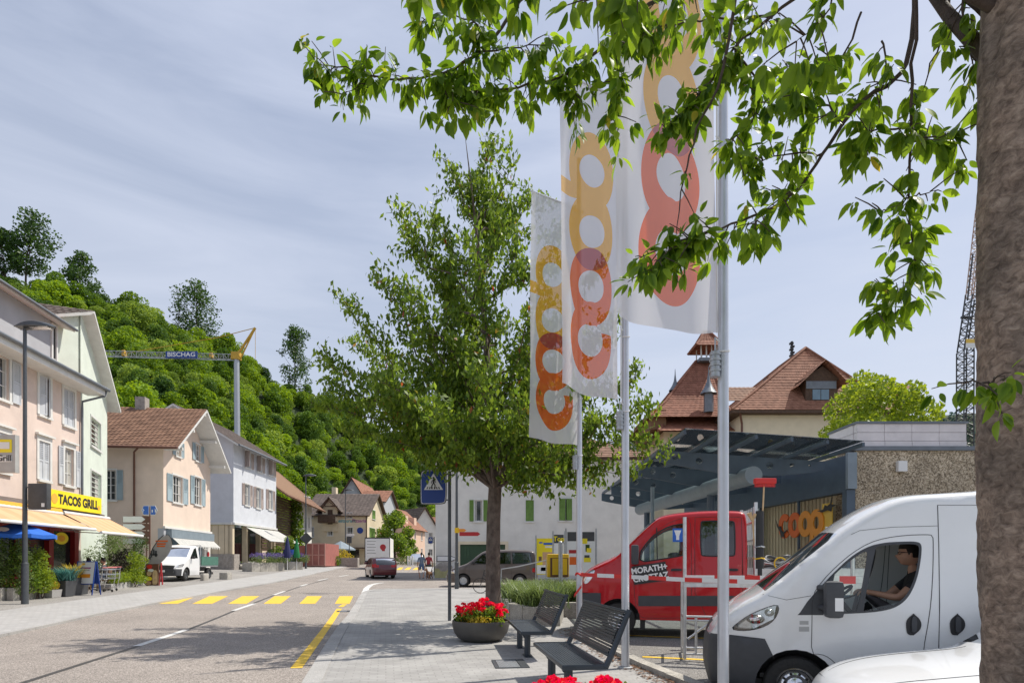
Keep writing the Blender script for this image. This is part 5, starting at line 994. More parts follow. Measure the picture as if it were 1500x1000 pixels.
class Car:
 def __init__(s, rt, upper, W, wheels, rw, ra, zc, paint, belt=1.1, tumble=.10, nose=(.5, .16), tail=(.3, .05), edge=.09, grid=.10, L=None):
  s.rt = rt; s.up = upper; s.W = W; s.belt = belt; s.tumble = tumble; s.nose = nose; s.tail = tail; s.edge = edge; s.paint = paint; s.zc = zc; s.L = L or max(p[0] for p in upper); s.wheels = wheels; s.rw = rw
  bot = []; e = upper[-1]; f_ = upper[0]; s.arch = []
  for xw in sorted(wheels, reverse=True):
   a0 = math.asin(max(-.9, min(.9, (zc - rw) / ra))); arc = [(xw + ra * math.cos(t), rw + ra * math.sin(t)) for t in [a0 + (math.pi - 2 * a0) * i / 14 for i in range(15)]]; bot += arc; s.arch.append(arc)
  s.out = list(upper) + [(e[0] - .05, zc)] * (e[1] > zc + .01) + bot + [(f_[0] + .05, zc)] * (f_[1] > zc + .01)
  s.grid = grid
 def hw(s, pts):
  p = np.asarray(pts, float).reshape(-1, 2); x, z = p[:, 0], p[:, 1]; h = np.full(len(p), s.W / 2)
  h -= s.nose[1] * np.clip(1 - x / s.nose[0], 0, 1) ** 2; h -= s.tail[1] * np.clip(1 - (s.L - x) / s.tail[0], 0, 1) ** 2
  h -= s.tumble * np.clip(z - s.belt, 0, 9) ** 1.25; h -= .05 * np.clip(.55 - z, 0, 1) * 2; h += .012 * np.cos(np.clip((z - .8) / .5, -1.5, 1.5))
  d = segdist(p, s.up); r = s.edge; h -= r * (1 - np.sqrt(np.clip(1 - np.clip((r - d) / r, 0, 1) ** 2, 0, 1))); return h
 def side(s, regions, body='body', inset=.0):
  xs = [p[0] for p in s.out]; zs = [p[1] for p in s.out]; pts = []
  g_ = s.grid; nx = int((max(xs) - min(xs)) / g_); nz = int((max(zs) - min(zs)) / g_)
  for i in range(1, nx):
   for j in range(1, nz):
    x = min(xs) + g_ * i; z = min(zs) + g_ * j
    if inpoly(x, z, s.out): pts.append((x, z))
  for k in (.12, .35, .65, 1.0):                                    # rows that follow the rounded edge
   for i in range(1, len(s.up) - 1):
    a, b = s.up[i - 1], s.up[i + 1]; l = math.hypot(b[0] - a[0], b[1] - a[1]) + 1e-9; q = (s.up[i][0] + (b[1] - a[1]) / l * s.edge * k, s.up[i][1] - (b[0] - a[0]) / l * s.edge * k)
    if inpoly(*q, s.out): pts.append(q)
  V, T = cdt([s.out] + [r[1] for r in regions], pts); A = [(v.x, v.y) for v in V]; H = s.hw(A); groups = {}
  for t in T:
   c = sum((V[i] for i in t), Vector((0, 0))) / 3
   if not inpoly(c.x, c.y, s.out): continue
   k = -1
   for i, r in enumerate(regions):
    if inpoly(c.x, c.y, r[1]): k = i; break
   groups.setdefault(k, []).append(tuple(t))
  made = {}
  for k, ts in groups.items():
   nm, mt, off = (body, s.paint, 0) if k < 0 else (regions[k][0], regions[k][2], regions[k][3] if len(regions[k]) > 3 else 0)
   if k < 0:
    s.bodytri = (A, H, ts); continue
   if mt is None: continue
   for sg in (-1, 1):
    m = MB(); used = sorted({i for t in ts for i in t}); ix = {u: n for n, u in enumerate(used)}
    m.add([(A[u][0] - s.L / 2, sg * (H[u] + off), A[u][1]) for u in used], [tuple(ix[i] for i in (t if sg < 0 else t[::-1])) for t in ts]); o = m.build(nm, mt, s.rt, 40); made.setdefault(nm, []).append(o)
  return made
 def shell(s, strips, crownk=.05, m_=8, body='body', mats=None):
  """body = both side skins plus the skin across roof, nose and tail; strips: list of (name, material, test(x,z,i))"""
  A, H, ts = s.bodytri; m = MB(); used = sorted({i for t in ts for i in t}); ix = {u: n for n, u in enumerate(used)}
  for sg in (-1, 1): m.add([(A[u][0] - s.L / 2, sg * H[u], A[u][1]) for u in used], [tuple(ix[i] for i in (t if sg < 0 else t[::-1])) for t in ts])
  U = s.up; HU = s.hw(U); parts = {}
  rows = []
  for i, (x, z) in enumerate(U):
   a, b = U[max(i - 1, 0)], U[min(i + 1, len(U) - 1)]; l = math.hypot(b[0] - a[0], b[1] - a[1]) + 1e-9; nx, nz = -(b[1] - a[1]) / l, (b[0] - a[0]) / l
   rows.append([(x + nx * crownk * (1 - (2 * j / m_ - 1) ** 2) - s.L / 2, HU[i] * (2 * j / m_ - 1), z + nz * crownk * (1 - (2 * j / m_ - 1) ** 2)) for j in range(m_ + 1)])
  for i in range(len(U) - 1):
   xm, zm = (U[i][0] + U[i + 1][0]) / 2, (U[i][1] + U[i + 1][1]) / 2
   for j in range(m_):
    hit = None
    for nm, mt, test in strips:
     if test(xm, zm, (j + .5) / m_ * 2 - 1): hit = (nm, mt); break
    q = (rows[i][j], rows[i][j + 1], rows[i + 1][j + 1], rows[i + 1][j])
    (parts.setdefault(hit, MB()) if hit else m).quad(*q)
  bm = bmesh.new(); me = m.mesh(body, s.paint); bm.from_mesh(me); bmesh.ops.remove_doubles(bm, verts=bm.verts, dist=.0015); bmesh.ops.recalc_face_normals(bm, faces=bm.faces); bm.to_mesh(me); bm.free(); me.shade_smooth(); me.set_sharp_from_angle(angle=R(40)); s.body = link(bpy.data.objects.new(body, me), s.rt)
  for (nm, mt), mb in parts.items():
   me = mb.mesh(nm, mt); bm = bmesh.new(); bm.from_mesh(me); bmesh.ops.remove_doubles(bm, verts=bm.verts, dist=.0015); bm.to_mesh(me); bm.free(); me.shade_smooth(); link(bpy.data.objects.new(nm, me), s.rt)
  m = MB(); m.box(.15 - s.L / 2, s.L / 2 - .15, -s.W / 2 + .2, s.W / 2 - .2, s.zc - .02, s.zc + .12); m.build('underbody', 'black', s.rt)
  for arc in s.arch:
   H = s.hw(arc)
   for sg in (-1, 1):
    m = MB()
    for i in range(len(arc) - 1): a, b = arc[i], arc[i + 1]; m.quad((a[0] - s.L / 2, sg * (H[i] - .002), a[1]), (b[0] - s.L / 2, sg * (H[i + 1] - .002), b[1]), (b[0] - s.L / 2, sg * (H[i + 1] - .42), b[1]), (a[0] - s.L / 2, sg * (H[i] - .42), a[1]))
    m.add([(a[0] - s.L / 2, sg * (s.W / 2 - .43), a[1]) for a in arc], [tuple(range(len(arc)))]); m.build('wheel_arch', 'black', s.rt)
 def on(s, x, z, sg=-1, off=0): return Vector((x - s.L / 2, sg * (float(s.hw([(x, z)])[0]) + off), z))
 def line(s, pts, r=.005, name='seam', m='black', off=.0, both=True, closed=False, n=4):
  p = resample(pts + ([pts[0]] if closed else []), .06)
  for sg in ((-1, 1) if both else (-1,)): mb = MB(); mb.tube([s.on(x, z, sg, off) for x, z in p], r, n); mb.build(name, m, s.rt, 60)
 def wheel(s, x, sg, w=.215, style='steel', rim='chrome', r=None):
  r = r or s.rw; wh = bpy.data.objects.new('wheel', None); link(wh, s.rt); wh.location = (x - s.L / 2, sg * (s.W / 2 - w / 2 - .035), r); wh.rotation_euler = (R(90) * (1 if sg < 0 else -1), 0, 0)
  rr = r * .62; m = MB(); m.lathe([(rr, -w / 2), (r * .80, -w / 2 - .012), (r * .94, -w / 2 + .008), (r, -w / 2 + .045), (r, w / 2 - .045), (r * .94, w / 2 - .008), (r * .80, w / 2 + .012), (rr, w / 2), (rr, -w / 2)], 36); m.build('tyre', 'rubber', wh, 35)
  m = MB(); m.lathe([(rr, w / 2 - .004), (rr * .93, w / 2 - .012), (rr * .86, w / 2 - .055), (rr * .84, 0), (0, 0)], 32)
  if style == 'steel':
   m.lathe([(rr * .84, w / 2 - .06), (rr * .62, w / 2 - .03), (rr * .45, w / 2 - .045), (rr * .3, w / 2 - .02), (0, w / 2 - .012)], 32)
  else:
   for k in range(style): a = 2 * math.pi * k / style; m.box(rr * .12, rr * .9, -rr * .09, rr * .09, w / 2 - .04, w / 2 - .018, Matrix.Rotation(a, 4, 'Z'))
   m.lathe([(rr * .24, w / 2 - .05), (rr * .24, w / 2 - .012), (0, w / 2 - .008)], 20)
  m.build('rim', rim, wh, 35)
  if style == 'steel':
   m = MB()
   for k in range(10): a = 2 * math.pi * k / 10; m.lathe([(0, 0), (rr * .075, 0), (rr * .075, .004), (0, .004)], 8, Matrix.Translation((rr * .68 * math.cos(a), rr * .68 * math.sin(a), w / 2 - .032)))
   m.build('rim_hole', 'black', wh)
  return wh
 def finish(s, ws=None, **k):
  for x in s.wheels:
   for sg in (-1, 1): s.wheel(x, sg, **k)
def place(name, label, cat, cx, cy, cz, hx, hy, group=None):
 return root(name, (cx, cy, cz), label, cat, group, math.atan2(-hy, -hx), False)
def rrect(x0, z0, x1, z1, r=.05, sk=0):
 return chaikin([(x0 + r * .2, z0), (x0 + r, z0), (x1 - r, z0), (x1, z0 + r), (x1 + sk, z1 - r), (x1 + sk - r, z1), (x0 + sk + r, z1), (x0 + sk, z1 - r), (x0, z0 + r)], 2, True)
# ------------------------------------------------------------------ white panel van with driver
BA = R(19); BD = Vector((math.cos(BA), -math.sin(BA))); BN = Vector((math.sin(BA), math.cos(BA)))     # parked vehicles: nose to tail, near side to far side
def side_map(px0, Y0, zg):
 n0 = Vector(((px0 - CX) / F * Y0, Y0))
 def v(px, py):
  dx = (px - CX) / F; t = n0.dot(BN) / Vector((dx, 1)).dot(BN); return ((Vector((dx * t, t)) - n0).dot(BD), CH - (py - HY) / F * t - zg)
 return n0, v
VL = 5.5; vz = -.22; n0, v = side_map(1034, 7.05, vz); q = n0 + BD * VL / 2 + BN * 1.02
van = place('panel_van', 'white high-roof panel van with its driver at the wheel', 'van', q.x, q.y, vz, -BD.x, -BD.y)
up = [(.06, .27), (.0, .50), v(1035, 962), v(1037, 940), v(1044, 922), v(1070, 898), v(1094, 882), v(1118, 869), v(1146, 847), v(1188, 814), v(1230, 781), v(1249, 766), v(1281, 746), v(1318, 728.5), v(1350, 722), v(1400, 719.5), (3.4, 2.545), (4.6, 2.545), (5.3, 2.52), (5.42, 2.40), (5.47, 1.5), (5.5, .8), (5.47, .35)]
up = resample(chaikin(up, 2), .09); wx = v(1166, 0)[0]
c = Car(van, up, 2.05, (wx, wx + 3.45), .345, .43, .27, 'van_white', belt=1.25, tumble=.105, nose=(.75, .30), edge=.10, grid=.085, L=VL)
C_ = lambda pts, it=2: chaikin([v(*p) for p in pts], it, True)
win = C_([(1172, 898), (1182, 882), (1200, 861), (1222, 838), (1247, 815), (1272, 800), (1296, 794), (1320, 792.5), (1345, 792), (1353, 796), (1352, 812), (1347, 838), (1340, 858), (1330, 875), (1316, 887), (1296, 894), (1262, 897.5), (1220, 898.5)], 2)
tri = [v(*p) for p in ((1168, 900), (1172, 896), (1182, 881), (1204, 856), (1206, 875), (1206, 900))]
bar = [v(*p) for p in ((1275, 796), (1282, 796), (1261, 899), (1254, 899))]
glassA = C_([(1208, 894), (1208, 868), (1216, 848), (1236, 829), (1256, 814), (1270, 806), (1272, 812), (1256, 892), (1250, 895), (1225, 896)], 1)
glassB = C_([(1263, 894), (1284, 803), (1288, 799), (1320, 796.5), (1342, 796), (1349, 799), (1348, 812), (1343, 838), (1336, 857), (1327, 872), (1313, 884), (1294, 891), (1270, 894.5)], 1)
head = C_([(1071, 922), (1080, 913), (1096, 901), (1117, 891), (1139, 884), (1141, 893), (1134, 907), (1122, 916), (1104, 922), (1085, 924)], 1)
bump = [v(*p) for p in ((1020, 931), (1070, 931), (1120, 935.5), (1134, 964), (1138, 980), (1140, 1060), (1020, 1060))]
door = C_([(1188, 957), (1189, 915), (1189.5, 872), (1205, 850), (1226, 829), (1250, 809), (1276, 794), (1300, 787), (1330, 783), (1360, 782), (1370, 783), (1370, 800), (1367, 850), (1361, 900), (1351, 955), (1350, 990), (1240, 990), (1228, 975), (1214, 962), (1202, 957)], 1)
pan = C_([(1379, 738), (1378, 800), (1376, 880), (1374, 955), (1374, 1010), (1560, 1010), (1560, 738)], 1)
glassL = [p for p in glassB if p[1] < v(1300, 876)[1]]
mk = c.side([('side_window', glassA, 'car_glass', -.012), ('lowered_glass', glassL, 'car_glass', -.012), ('opening', glassB, None, 0), ('window_surround', win, 'plastic', .002), ('mirror_triangle', tri, 'plastic', .003), ('headlight', head, 'lamp_glass', .004), ('front_bumper', bump, 'plastic', .012), ('door', door, 'van_white', 0), ('sliding_door', pan, 'van_white', 0)])
ws0, ws1 = v(1120, 0)[0], v(1231, 0)[0]
c.shell([('windscreen', 'car_glass', lambda x, z, t: ws0 < x < ws1 and abs(t) < .94), ('front_bumper', 'plastic', lambda x, z, t: x < .5 and z < v(1080, 934)[1]), ('grille', 'black', lambda x, z, t: x < .35 and v(1080, 934)[1] <= z < v(1080, 917)[1] and abs(t) < .55)], .06, 12)
c.line(door, .0045, closed=True); c.line([v(1379, 738), v(1378, 800), v(1376, 880), v(1374, 955), v(1374, 1010)], .0045); c.line([v(1379, 738), v(1560, 738)], .003)
c.line([v(1060, 930), v(1120, 935), v(1134, 964)], .004); c.line([v(1188, 872), v(1152, 878), v(1118, 870)], .003); c.line([v(1249, 782), v(1262, 776), v(1310, 771), v(1378, 769)], .003)
c.line(head, .005, 'lamp_rim', 'darkgrey', closed=True)
for sg in (-1, 1):
 m = MB(); m.ball(c.on(*v(1107, 907), sg, -.06), (.10, .05, .055), 12, 8); m.build('lamp_bulb', 'chrome', van, 60); m = MB(); m.ball(c.on(*v(1127, 897), sg, -.05), (.05, .04, .045), 12, 8); m.build('lamp_bulb', 'headlight', van, 60)
 b0 = C_([(1071, 922), (1096, 901), (1139, 884), (1134, 907), (1104, 922)], 0); m = MB(); m.add([c.on(x, z, sg, -.10) for x, z in b0], [tuple(range(len(b0)))]); m.build('lamp_back', 'headlight', van)
 for hx in (1337.5, 1401.5):
  a, b = v(hx - 11, 929), v(hx + 11, 898); y = -(c.W / 2 + .004); zc_ = (a[1] + b[1]) / 2
  lp = rrect(a[0], a[1], b[0], b[1], .07); m = MB(); m.prism([c.on(x, z, sg, -.01) for x, z in lp], [c.on(x, z, sg, .012) for x, z in lp]); hd = m.build('handle_recess', 'black', van)
  m = MB(); xm = (a[0] + b[0]) / 2; lp = rrect(xm - .024, a[1] + .035, xm + .024, b[1] - .03, .02); m.prism([c.on(x, z, sg, .010) for x, z in lp], [c.on(x, z, sg, .038) for x, z in lp]); m.build('handle', 'plastic', hd, 30)
 q = c.on(*v(1216, 876), sg, .16); m = MB(); m.bev(q.x - .085, q.x + .10, q.y - .10, q.y + .10, q.z - .20, q.z + .20, .05); mi = m.build('mirror', 'plastic', van, 50)
 for dz in (-.1, .12): m = MB(); m.tube([c.on(*v(1200, 876), sg, -.02) + Vector((0, 0, dz)), q + Vector((0, 0, dz))], .035, 8); m.build('mirror_arm', 'plastic', mi, 60)
 m = MB(); m.box(q.x + .005, q.x + .085, q.y + sg * .1, q.y + sg * .104, q.z - .12, q.z + .02); m.build('mirror_label', 'sign_white', mi)
 m = MB(); m.quad(*[c.on(*v(*p), sg, .003) for p in ((1171, 914), (1184, 914), (1184, 908.5), (1171, 908.5))]); m.quad(*[c.on(*v(*p), sg, .003) for p in ((1170, 924), (1185, 924), (1185, 917), (1170, 917))]); m.build('door_lettering', 'sign_grey', van)
c.finish()
m = MB(); x0, x1 = ws0 + .0 - VL / 2, 2.4 - VL / 2
m.bev(.75 - VL / 2, 1.35 - VL / 2, -.85, .85, .95, 1.36, .08); m.build('dashboard', 'plastic', van, 40)
m = MB(); m.box(2.75 - VL / 2, 2.80 - VL / 2, -.88, .88, .4, 2.2); m.build('bulkhead', 'cream_trim', van); m = MB(); m.box(.6 - VL / 2, 2.75 - VL / 2, -.9, .9, .42, .47); m.build('cab_floor', 'black', van)
sx = 2.27 - VL / 2
for sy in (-.48, .48):
 m = MB(); m.bev(sx - .45, sx + .15, sy - .26, sy + .26, .78, 1.02, .06); m.bev(-.09, .09, sy - .26, sy + .26, 0, .78, .07, Matrix.Translation((sx + .18, 0, .98)) @ Matrix.Rotation(R(14), 4, 'Y')); m.bev(-.06, .06, sy - .13, sy + .13, .80, 1.0, .05, Matrix.Translation((sx + .18, 0, .98)) @ Matrix.Rotation(R(14), 4, 'Y')); m.build('seat', 'seat_cloth', van, 50)
m = MB(); SWM = Matrix.Translation((1.47 - VL / 2, -.48, 1.36)) @ Matrix.Rotation(R(-38), 4, 'Y'); ring_pts = [SWM @ Vector((.2 * math.cos(a), .2 * math.sin(a), 0)) for a in [2 * math.pi * i / 24 for i in range(25)]]; m.tube(ring_pts, .016, 6, False); m.tube([SWM @ Vector((-.19, 0, 0)), SWM @ Vector((0, 0, -.03)), SWM @ Vector((.0, .19, 0))], .014, 6); m.tube([SWM @ Vector((0, 0, -.03)), SWM @ Vector((0, -.19, 0))], .014, 6); m.tube([SWM @ Vector((0, 0, 0)), SWM @ Vector((0, 0, -.35))], .03, 8); m.build('steering_wheel', 'plastic', van, 60)
m = MB(); b0 = c.on(*v(1120, 866));
for k, yy in enumerate((-.75, -.1)): m.tube([(b0.x + .03, yy, b0.z + .03), (b0.x + .34, yy + .35, b0.z + .28)], .012, 5)
m.build('wiper', 'black', van)
# ------------------------------------------------------------------ red crew-cab tipper truck
BA = R(13); BD = Vector((math.cos(BA), -math.sin(BA))); BN = Vector((math.sin(BA), math.cos(BA)))
TL = 5.75; tz = LOTZ(4, 12.3); n0, v = side_map(845, 12.5, tz); q = n0 + BD * TL / 2 + BN * 1.0
trk = place('crew_truck', 'red crew-cab works truck lettered MORATH+ CROTTAZ parked behind barrier tape', 'truck', q.x, q.y, tz, -BD.x, -BD.y)
xcab = v(1096, 0)[0]
up = [(.08, .36), (.02, .50), v(846, 870), v(848, 855), v(856, 838), v(875, 828), v(900, 817.5), v(915, 803), v(938, 780.5), v(960, 760.5), v(972, 754.5), v(998, 750), v(1040, 747), v(1080, 747), v(1092, 748.5), v(1096, 756), v(1096.5, 800), v(1095, 850), v(1094, 905)]
up = resample(chaikin(up, 2), .09)
c = Car(trk, up, 1.99, (.86,), .355, .44, .36, 'red_paint', belt=1.25, tumble=.11, nose=(.7, .26), tail=(.1, .02), edge=.08, grid=.09, L=TL); c.tail = (.01, 0)
C_ = lambda pts, it=1: chaikin([v(*p) for p in pts], it, True)
w1 = C_([(937, 823), (938, 808), (947, 795), (962, 780), (980, 770), (1001, 766), (1003, 768), (1003, 812), (990, 815), (965, 819)]); w2 = C_([(1027, 764), (1031, 762), (1074, 762), (1077.5, 765), (1077.5, 811), (1074, 814), (1031, 814), (1027, 811)])
d1 = C_([(937, 903), (930, 880), (928, 845), (932, 815), (952, 787), (975, 767), (998, 758), (1012, 757), (1013, 800), (1013, 904), (950, 905)]); d2 = C_([(1018, 904), (1018, 757), (1022, 756), (1086, 756), (1088, 758), (1088, 904)])
st1 = [v(*p) for p in ((935, 872), (1096, 872), (1096, 887), (935, 887))]; st0 = [v(*p) for p in ((840, 868), (880, 868), (880, 915), (840, 915))]
hl = C_([(852, 852), (858, 838), (872, 832), (868, 845), (858, 856)])
c.side([('side_window', w1, 'car_glass', -.01), ('rear_door_window', w2, 'tint_glass', -.01), ('side_moulding', st1, 'plastic', .012), ('front_bumper', st0, 'plastic', .01), ('headlight', hl, 'headlight', .003), ('front_door', d1, 'red_paint'), ('rear_door', d2, 'red_paint')])
c.shell([('windscreen', 'car_glass', lambda x, z, t: v(902, 0)[0] < x < v(960, 0)[0] and abs(t) < .93), ('front_bumper', 'plastic', lambda x, z, t: x < .45 and z < v(1100, 868)[1]), ('rear_window', 'tint_glass', lambda x, z, t: x > xcab - .06 and v(1100, 815)[1] < z < v(1100, 763)[1] and abs(t) < .8)], .06, 10)
for d in (d1, d2): c.line(d, .005, closed=True)
for w_ in (w1, w2): c.line(w_, .014, 'window_seal', 'black', closed=True, n=5)
m = MB(); m.tube([c.on(*v(962, 772), -1, .0), c.on(*v(963, 820), -1, .0)], .012, 5); m.build('window_bar', 'black', trk)
for sg in (-1, 1):
 for hx in (991, 1073): a = v(hx, 834); m = MB(); lp = rrect(a[0] - .11, a[1] - .025, a[0] + .11, a[1] + .025, .02); m.prism([c.on(x, z, sg, 0) for x, z in lp], [c.on(x, z, sg, .035) for x, z in lp]); m.build('handle', 'black', trk)
 q = c.on(*v(930, 812), sg, .14); m = MB(); m.bev(q.x - .07, q.x + .08, q.y - .09, q.y + .09, q.z - .2, q.z + .2, .04); mi = m.build('mirror', 'plastic', trk, 50); m = MB(); m.tube([c.on(*v(934, 815), sg, -.02), q], .03, 6); m.build('mirror_arm', 'plastic', mi)
 m = MB(); m.box(.86 + .44 - TL / 2, .86 + .54 - TL / 2, sg * .86 - .1, sg * .86 + .1, .16, .62); m.build('mud_flap', 'rubber', trk)
def fac_of(cc, x0, x1, off): return None
# door lettering on a black panel, slightly tilted
pc = v(952, 839); mm = Matrix.Translation(c.on(pc[0], pc[1], -1, .034)) @ Matrix.Rotation(R(90), 4, 'X') @ Matrix.Rotation(R(9), 4, 'Z')
m = MB(); m.box(-.34, .34, -.19, .19, -.002, .002, mm); pl = m.build('name_panel', 'black', trk)
text('MORATH+', .165, 'sign_white', 'lettering', pl, mm @ Matrix.Translation((0, .085, .003)), .001, .006, sx=.92); text('CROTTAZ', .165, 'sign_white', 'lettering', pl, mm @ Matrix.Translation((0, -.085, .003)), .001, .006, sx=.92)
bp_ = v(993, 783); bm2 = Matrix.Translation(c.on(bp_[0], bp_[1], -1, .006)) @ Matrix.Rotation(R(82), 4, 'X'); m = MB(); m.box(-.10, .10, -.14, .14, -.002, .002, bm2); pk = m.build('parking_card', 'sign_blue2', trk); m = MB(); m.add([bm2 @ Vector(p) for p in ((-.07, .10, .004), (.07, .10, .004), (.03, -.02, .004), (.03, -.10, .004), (-.03, -.10, .004), (-.03, -.02, .004))], [tuple(range(6))]); m.build('print', 'sign_white', pk)
for x in (.86, 4.55):
 for sg in (-1, 1): c.wheel(x, sg)
m = MB(); m.bev(1.0 - TL / 2, 1.6 - TL / 2, -.8, .8, 1.0, 1.38, .07); m.build('dashboard', 'plastic', trk)
for x in (2.0, 3.0):
 for sy in (-.5, .5): m = MB(); m.bev(x - .1 - TL / 2, x + .1 - TL / 2, sy - .26, sy + .26, .9, 1.75, .06); m.build('seat', 'seat_cloth', trk)
m = MB(); m.box(xcab - TL / 2, TL / 2 - .1, -.4, .4, .55, .75); m.build('chassis', 'black', trk)
xb0 = xcab + .12 - TL / 2; m = MB(); m.box(xb0, TL / 2, -.98, .98, .92, 1.0); m.build('load_floor', 'alu', trk)
for sy in (-1, 1):
 for k in range(3): m = MB(); m.box(xb0, TL / 2, sy * .98 - .018, sy * .98 + .018, 1.003 + k * .14, 1.003 + k * .14 + .134); m.build('side_board', 'alu', trk)
m = MB(); m.box(TL / 2 - .03, TL / 2, -.95, .95, 1.0, 1.42); m.build('tail_board', 'alu', trk)
m = MB()
for sy in (-.93, .93): m.box(xb0, xb0 + .06, sy - .04, sy + .04, 1.0, v(1100, 735)[1])
for k in range(4): m.box(xb0 + .01, xb0 + .05, -.89, .89, 1.25 + k * .36, 1.29 + k * .36)
for k in range(9): m.box(xb0 + .02, xb0 + .035, -.88 + k * .2, -.865 + k * .2, 1.0, v(1100, 740)[1])
m.build('head_rack', 'alu', trk)
# tools carried on the truck
tl = v(1113, 0)[0] - TL / 2; TMX = Matrix.Translation(trk.location) @ Matrix.Rotation(trk.rotation_euler.z, 4, 'Z'); TW = lambda x, y, z: TMX @ Vector((x, y, z)); tb = root('tool_tube', TW(tl, -.92, 1.0), 'black tube holding brooms tied to the rack of the red truck', 'tool holder', world=False); z745, z805 = v(1100, 748)[1] - 1.0, v(1100, 800)[1] - 1.0
m = MB(); m.tube([(0, 0, 0), (0, 0, z745)], .09, 12); m.build('tube', 'black', tb, 60)
for zz, mm_ in ((.62, 'post_yellow'), (.85, 'galv')): m = MB(); m.tube([(.1 * math.cos(a), .1 * math.sin(a), zz + .01 * math.sin(3 * a)) for a in [i * math.pi / 6 for i in range(13)]], .014, 5); m.build('strap', mm_, tb)
br = root('broom', TW(tl, -.92, 2.0), 'red street broom standing head up in the black tube', 'broom', world=False); m = MB(); m.tube([(.02, 0, -.6), (.10, 0, v(1113, 706)[1] - 2.0)], .016, 6); m.build('handle', 'wood_light', br); zz = v(1100, 705)[1] - 2.0; m = MB(); m.bev(-.1, .33, -.05, .05, zz - .04, zz + .07, .02); m.build('head', 'tape_red', br)
V = [[(x + random.uniform(-.01, .01), y, zz - .03), (x + .01, y, zz - .03), (x + .01, y, zz - .1), (x, y, zz - .1)] for x in np.linspace(-.08, .3, 30) for y in (-.03, 0, .03)]; link(bpy.data.objects.new('bristles', npmesh('bristles', V, 4, 'tape_red')), br)
sh2 = root('shovel', TW(tl - .03, -.94, 2.0), 'wooden handled shovel grips sticking out of the black tube', 'shovel', world=False); m = MB(); m.tube([(0, 0, -.8), (-.10, 0, .38)], .018, 6); m.tube([(-.10, 0, .36), (-.17, 0, .52)], [.02, .05], 8); m.tube([(-.10, .0, .36), (-.04, 0, .5)], [.02, .04], 8); m.build('handle', 'wood_light', sh2)
cb = root('cable_coil', TW(tl + .45, -.4, 1.0), 'grey hose coil with yellow cable on the load bed', 'hose', world=False)
for k in range(5): m = MB(); m.tube([((.34 - .03 * k) * math.cos(a), (.3) * math.sin(a), .42 + .05 * k + .05 * math.sin(2 * a + k)) for a in [i * math.pi / 10 for i in range(21)]], .028, 6); m.build('hose_turn', 'galv' if k % 2 else 'darkgrey', cb, 60)
m = MB(); m.tube([(.12 * math.cos(a) - .1, -.33, .52 + .12 * math.sin(a)) for a in [i * math.pi / 8 for i in range(17)]], .014, 5); m.build('yellow_cable', 'post_yellow', cb)
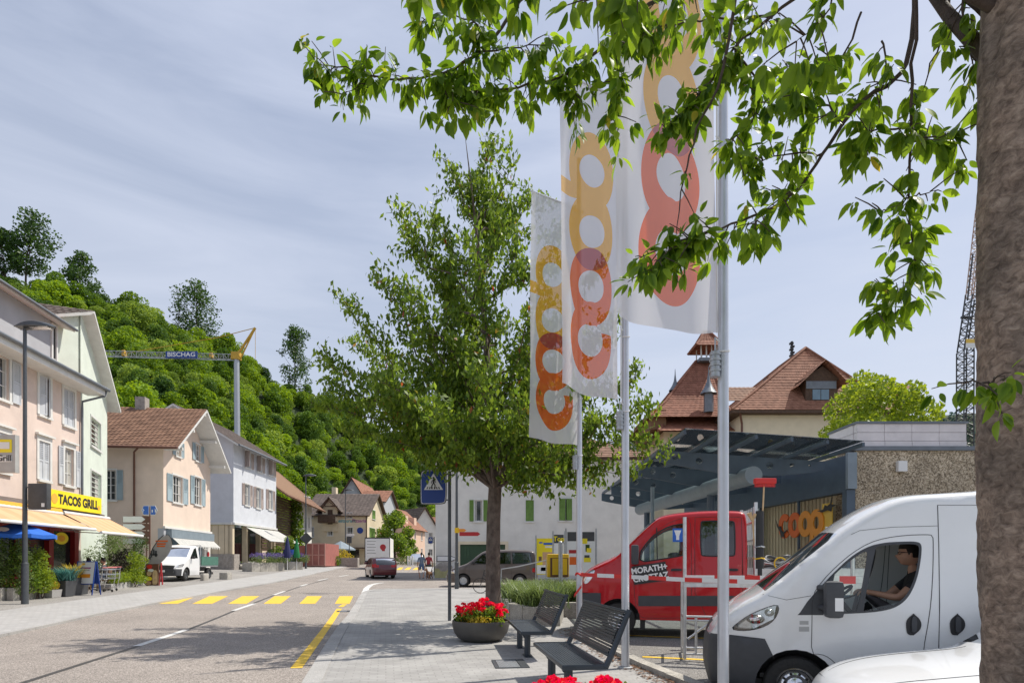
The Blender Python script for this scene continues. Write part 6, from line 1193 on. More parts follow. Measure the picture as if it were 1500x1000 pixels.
# ------------------------------------------------------------------ generic cars
def car(kind, name, label, cx, cy, cz, hx, hy, paint, cat='car', group=None, fine=.16):
 t = place(name, label, cat, cx, cy, cz, hx, hy, group)
 if kind == 'wagon':
  Lc, W = 4.55, 1.72; up = [(.05, .25), (0, .45), (.03, .62), (.3, .74), (1.15, .90), (1.45, 1.02), (1.95, 1.38), (2.2, 1.44), (3.2, 1.47), (4.0, 1.42), (4.15, 1.36), (4.45, .95), (4.52, .75), (4.55, .5), (4.5, .28)]; wh, rw, ra, zc = (.85, 3.45), .31, .37, .22; belt = .95
  wins = [[(1.62, .98), (2.05, 1.34), (2.6, 1.38), (2.6, .99)], [(2.68, .99), (2.68, 1.385), (3.35, 1.38), (3.42, 1.0)], [(3.5, 1.0), (3.43, 1.37), (3.95, 1.33), (4.12, 1.02)]]; fr = (1.45, 1.98); rr = (4.13, 4.44)
 elif kind == 'van':
  Lc, W = 4.9, 1.9; up = [(.05, .25), (0, .5), (.03, .72), (.2, .92), (.9, 1.12), (1.15, 1.22), (1.85, 1.78), (2.15, 1.90), (3.2, 1.95), (4.5, 1.92), (4.75, 1.82), (4.87, 1.2), (4.9, .6), (4.85, .28)]; wh, rw, ra, zc = (.92, 3.92), .33, .40, .24; belt = 1.15
  wins = [[(1.35, 1.22), (1.95, 1.72), (2.25, 1.80), (2.28, 1.22)], [(2.42, 1.22), (2.4, 1.80), (3.42, 1.82), (3.44, 1.22)], [(3.54, 1.22), (3.52, 1.82), (4.5, 1.80), (4.6, 1.25)]]; fr = (1.15, 1.9); rr = (4.74, 4.84)
 elif kind == 'suv':
  Lc, W = 4.5, 1.82; up = [(.05, .3), (0, .50), (.02, .64), (.12, .76), (.35, .86), (.8, .94), (1.3, 1.0), (1.45, 1.05), (2.1, 1.56), (2.5, 1.66), (3.5, 1.68), (4.1, 1.60), (4.4, 1.15), (4.5, .7), (4.45, .32)]; wh, rw, ra, zc = (.9, 3.6), .35, .42, .26; belt = 1.0
  wins = [[(1.75, 1.12), (2.25, 1.52), (2.7, 1.58), (2.7, 1.12)], [(2.8, 1.12), (2.8, 1.58), (3.4, 1.58), (3.5, 1.14)], [(3.6, 1.15), (3.5, 1.57), (3.9, 1.52), (4.1, 1.2)]]; fr = (1.46, 2.15); rr = (4.12, 4.38)
 elif kind == 'cab':
  Lc, W = 5.2, 1.9; up = [(.05, .25), (0, .5), (.03, .72), (.2, .95), (.85, 1.14), (1.1, 1.24), (1.75, 1.80), (2.0, 1.90), (2.35, 1.93), (2.55, 1.9), (2.62, 1.8), (2.64, 1.2), (2.64, .45)]; wh, rw, ra, zc = (.92,), .33, .40, .26; belt = 1.15
  wins = [[(1.35, 1.22), (1.95, 1.72), (2.2, 1.80), (2.3, 1.22)]]; fr = (1.1, 1.78); rr = (2.6, 2.63)
 up = resample(chaikin(up, 2), fine); c = Car(t, up, W, wh, rw, ra, zc, paint, belt=belt, tumble=.20 if kind in ('wagon', 'suv') else .12, nose=(.8, .3 if kind == 'suv' else .22), tail=(.5, .10), edge=.09, grid=fine, L=Lc)
 if kind == 'cab': c.tail = (.01, 0)
 bz = .62 if kind != 'suv' else .52; regs = [('side_window', w_, 'tint_glass', -.006) for w_ in wins]
 hl = [(.06, bz + .06), (.14, bz + .2), (.5, bz + .28), (.62, bz + .25), (.45, bz + .1)]; regs.append(('headlight', hl, 'headlight', .003))
 if kind != 'cab': regs.append(('tail_light', [(Lc - .32, .78), (Lc - .3, 1.0), (Lc + .1, 1.0), (Lc + .1, .78)], 'tail_red', .003))
 bpz = {'van': .5, 'cab': .62, 'wagon': .40, 'suv': .5}[kind]
 if kind in ('cab', 'van'): regs.append(('bumper', [(-.1, .1), (.42, .1), (.42, bpz), (-.1, bpz)], 'plastic' if kind == 'cab' else paint, .004))
 c.side(regs)
 plate = .52
 sts = [('windscreen', 'tint_glass', lambda x, z, q: fr[0] < x < fr[1] and abs(q) < .92), ('rear_window', 'tint_glass', lambda x, z, q: rr[0] < x < rr[1] + .02 and z > belt + .02 and abs(q) < .9)]
 if kind == 'cab': sts.append(('bumper', 'plastic', lambda x, z, q: x < .4 and z < bpz)); sts.append(('grille', 'black', lambda x, z, q: x < .3 and bpz < z < bpz + .2))
 elif kind == 'wagon': sts += [('tail_light', 'tail_red', lambda x, z, q: x > Lc - .25 and .76 < z < .98 and abs(q) > .62)]
 c.shell(sts, .05, 10)
 for w_ in wins: c.line(w_, .012, 'window_seal', 'black', closed=True, n=4)
 xs = [.5 * (wins[i][-1][0] + wins[i + 1][0][0]) for i in range(len(wins) - 1)] + ([] if kind == 'cab' else [])
 for x in xs: c.line([(x, .32), (x, belt + .05)], .005)
 c.line([(wins[0][0][0] - .12, .5), (wins[0][0][0] - .1, belt)], .005)
 for sg in (-1, 1):
  for x in xs: m = MB(); a = c.on(x - .12, belt - .12, sg, .01); m.bev(a.x - .09, a.x + .09, a.y - .015, a.y + .015, a.z - .016, a.z + .016, .006); m.build('handle', paint, t)
  q = c.on(wins[0][0][0] + .12, belt + .1, sg, .1); m = MB(); m.bev(q.x - .06, q.x + .07, q.y - .1, q.y + .1, q.z - .07, q.z + .09, .03); m.build('mirror', 'black' if kind != 'wagon' else paint, t, 50)
 if kind == 'suv':
  for tt in (-.72, .72):
   rowp = [(x, z) for x, z in up if .14 < x < 1.42]; hwv = c.hw(rowp); m = MB(); m.tube([(x - Lc / 2, tt * h_, z + .05 * (1 - tt * tt) + .001) for (x, z), h_ in zip(rowp, hwv)], .004, 4); m.build('bonnet_seam', 'darkgrey', t)
  rowp = [(x, z) for x, z in up if .1 < x < .16][:1]; m = MB(); h_ = float(c.hw(rowp)[0]); m.tube([(rowp[0][0] - Lc / 2 - .045 * (1 - q * q), q * h_, rowp[0][1] + .02 * (1 - q * q)) for q in [i / 10 - 1 for i in range(21)]], .004, 4); m.build('bonnet_seam', 'darkgrey', t)
 m = MB(); m.box(Lc / 2 - .005, Lc / 2 + .012, -.24, .24, plate, plate + .11) if kind in ('wagon', 'suv', 'van') else None; m.box(-Lc / 2 - .075, -Lc / 2 - .05, -.24, .24, plate - .06, plate + .05); m.build('number_plate', 'sign_white', t)
 m = MB(); m.bev(wins[0][0][0] - .2 - Lc / 2, wins[0][0][0] + .15 - Lc / 2, -W / 2 + .2, W / 2 - .2, .7, belt, .04); m.build('dashboard', 'black', t)
 for x in ((2.5, 3.4) if kind != 'cab' else (2.2,)):
  for sy in (-.38, .38): m = MB(); m.bev(x - Lc / 2, x + .14 - Lc / 2, sy - .24, sy + .24, .5, belt + .28, .05); m.build('seat', 'seat_cloth', t)
 c.finish(style=5 if kind != 'cab' else 'steel', rim='alu' if kind != 'cab' else 'darkgrey'); return t, c
n0, _ = side_map(1258, 4.5, 0); q = n0 + BD * 2.25 + BN * .91; car('suv', 'white_car', 'shiny white bonnet of a car parked beside the panel van', q.x, q.y, -.31, -BD.x, -BD.y, 'car_white', fine=.09)
b0 = G(680, 858); car('van', 'brown_minibus', 'dark brown minibus parked in front of the white building', (653 - CX) / F * b0.y + 2.45, b0.y + .95, gz(0, b0.y + .9) - .05, -1, .0, 'brown_paint', 'minibus', fine=.11)
b0 = G(560, 846.5); car('wagon', 'burgundy_car', 'dark red estate car driving away along the road', b0.x - .6, b0.y + 2.0, gz(0, b0.y + 2) - .05, -.36, .93, 'burgundy', fine=.12)
b0 = G(611, 822); car('suv', 'silver_car', 'small silver car coming down the far street', P(611, 0, 86).x, 86, gz(0, 86) - .05, .05, -1, 'silver_paint', fine=.2)
# white flatbed pickup on the forecourt
q = G(268, 851); h = Vector((.10, -.995)); cxp = q.x - .85 - h.x * 1.7; cyp = q.y + .1 - h.y * 1.7; pt, pc_ = car('cab', 'white_pickup', 'white dropside pickup with green tarp sides parked by the beige house', cxp, cyp, gz(cxp, cyp), h.x, h.y, 'car_white', 'pickup', fine=.12)
for sg in (-1, 1): pc_.wheel(4.1, sg, rim='darkgrey')
m = MB(); m.box(.15, 2.6, -.98, .98, .72, .80); m.build('load_floor', 'galv', pt); mat('tarp_green', (.06, .16, .12), .7, .15, 5)
for sy in (-.98, .98): m = MB(); m.box(.15, 2.6, sy - .02, sy + .02, .80, 1.32); m.build('side_board', 'tarp_green', pt)
m = MB(); m.box(2.57, 2.6, -.95, .95, .8, 1.3); m.build('tail_board', 'tarp_green', pt); m = MB(); m.box(-.1, 2.5, -.3, .3, .45, .7); m.build('chassis', 'black', pt)
m = MB(); m.tube([(.2, .3, 1.9), (2.7, .7, 1.25)], .13, 10); m.build('carpet_roll', 'wood_light', pt); m = MB(); m.tube([(.25, -.9, .8), (.25, -.9, 1.95), (.25, .9, 1.95), (.25, .9, .8)], .03, 6); m.build('rack', 'alu', pt)
m = MB(); m.lathe([(0, 0), (.09, 0), (.09, .012), (0, .012)], 16, Matrix.Translation((-2.58, 0, .86)) @ Matrix.Rotation(R(-90), 4, 'Y')); m.build('badge', 'chrome', pt)
# white box lorry
bx = P(546, 0, 60); bt_ = place('box_lorry', 'white box lorry with a red emblem on its rear doors', 'lorry', bx.x, 63.5, gz(0, 63) - .05, -.12, 1)
m = MB(); m.bev(-1.5, 3.0, -1.25, 1.25, .95, 3.3, .03); m.build('box_body', 'sign_white', bt_); m = MB(); m.bev(-3.2, -1.6, -1.1, 1.1, .5, 2.5, .15); m.build('cab', 'car_white', bt_, 40); m = MB(); m.box(-3, 2.9, -.45, .45, .55, .9); m.build('chassis', 'black', bt_)
for k in (0, 1): m = MB(); m.box(3.002, 3.03, -1.2 + 1.21 * k, -.02 + 1.21 * k, 1.0, 3.22); d_ = m.build('rear_door', 'sign_white', bt_)
m = MB(); m.box(3.001, 3.05, -1.26, 1.26, 3.23, 3.34); m.box(3.001, 3.05, -1.27, -1.21, .9, 3.23); m.box(3.001, 3.05, 1.21, 1.27, .9, 3.23); m.box(3.001, 3.06, -1.25, 1.25, .75, .95); m.build('door_frame', 'black', bt_)
m = MB(); m.lathe([(0, 0), (.3, 0), (.3, .01), (0, .01)], 16, Matrix.Translation((3.031, .55, 2.35)) @ Matrix.Rotation(R(90), 4, 'Y')); m.box(3.031, 3.04, .45, .75, 1.95, 2.2); m.build('emblem', 'sign_red', bt_)
bfk = Fac((0, 0), (1, 0), bt_)
m = MB()
for k in range(5): m.box(3.031, 3.036, -1.05, -.15 - .1 * (k % 2), 2.9 - k * .3, 2.98 - k * .3)
m.build('lettering', 'sign_grey', bt_)
cc = Car(bt_, [(0, .4), (0, 1), (6.2, 1), (6.2, .4)], 2.3, (), .42, .5, .4, 'white', L=6.2)
for x in (.9, 5.2):
 for sg in (-1, 1): cc.wheel(x, sg, rim='darkgrey')
# ================================================================== street lamps, signs
def street_lamp(base, h, hx, label, grp, arm=.95, m='steel_dark'):
 t = root('street_lamp', base, label, 'street lamp', grp, world=False)
 b = MB(); b.tube([(0, 0, -.1), (0, 0, 1.3), (0, 0, 1.32), (0, 0, h * .55), (0, 0, h)], [.10, .10, .075, .06, .05], 14); b.build('post', m, t, 40)
 b = MB(); b.tube([(0, 0, h - .02), (hx * .35, 0, h + .06)], .05, 8); b.build('arm', m, t)
 b = MB(); k = 14; top = []; bot = []
 for i in range(k + 1):
  s = i / k; x = hx * (-.25 + s * (arm + .3)); wd = .22 * math.sin(math.pi * min(1, .15 + s * .85)) ** .6; zz = h + .06 + .16 * math.sin(math.pi * s) ** .8; top.append((x, wd, zz)); bot.append((x, wd, h + .02 + .02 * s))
 for i in range(k):
  for (pa, pb, inv) in ((top[i], top[i + 1], 0), (bot[i], bot[i + 1], 1)):
   b.quad((pa[0], -pa[1], pa[2] - (0 if inv else .06)), (pb[0], -pb[1], pb[2] - (0 if inv else .06)), (pb[0], 0, pb[2]), (pa[0], 0, pa[2])); b.quad((pa[0], 0, pa[2]), (pb[0], 0, pb[2]), (pb[0], pb[1], pb[2] - (0 if inv else .06)), (pa[0], pa[1], pa[2] - (0 if inv else .06)))
  for sg in (-1, 1): b.quad((top[i][0], sg * top[i][1], top[i][2] - .06), (top[i + 1][0], sg * top[i + 1][1], top[i + 1][2] - .06), (bot[i + 1][0], sg * bot[i + 1][1], bot[i + 1][2]), (bot[i][0], sg * bot[i][1], bot[i][2]))
 b.build('lamp_head', m, t, 40); b = MB(); b.bev(hx * .15 if hx > 0 else hx * .8, hx * .8 if hx > 0 else hx * .15, -.12, .12, h - .0, h + .03, .01); b.build('lens', 'lamp_glass', t); return t
GL = 'street lamps along the road'
b = ray_on(36.5, 0, Y=19.0); b.z = gz(b.x, 19.0); lp1 = street_lamp(b, (HY - 481) / F * b.y + CH - b.z, 1, 'dark street lamp carrying a grey box sign in front of the pink house', GL)
bx_ = root('box_sign', (b.x + .5, b.y - .02, b.z + 3), 'dark grey back of a box sign clamped to the lamp post', 'sign'); a0 = ray_on(44, 746, Y=b.y); a1 = ray_on(72, 708, Y=b.y); m = MB(); m.bev(a0.x, a1.x, b.y - .1, b.y + .1, a0.z, a1.z, .03); m.build('box', 'darkgrey', bx_, 40)
m = MB(); m.box(a1.x - .17, a1.x - .07, b.y - .104, b.y - .1, a0.z + .08, a0.z + .2); m.build('sticker', 'sign_white', bx_)
for zz in (a0.z + .12, a1.z - .12): m = MB(); m.tube([(b.x, b.y, zz), (a0.x + .02, b.y, zz)], .025, 6); m.build('bracket', 'steel_dark', bx_)
b = G(448, 832.5); street_lamp(b, (HY - 697) / F * b.y + CH - b.z, 1, 'street lamp with a square traffic sign beside the red container', GL)
dmd = root('priority_sign', b + Vector((0, -.1, 2)), 'back of a diamond road sign on the far street lamp', 'sign'); c0 = ray_on(448.5, 788, Y=b.y - .08); m = MB(); m.bev(-.42, .42, -.015, .015, -.42, .42, .01, Matrix.Translation(c0) @ Matrix.Rotation(R(45), 4, 'Y')); m.build('plate', 'darkgrey', dmd)
b = G(506, 826); street_lamp(b, (HY - 718) / F * b.y + CH - b.z, 1, 'slender street lamp in front of the pizzeria', GL)
b = G(669, 862); lp4 = street_lamp(b, (HY - 577) / F * b.y + CH - b.z, -1, 'street lamp with small yellow and red direction signs by the brown minibus', GL)
m = MB(); m.tube([b + Vector((0, 0, .1)) - b, Vector((0, 0, .2))], .14, 12); m.build('base_collar', 'steel_dark', lp4)
ts_ = root('trail_sign', b + Vector((0, 0, 3.5)), 'small yellow hiking arrow on the lamp by the minibus', 'sign'); lf = Fac((b.x, b.y - .1), (b.x + 1, b.y - .1), ts_); q = lf.rect(672, 774, 683, 778.5); arrow_sign(lf, ts_, q[0], q[1], q[2], q[3], 0, 'logo_orange', 'logo_orange', True, .1, .004)
m = MB(); lf.box(m, q[0] - .2, q[0] + .02, q[2] - .05, q[3] + .05, -.1, -.0); m.build('clamp', 'post_yellow', ts_)
rs_ = root('cycle_sign', b + Vector((0, 0, 3)), 'dark red cycle route arrow on the lamp by the minibus', 'sign'); lf = Fac((b.x, b.y - .1), (b.x + 1, b.y - .1), rs_); q = lf.rect(673, 778.7, 703.5, 784.5); arrow_sign(lf, rs_, q[0], q[1], q[2], q[3], 0, 'sign_red', 'sign_red', True, .12, .004); m = MB(); lf.box(m, q[0] + .05, q[0] + .2, q[2] + .03, q[3] - .03, .001, .006); m.build('blue_field', 'sign_blue2', rs_); scribble(lf, rs_, q[0] + .42, q[1] - .15, q[2] + .04, q[3] - .03, .002, 'sign_white', 5, 2)
# pedestrian crossing sign
def crossing_sign(base, label, x0, y0, x1, y1, Y, post_px, ptop, pm='steel_dark', man=True):
 t = root('crossing_sign', base, label, 'road sign'); fs = Fac((ray_on(x0, 0, Y=Y).x, Y), (ray_on(x1, 0, Y=Y).x, Y), t); za, zb_ = ray_on(0, y1, Y=Y).z, ray_on(0, y0, Y=Y).z; L_ = fs.L; H_ = zb_ - za
 def rr(i): return rrect(i, za + i, L_ - i, zb_ - i, .08)
 for i, mm, d in ((0, 'darkgrey', 0), (.018, 'sign_white', .006), (.032, 'sign_blue', .010)): lp = rr(i); m = MB(); m.prism([fs.p(a, b_, d - .015) for a, b_ in lp], [fs.p(a, b_, d) for a, b_ in lp]); m.build('plate' if i == 0 else ('rim' if i < .02 else 'face'), mm, t)
 cx_ = L_ / 2; zt = zb_ - H_ * .10; zl = zb_ - H_ * .58; hwid = L_ * .36
 m = MB(); m.prism([fs.p(cx_ - hwid, zl, .008), fs.p(cx_ + hwid, zl, .008), fs.p(cx_, zt, .008)], [fs.p(cx_ - hwid, zl, .012), fs.p(cx_ + hwid, zl, .012), fs.p(cx_, zt, .012)]); m.build('triangle', 'sign_white', t)
 if man:
  s = (zt - zl); m = MB(); P_ = lambda u, z: fs.p(cx_ + u * s, zl + z * s, .014)
  def lm(pts, w): m.tube([P_(*p) for p in pts], w * s, 6)
  m.ball(P_(0, .72), .055 * s); lm([(0, .64), (.01, .42)], .055); lm([(.01, .42), (-.09, .26), (-.13, .08)], .032); lm([(.01, .42), (.09, .28), (.10, .08)], .032); lm([(0, .62), (-.10, .50), (-.13, .38)], .022); lm([(0, .62), (.10, .52), (.14, .42)], .022)
  for k in range(6):
   u = -.42 + .15 * k; m.add([fs.p(cx_ + u * s, zl + .05 * s, .014), fs.p(cx_ + (u + .07) * s, zl + .05 * s, .014), fs.p(cx_ + (u * .86 + .06) * s, zl + .17 * s, .014), fs.p(cx_ + u * .86 * s, zl + .17 * s, .014)], [(0, 1, 2, 3)])
  m.build('pictogram', 'black', t)
 px_ = ray_on(post_px, 0, Y=base.y).x; m = MB(); m.tube([(px_, base.y, base.z - .1), (px_, base.y, ray_on(0, ptop, Y=base.y).z)], .045, 10); m.build('post', pm, t, 60); m = MB()
 for zz in (za + .12, zb_ - .12): m.tube([(px_, base.y, zz), fs.p(L_ - .05, zz, -.02)], .018, 6)
 m.build('clamp', pm, t)
b = G(658, 908.5); crossing_sign(b, 'blue pedestrian crossing sign on a dark post beside the flower bowl', 615.5, 687.5, 654.5, 738.5, b.y, 658.5, 690)
b = G(633, 842); crossing_sign(Vector((b.x, b.y, b.z)), 'small blue crossing sign at the corner of the white building', 627, 785.5, 634.5, 796, b.y, 636, 786)
# direction signs at the left, Bahnhof
b = G(221, 862); b = Vector((ray_on(220, 0, Y=31).x, 31, gz(-19, 31))); dsg = root('direction_signs', b, 'stack of grey arrow signs with Bahnhof on a brown post', 'road sign'); df = Fac((b.x - 3, b.y - .06), (b.x, b.y - .06), dsg)
for x in (219.5, 214.8): m = MB(); q = ray_on(x, 0, Y=31).x; m.tube([(q, 31, b.z), (q, 31, ray_on(0, 741 if x > 217 else 765, Y=31).z)], .035, 8); m.build('post', 'brown_metal', dsg)
for i, (y0, y1) in enumerate(((755, 765.5), (766.2, 776), (777, 786.5), (787.2, 797))):
 q = df.rect(179.5, y0, 213.5, y1); m = MB(); lp = rrect(q[0], q[2], q[1] + .18, q[3], .05); m.prism([df.p(a, c_, -.015) for a, c_ in lp], [df.p(a, c_, 0) for a, c_ in lp]); m.build('panel', 'brown_metal', dsg)
 arrow_sign(df, dsg, q[0] + .03, q[1] - .02, q[2] + .03, q[3] - .03, .012, 'sign_white' if i != 3 else 'sign_grey', 'sign_white' if i != 3 else 'sign_grey', True, .2, .004)
 if i == 2: text('Bahnhof', (q[3] - q[2]) * .72, 'black', 'lettering', dsg, Mf(df, (q[0] + q[1]) / 2 - .1, (q[2] + q[3]) / 2, .0135), .002, .006, sx=1.02)
 else: scribble(df, dsg, q[0] + .2, q[1] - .35, q[2] + .08, q[3] - .05, .0135, 'black', 11 + i, 2)
bsg = root('motorway_signs', Vector((b.x, b.y - .1, 4)), 'pair of blue arrow signs above the brown sign post', 'road sign')
for x0, x1, rt_ in ((207.2, 219.2, False), (220.2, 231.5, True)):
 fq = Fac((ray_on(x0, 0, Y=30.9).x, 30.9), (ray_on(x1, 0, Y=30.9).x, 30.85), bsg); z0_, z1_ = ray_on(0, 754, Y=30.9).z, ray_on(0, 740, Y=30.9).z; arrow_sign(fq, bsg, 0, fq.L, z0_, z1_, 0, 'sign_blue2', 'sign_white', rt_, .13, .025); scribble(fq, bsg, .09, fq.L - .10, z0_ + .14, z1_ - .08, .013, 'sign_white', 30 + rt_, 1)
# ================================================================== benches
def bench(F0, N0, label):
 F0, N0 = Vector(F0), Vector(N0); e = (N0 - F0); Lb = e.length; e.normalize(); rz = math.atan2(e.y, e.x); c = (F0 + N0) / 2; t = root('bench', (c.x, c.y, 0), label, 'bench', 'slatted benches facing the road', rz, False); h = Lb / 2; H = .45
 m = MB(); m.box(-h + .05, h - .05, 0, .028, 0, .022); me = m.mesh('slat', 'bench')
 for i in range(13): o = link(bpy.data.objects.new('slat', me), t); o.location = (0, .045 + i * .0325, H - .022)
 BM = Matrix.Translation((0, .50, .53)) @ Matrix.Rotation(R(-22), 4, 'X'); m = MB(); m.box(-h + .05, h - .05, -.012, .010, 0, .026); me2 = m.mesh('slat', 'bench')
 for i in range(14): o = link(bpy.data.objects.new('slat', me2), t); o.matrix_local = BM @ Matrix.Translation((0, 0, .035 + i * .0335))
 m = MB(); m.bev(-h, h, -.01, .04, H - .045, H + .004, .012); m.bev(-h, h, .468, .50, H - .045, H + .002, .012); m.build('seat_rail', 'bench', t, 40)
 m = MB(); m.bev(-h, h, -.02, .02, 0, .034, .012, BM); m.bev(-h, h, -.022, .02, .50, .535, .014, BM); m.build('back_rail', 'bench', t, 40)
 for sg in (-1, 1):
  x = sg * (h - .02); m = MB(); lp = [(.0, H - .05), (.50, H - .05), (.56, H + .06), (.56, H + .1)]
  m.bev(x - .018, x + .018, .0, .50, H - .055, H + .006, .008); m.tube([(x, .47, H - .03), (x, .53, H + .09), (x, .735, H + .58)], [.034, .032, .028], 8); m.build('end_frame', 'bench', t, 40)
 for sg in (-1, 1):
  x = sg * h * .52; m = MB(); m.tube([(x, .16, 0), (x, .16, H - .06)], .052, 14); lg_ = m.build('leg', 'bench', t, 50); m = MB(); m.prism([(x - .03, .0, H - .05), (x + .03, .0, H - .05), (x + .03, .49, H - .05), (x - .03, .49, H - .05)], [(x - .03, .06, H - .022), (x + .03, .06, H - .022), (x + .03, .49, H - .022), (x - .03, .49, H - .022)]); m.prism([(x - .025, .1, H - .15), (x + .025, .1, H - .15), (x + .025, .36, H - .05), (x - .025, .36, H - .05)], [(x - .025, .05, H - .05), (x + .025, .05, H - .05), (x + .025, .45, H - .045), (x - .025, .45, H - .045)]); m.build('bracket', 'bench', lg_)
  m = MB(); m.bev(x - .17, x + .17, .10, .22, .0, .012, .003); m.build('base_plate', 'bench', lg_)
bench((.297, 8.09), (.538, 6.28), 'dark slatted bench with leaning back behind the red flowers'); bench((-.07, 11.2), (.146, 9.3), 'dark slatted bench next to the grey flower bowl')
# ================================================================== flower bowls
def blossom_mesh(k):
 r2 = np.random.default_rng(k); C = r2.normal(size=(46, 3)); C /= np.linalg.norm(C, axis=1)[:, None]; C[:, 2] = np.abs(C[:, 2]) * .75 - .12; return npmesh('blossom', leaf_quads(C * .045, .034, .9, 0, r2), 4, 'petal_red')
BLO = [blossom_mesh(k) for k in range(4)]
def flower_bowl(x, y, r, h, label, nb=42, seed=1, fl=.30):
 random.seed(seed); t = root('flower_bowl', (x, y, 0), label, 'planter', None, 0, False)
 m = MB(); m.lathe([(0, .0), (r * .62, .0), (r * .80, h * .16), (r * .93, h * .42), (r * 1.0, h * .80), (r * .995, h), (r * .95, h), (r * .93, h * .9), (0, h * .88)], 40); m.build('bowl', 'bowl', t, 50)
 m = MB(); m.lathe([(0, h * .93), (r * .94, h * .90)], 24); m.build('soil', 'soil', t)
 bl = [(random.uniform(-.75, .75) * r, random.uniform(-.75, .75) * r, h + random.uniform(.0, fl * .5), .16, .16, .13) for _ in range(26)]; bl = [b for b in bl if math.hypot(b[0], b[1]) < r * .95]
 crown('leaves', bl, 2300, .055, 'leaf_tree', t, .3, .9, 0, (0, 0, 0)); crown('pale_leaves', [(r * .62 * math.cos(a) , r * .75 * math.sin(a), h + .03, .13, .12, .09) for a in (-2.0, -1.2, -.5, -1.6, .2, 2.9)], 420, .05, 'leaf_yellow', t, .3, .9, 0, (0, 0, 0))
 st_ = MB()
 for i in range(nb):
  a = random.random() * 6.283; q = r * .92 * math.sqrt(random.random()); p = Vector((q * math.cos(a), q * math.sin(a), h + fl * (.45 + .6 * random.random()) * (1.12 - .5 * (q / r) ** 2))); o = link(bpy.data.objects.new('blossom', BLO[i % 4]), t); o.location = p; s = random.uniform(.95, 1.5); o.scale = (s, s, s); o.rotation_euler = (random.uniform(-.5, .5), random.uniform(-.5, .5), random.random() * 6)
  st_.tube([(p.x * .8, p.y * .8, h - .02), (p.x, p.y, p.z)], .005, 4, False)
 st_.build('stems', 'leaf_dark', t)
b = G(703, 941); flower_bowl(b.x + .0, b.y + .35, .565, .40, 'round dark bowl of red geraniums beside the crossing sign post', 58, 3, .34); flower_bowl(.47, 4.05, .42, .45, 'red geraniums rising in front of the slatted bench', 40, 5, .27)
# ================================================================== flagpoles and flags
def flagmat():
 m, N, L, b = newmat('flag'); uv = N.new('ShaderNodeUVMap'); uv.uv_map = 'UVMap'; sp = N.new('ShaderNodeSeparateXYZ'); L.new(uv.outputs[0], sp.inputs[0]); U, Vv = sp.outputs[0], sp.outputs[1]
 def M_(op, a, c=None):
  n = N.new('ShaderNodeMath'); n.operation = op
  for i, k in enumerate((a, c)):
   if k is None: continue
   if isinstance(k, (int, float)): n.inputs[i].default_value = k
   else: L.new(k, n.inputs[i])
  return n.outputs[0]
 def ell(uc, vc, a, c): return M_('ADD', M_('POWER', M_('ABSOLUTE', M_('DIVIDE', M_('SUBTRACT', U, uc), a)), 2.), M_('POWER', M_('ABSOLUTE', M_('DIVIDE', M_('SUBTRACT', Vv, vc), c)), 2.))
 def ringm(vc, a=.37, c=.54, ia=.20, ic=.225): return M_('MULTIPLY', M_('LESS_THAN', ell(.52, vc, a, c), 1.), M_('GREATER_THAN', ell(.52, vc, ia, ic), 1.))
 zc, z1, z2, z3 = .76, 1.50, 2.27, 3.12
 cgap = M_('MULTIPLY', M_('GREATER_THAN', Vv, zc + .14), M_('LESS_THAN', M_('ABSOLUTE', M_('SUBTRACT', U, .40)), .16))
 cR = M_('MULTIPLY', ringm(zc, .37, .53), M_('SUBTRACT', 1., M_('MULTIPLY', M_('GREATER_THAN', Vv, zc + .12), M_('LESS_THAN', U, .42))))
 red = M_('MAXIMUM', cR, ringm(z1)); stem = M_('MULTIPLY', M_('LESS_THAN', M_('ABSOLUTE', M_('SUBTRACT', Vv, z3 - .33)), .11), M_('GREATER_THAN', U, .60))
 yel = M_('MAXIMUM', M_('MAXIMUM', ringm(z2), ringm(z3)), stem); both = M_('MULTIPLY', red, yel)
 def mixc(f, a, c):
  x = N.new('ShaderNodeMix'); x.data_type = 'RGBA'; L.new(f, x.inputs[0])
  if isinstance(a, tuple): x.inputs[6].default_value = a
  else: L.new(a, x.inputs[6])
  x.inputs[7].default_value = c; return x.outputs[2]
 col = mixc(yel, (.80, .80, .84, 1), (.88, .47, .03, 1)); col = mixc(red, col, (.86, .15, .012, 1)); col = mixc(both, col, (.45, .06, .05, 1))
 n = N.new('ShaderNodeTexNoise'); n.inputs['Scale'].default_value = 220
 L.new(col, b.inputs['Base Color']); b.inputs['Roughness'].default_value = .65; b.inputs['Sheen Weight'].default_value = .2
 t = N.new('ShaderNodeBsdfTranslucent'); L.new(col, t.inputs[0]); x = N.new('ShaderNodeMixShader'); x.inputs[0].default_value = .55; L.new(b.outputs[0], x.inputs[1]); L.new(t.outputs[0], x.inputs[2])
 tr = N.new('ShaderNodeBsdfTransparent'); x2 = N.new('ShaderNodeMixShader'); x2.inputs[0].default_value = .15; L.new(x.outputs[0], x2.inputs[1]); L.new(tr.outputs[0], x2.inputs[2]); L.new(x2.outputs[0], N['Material Output'].inputs[0])
flagmat()
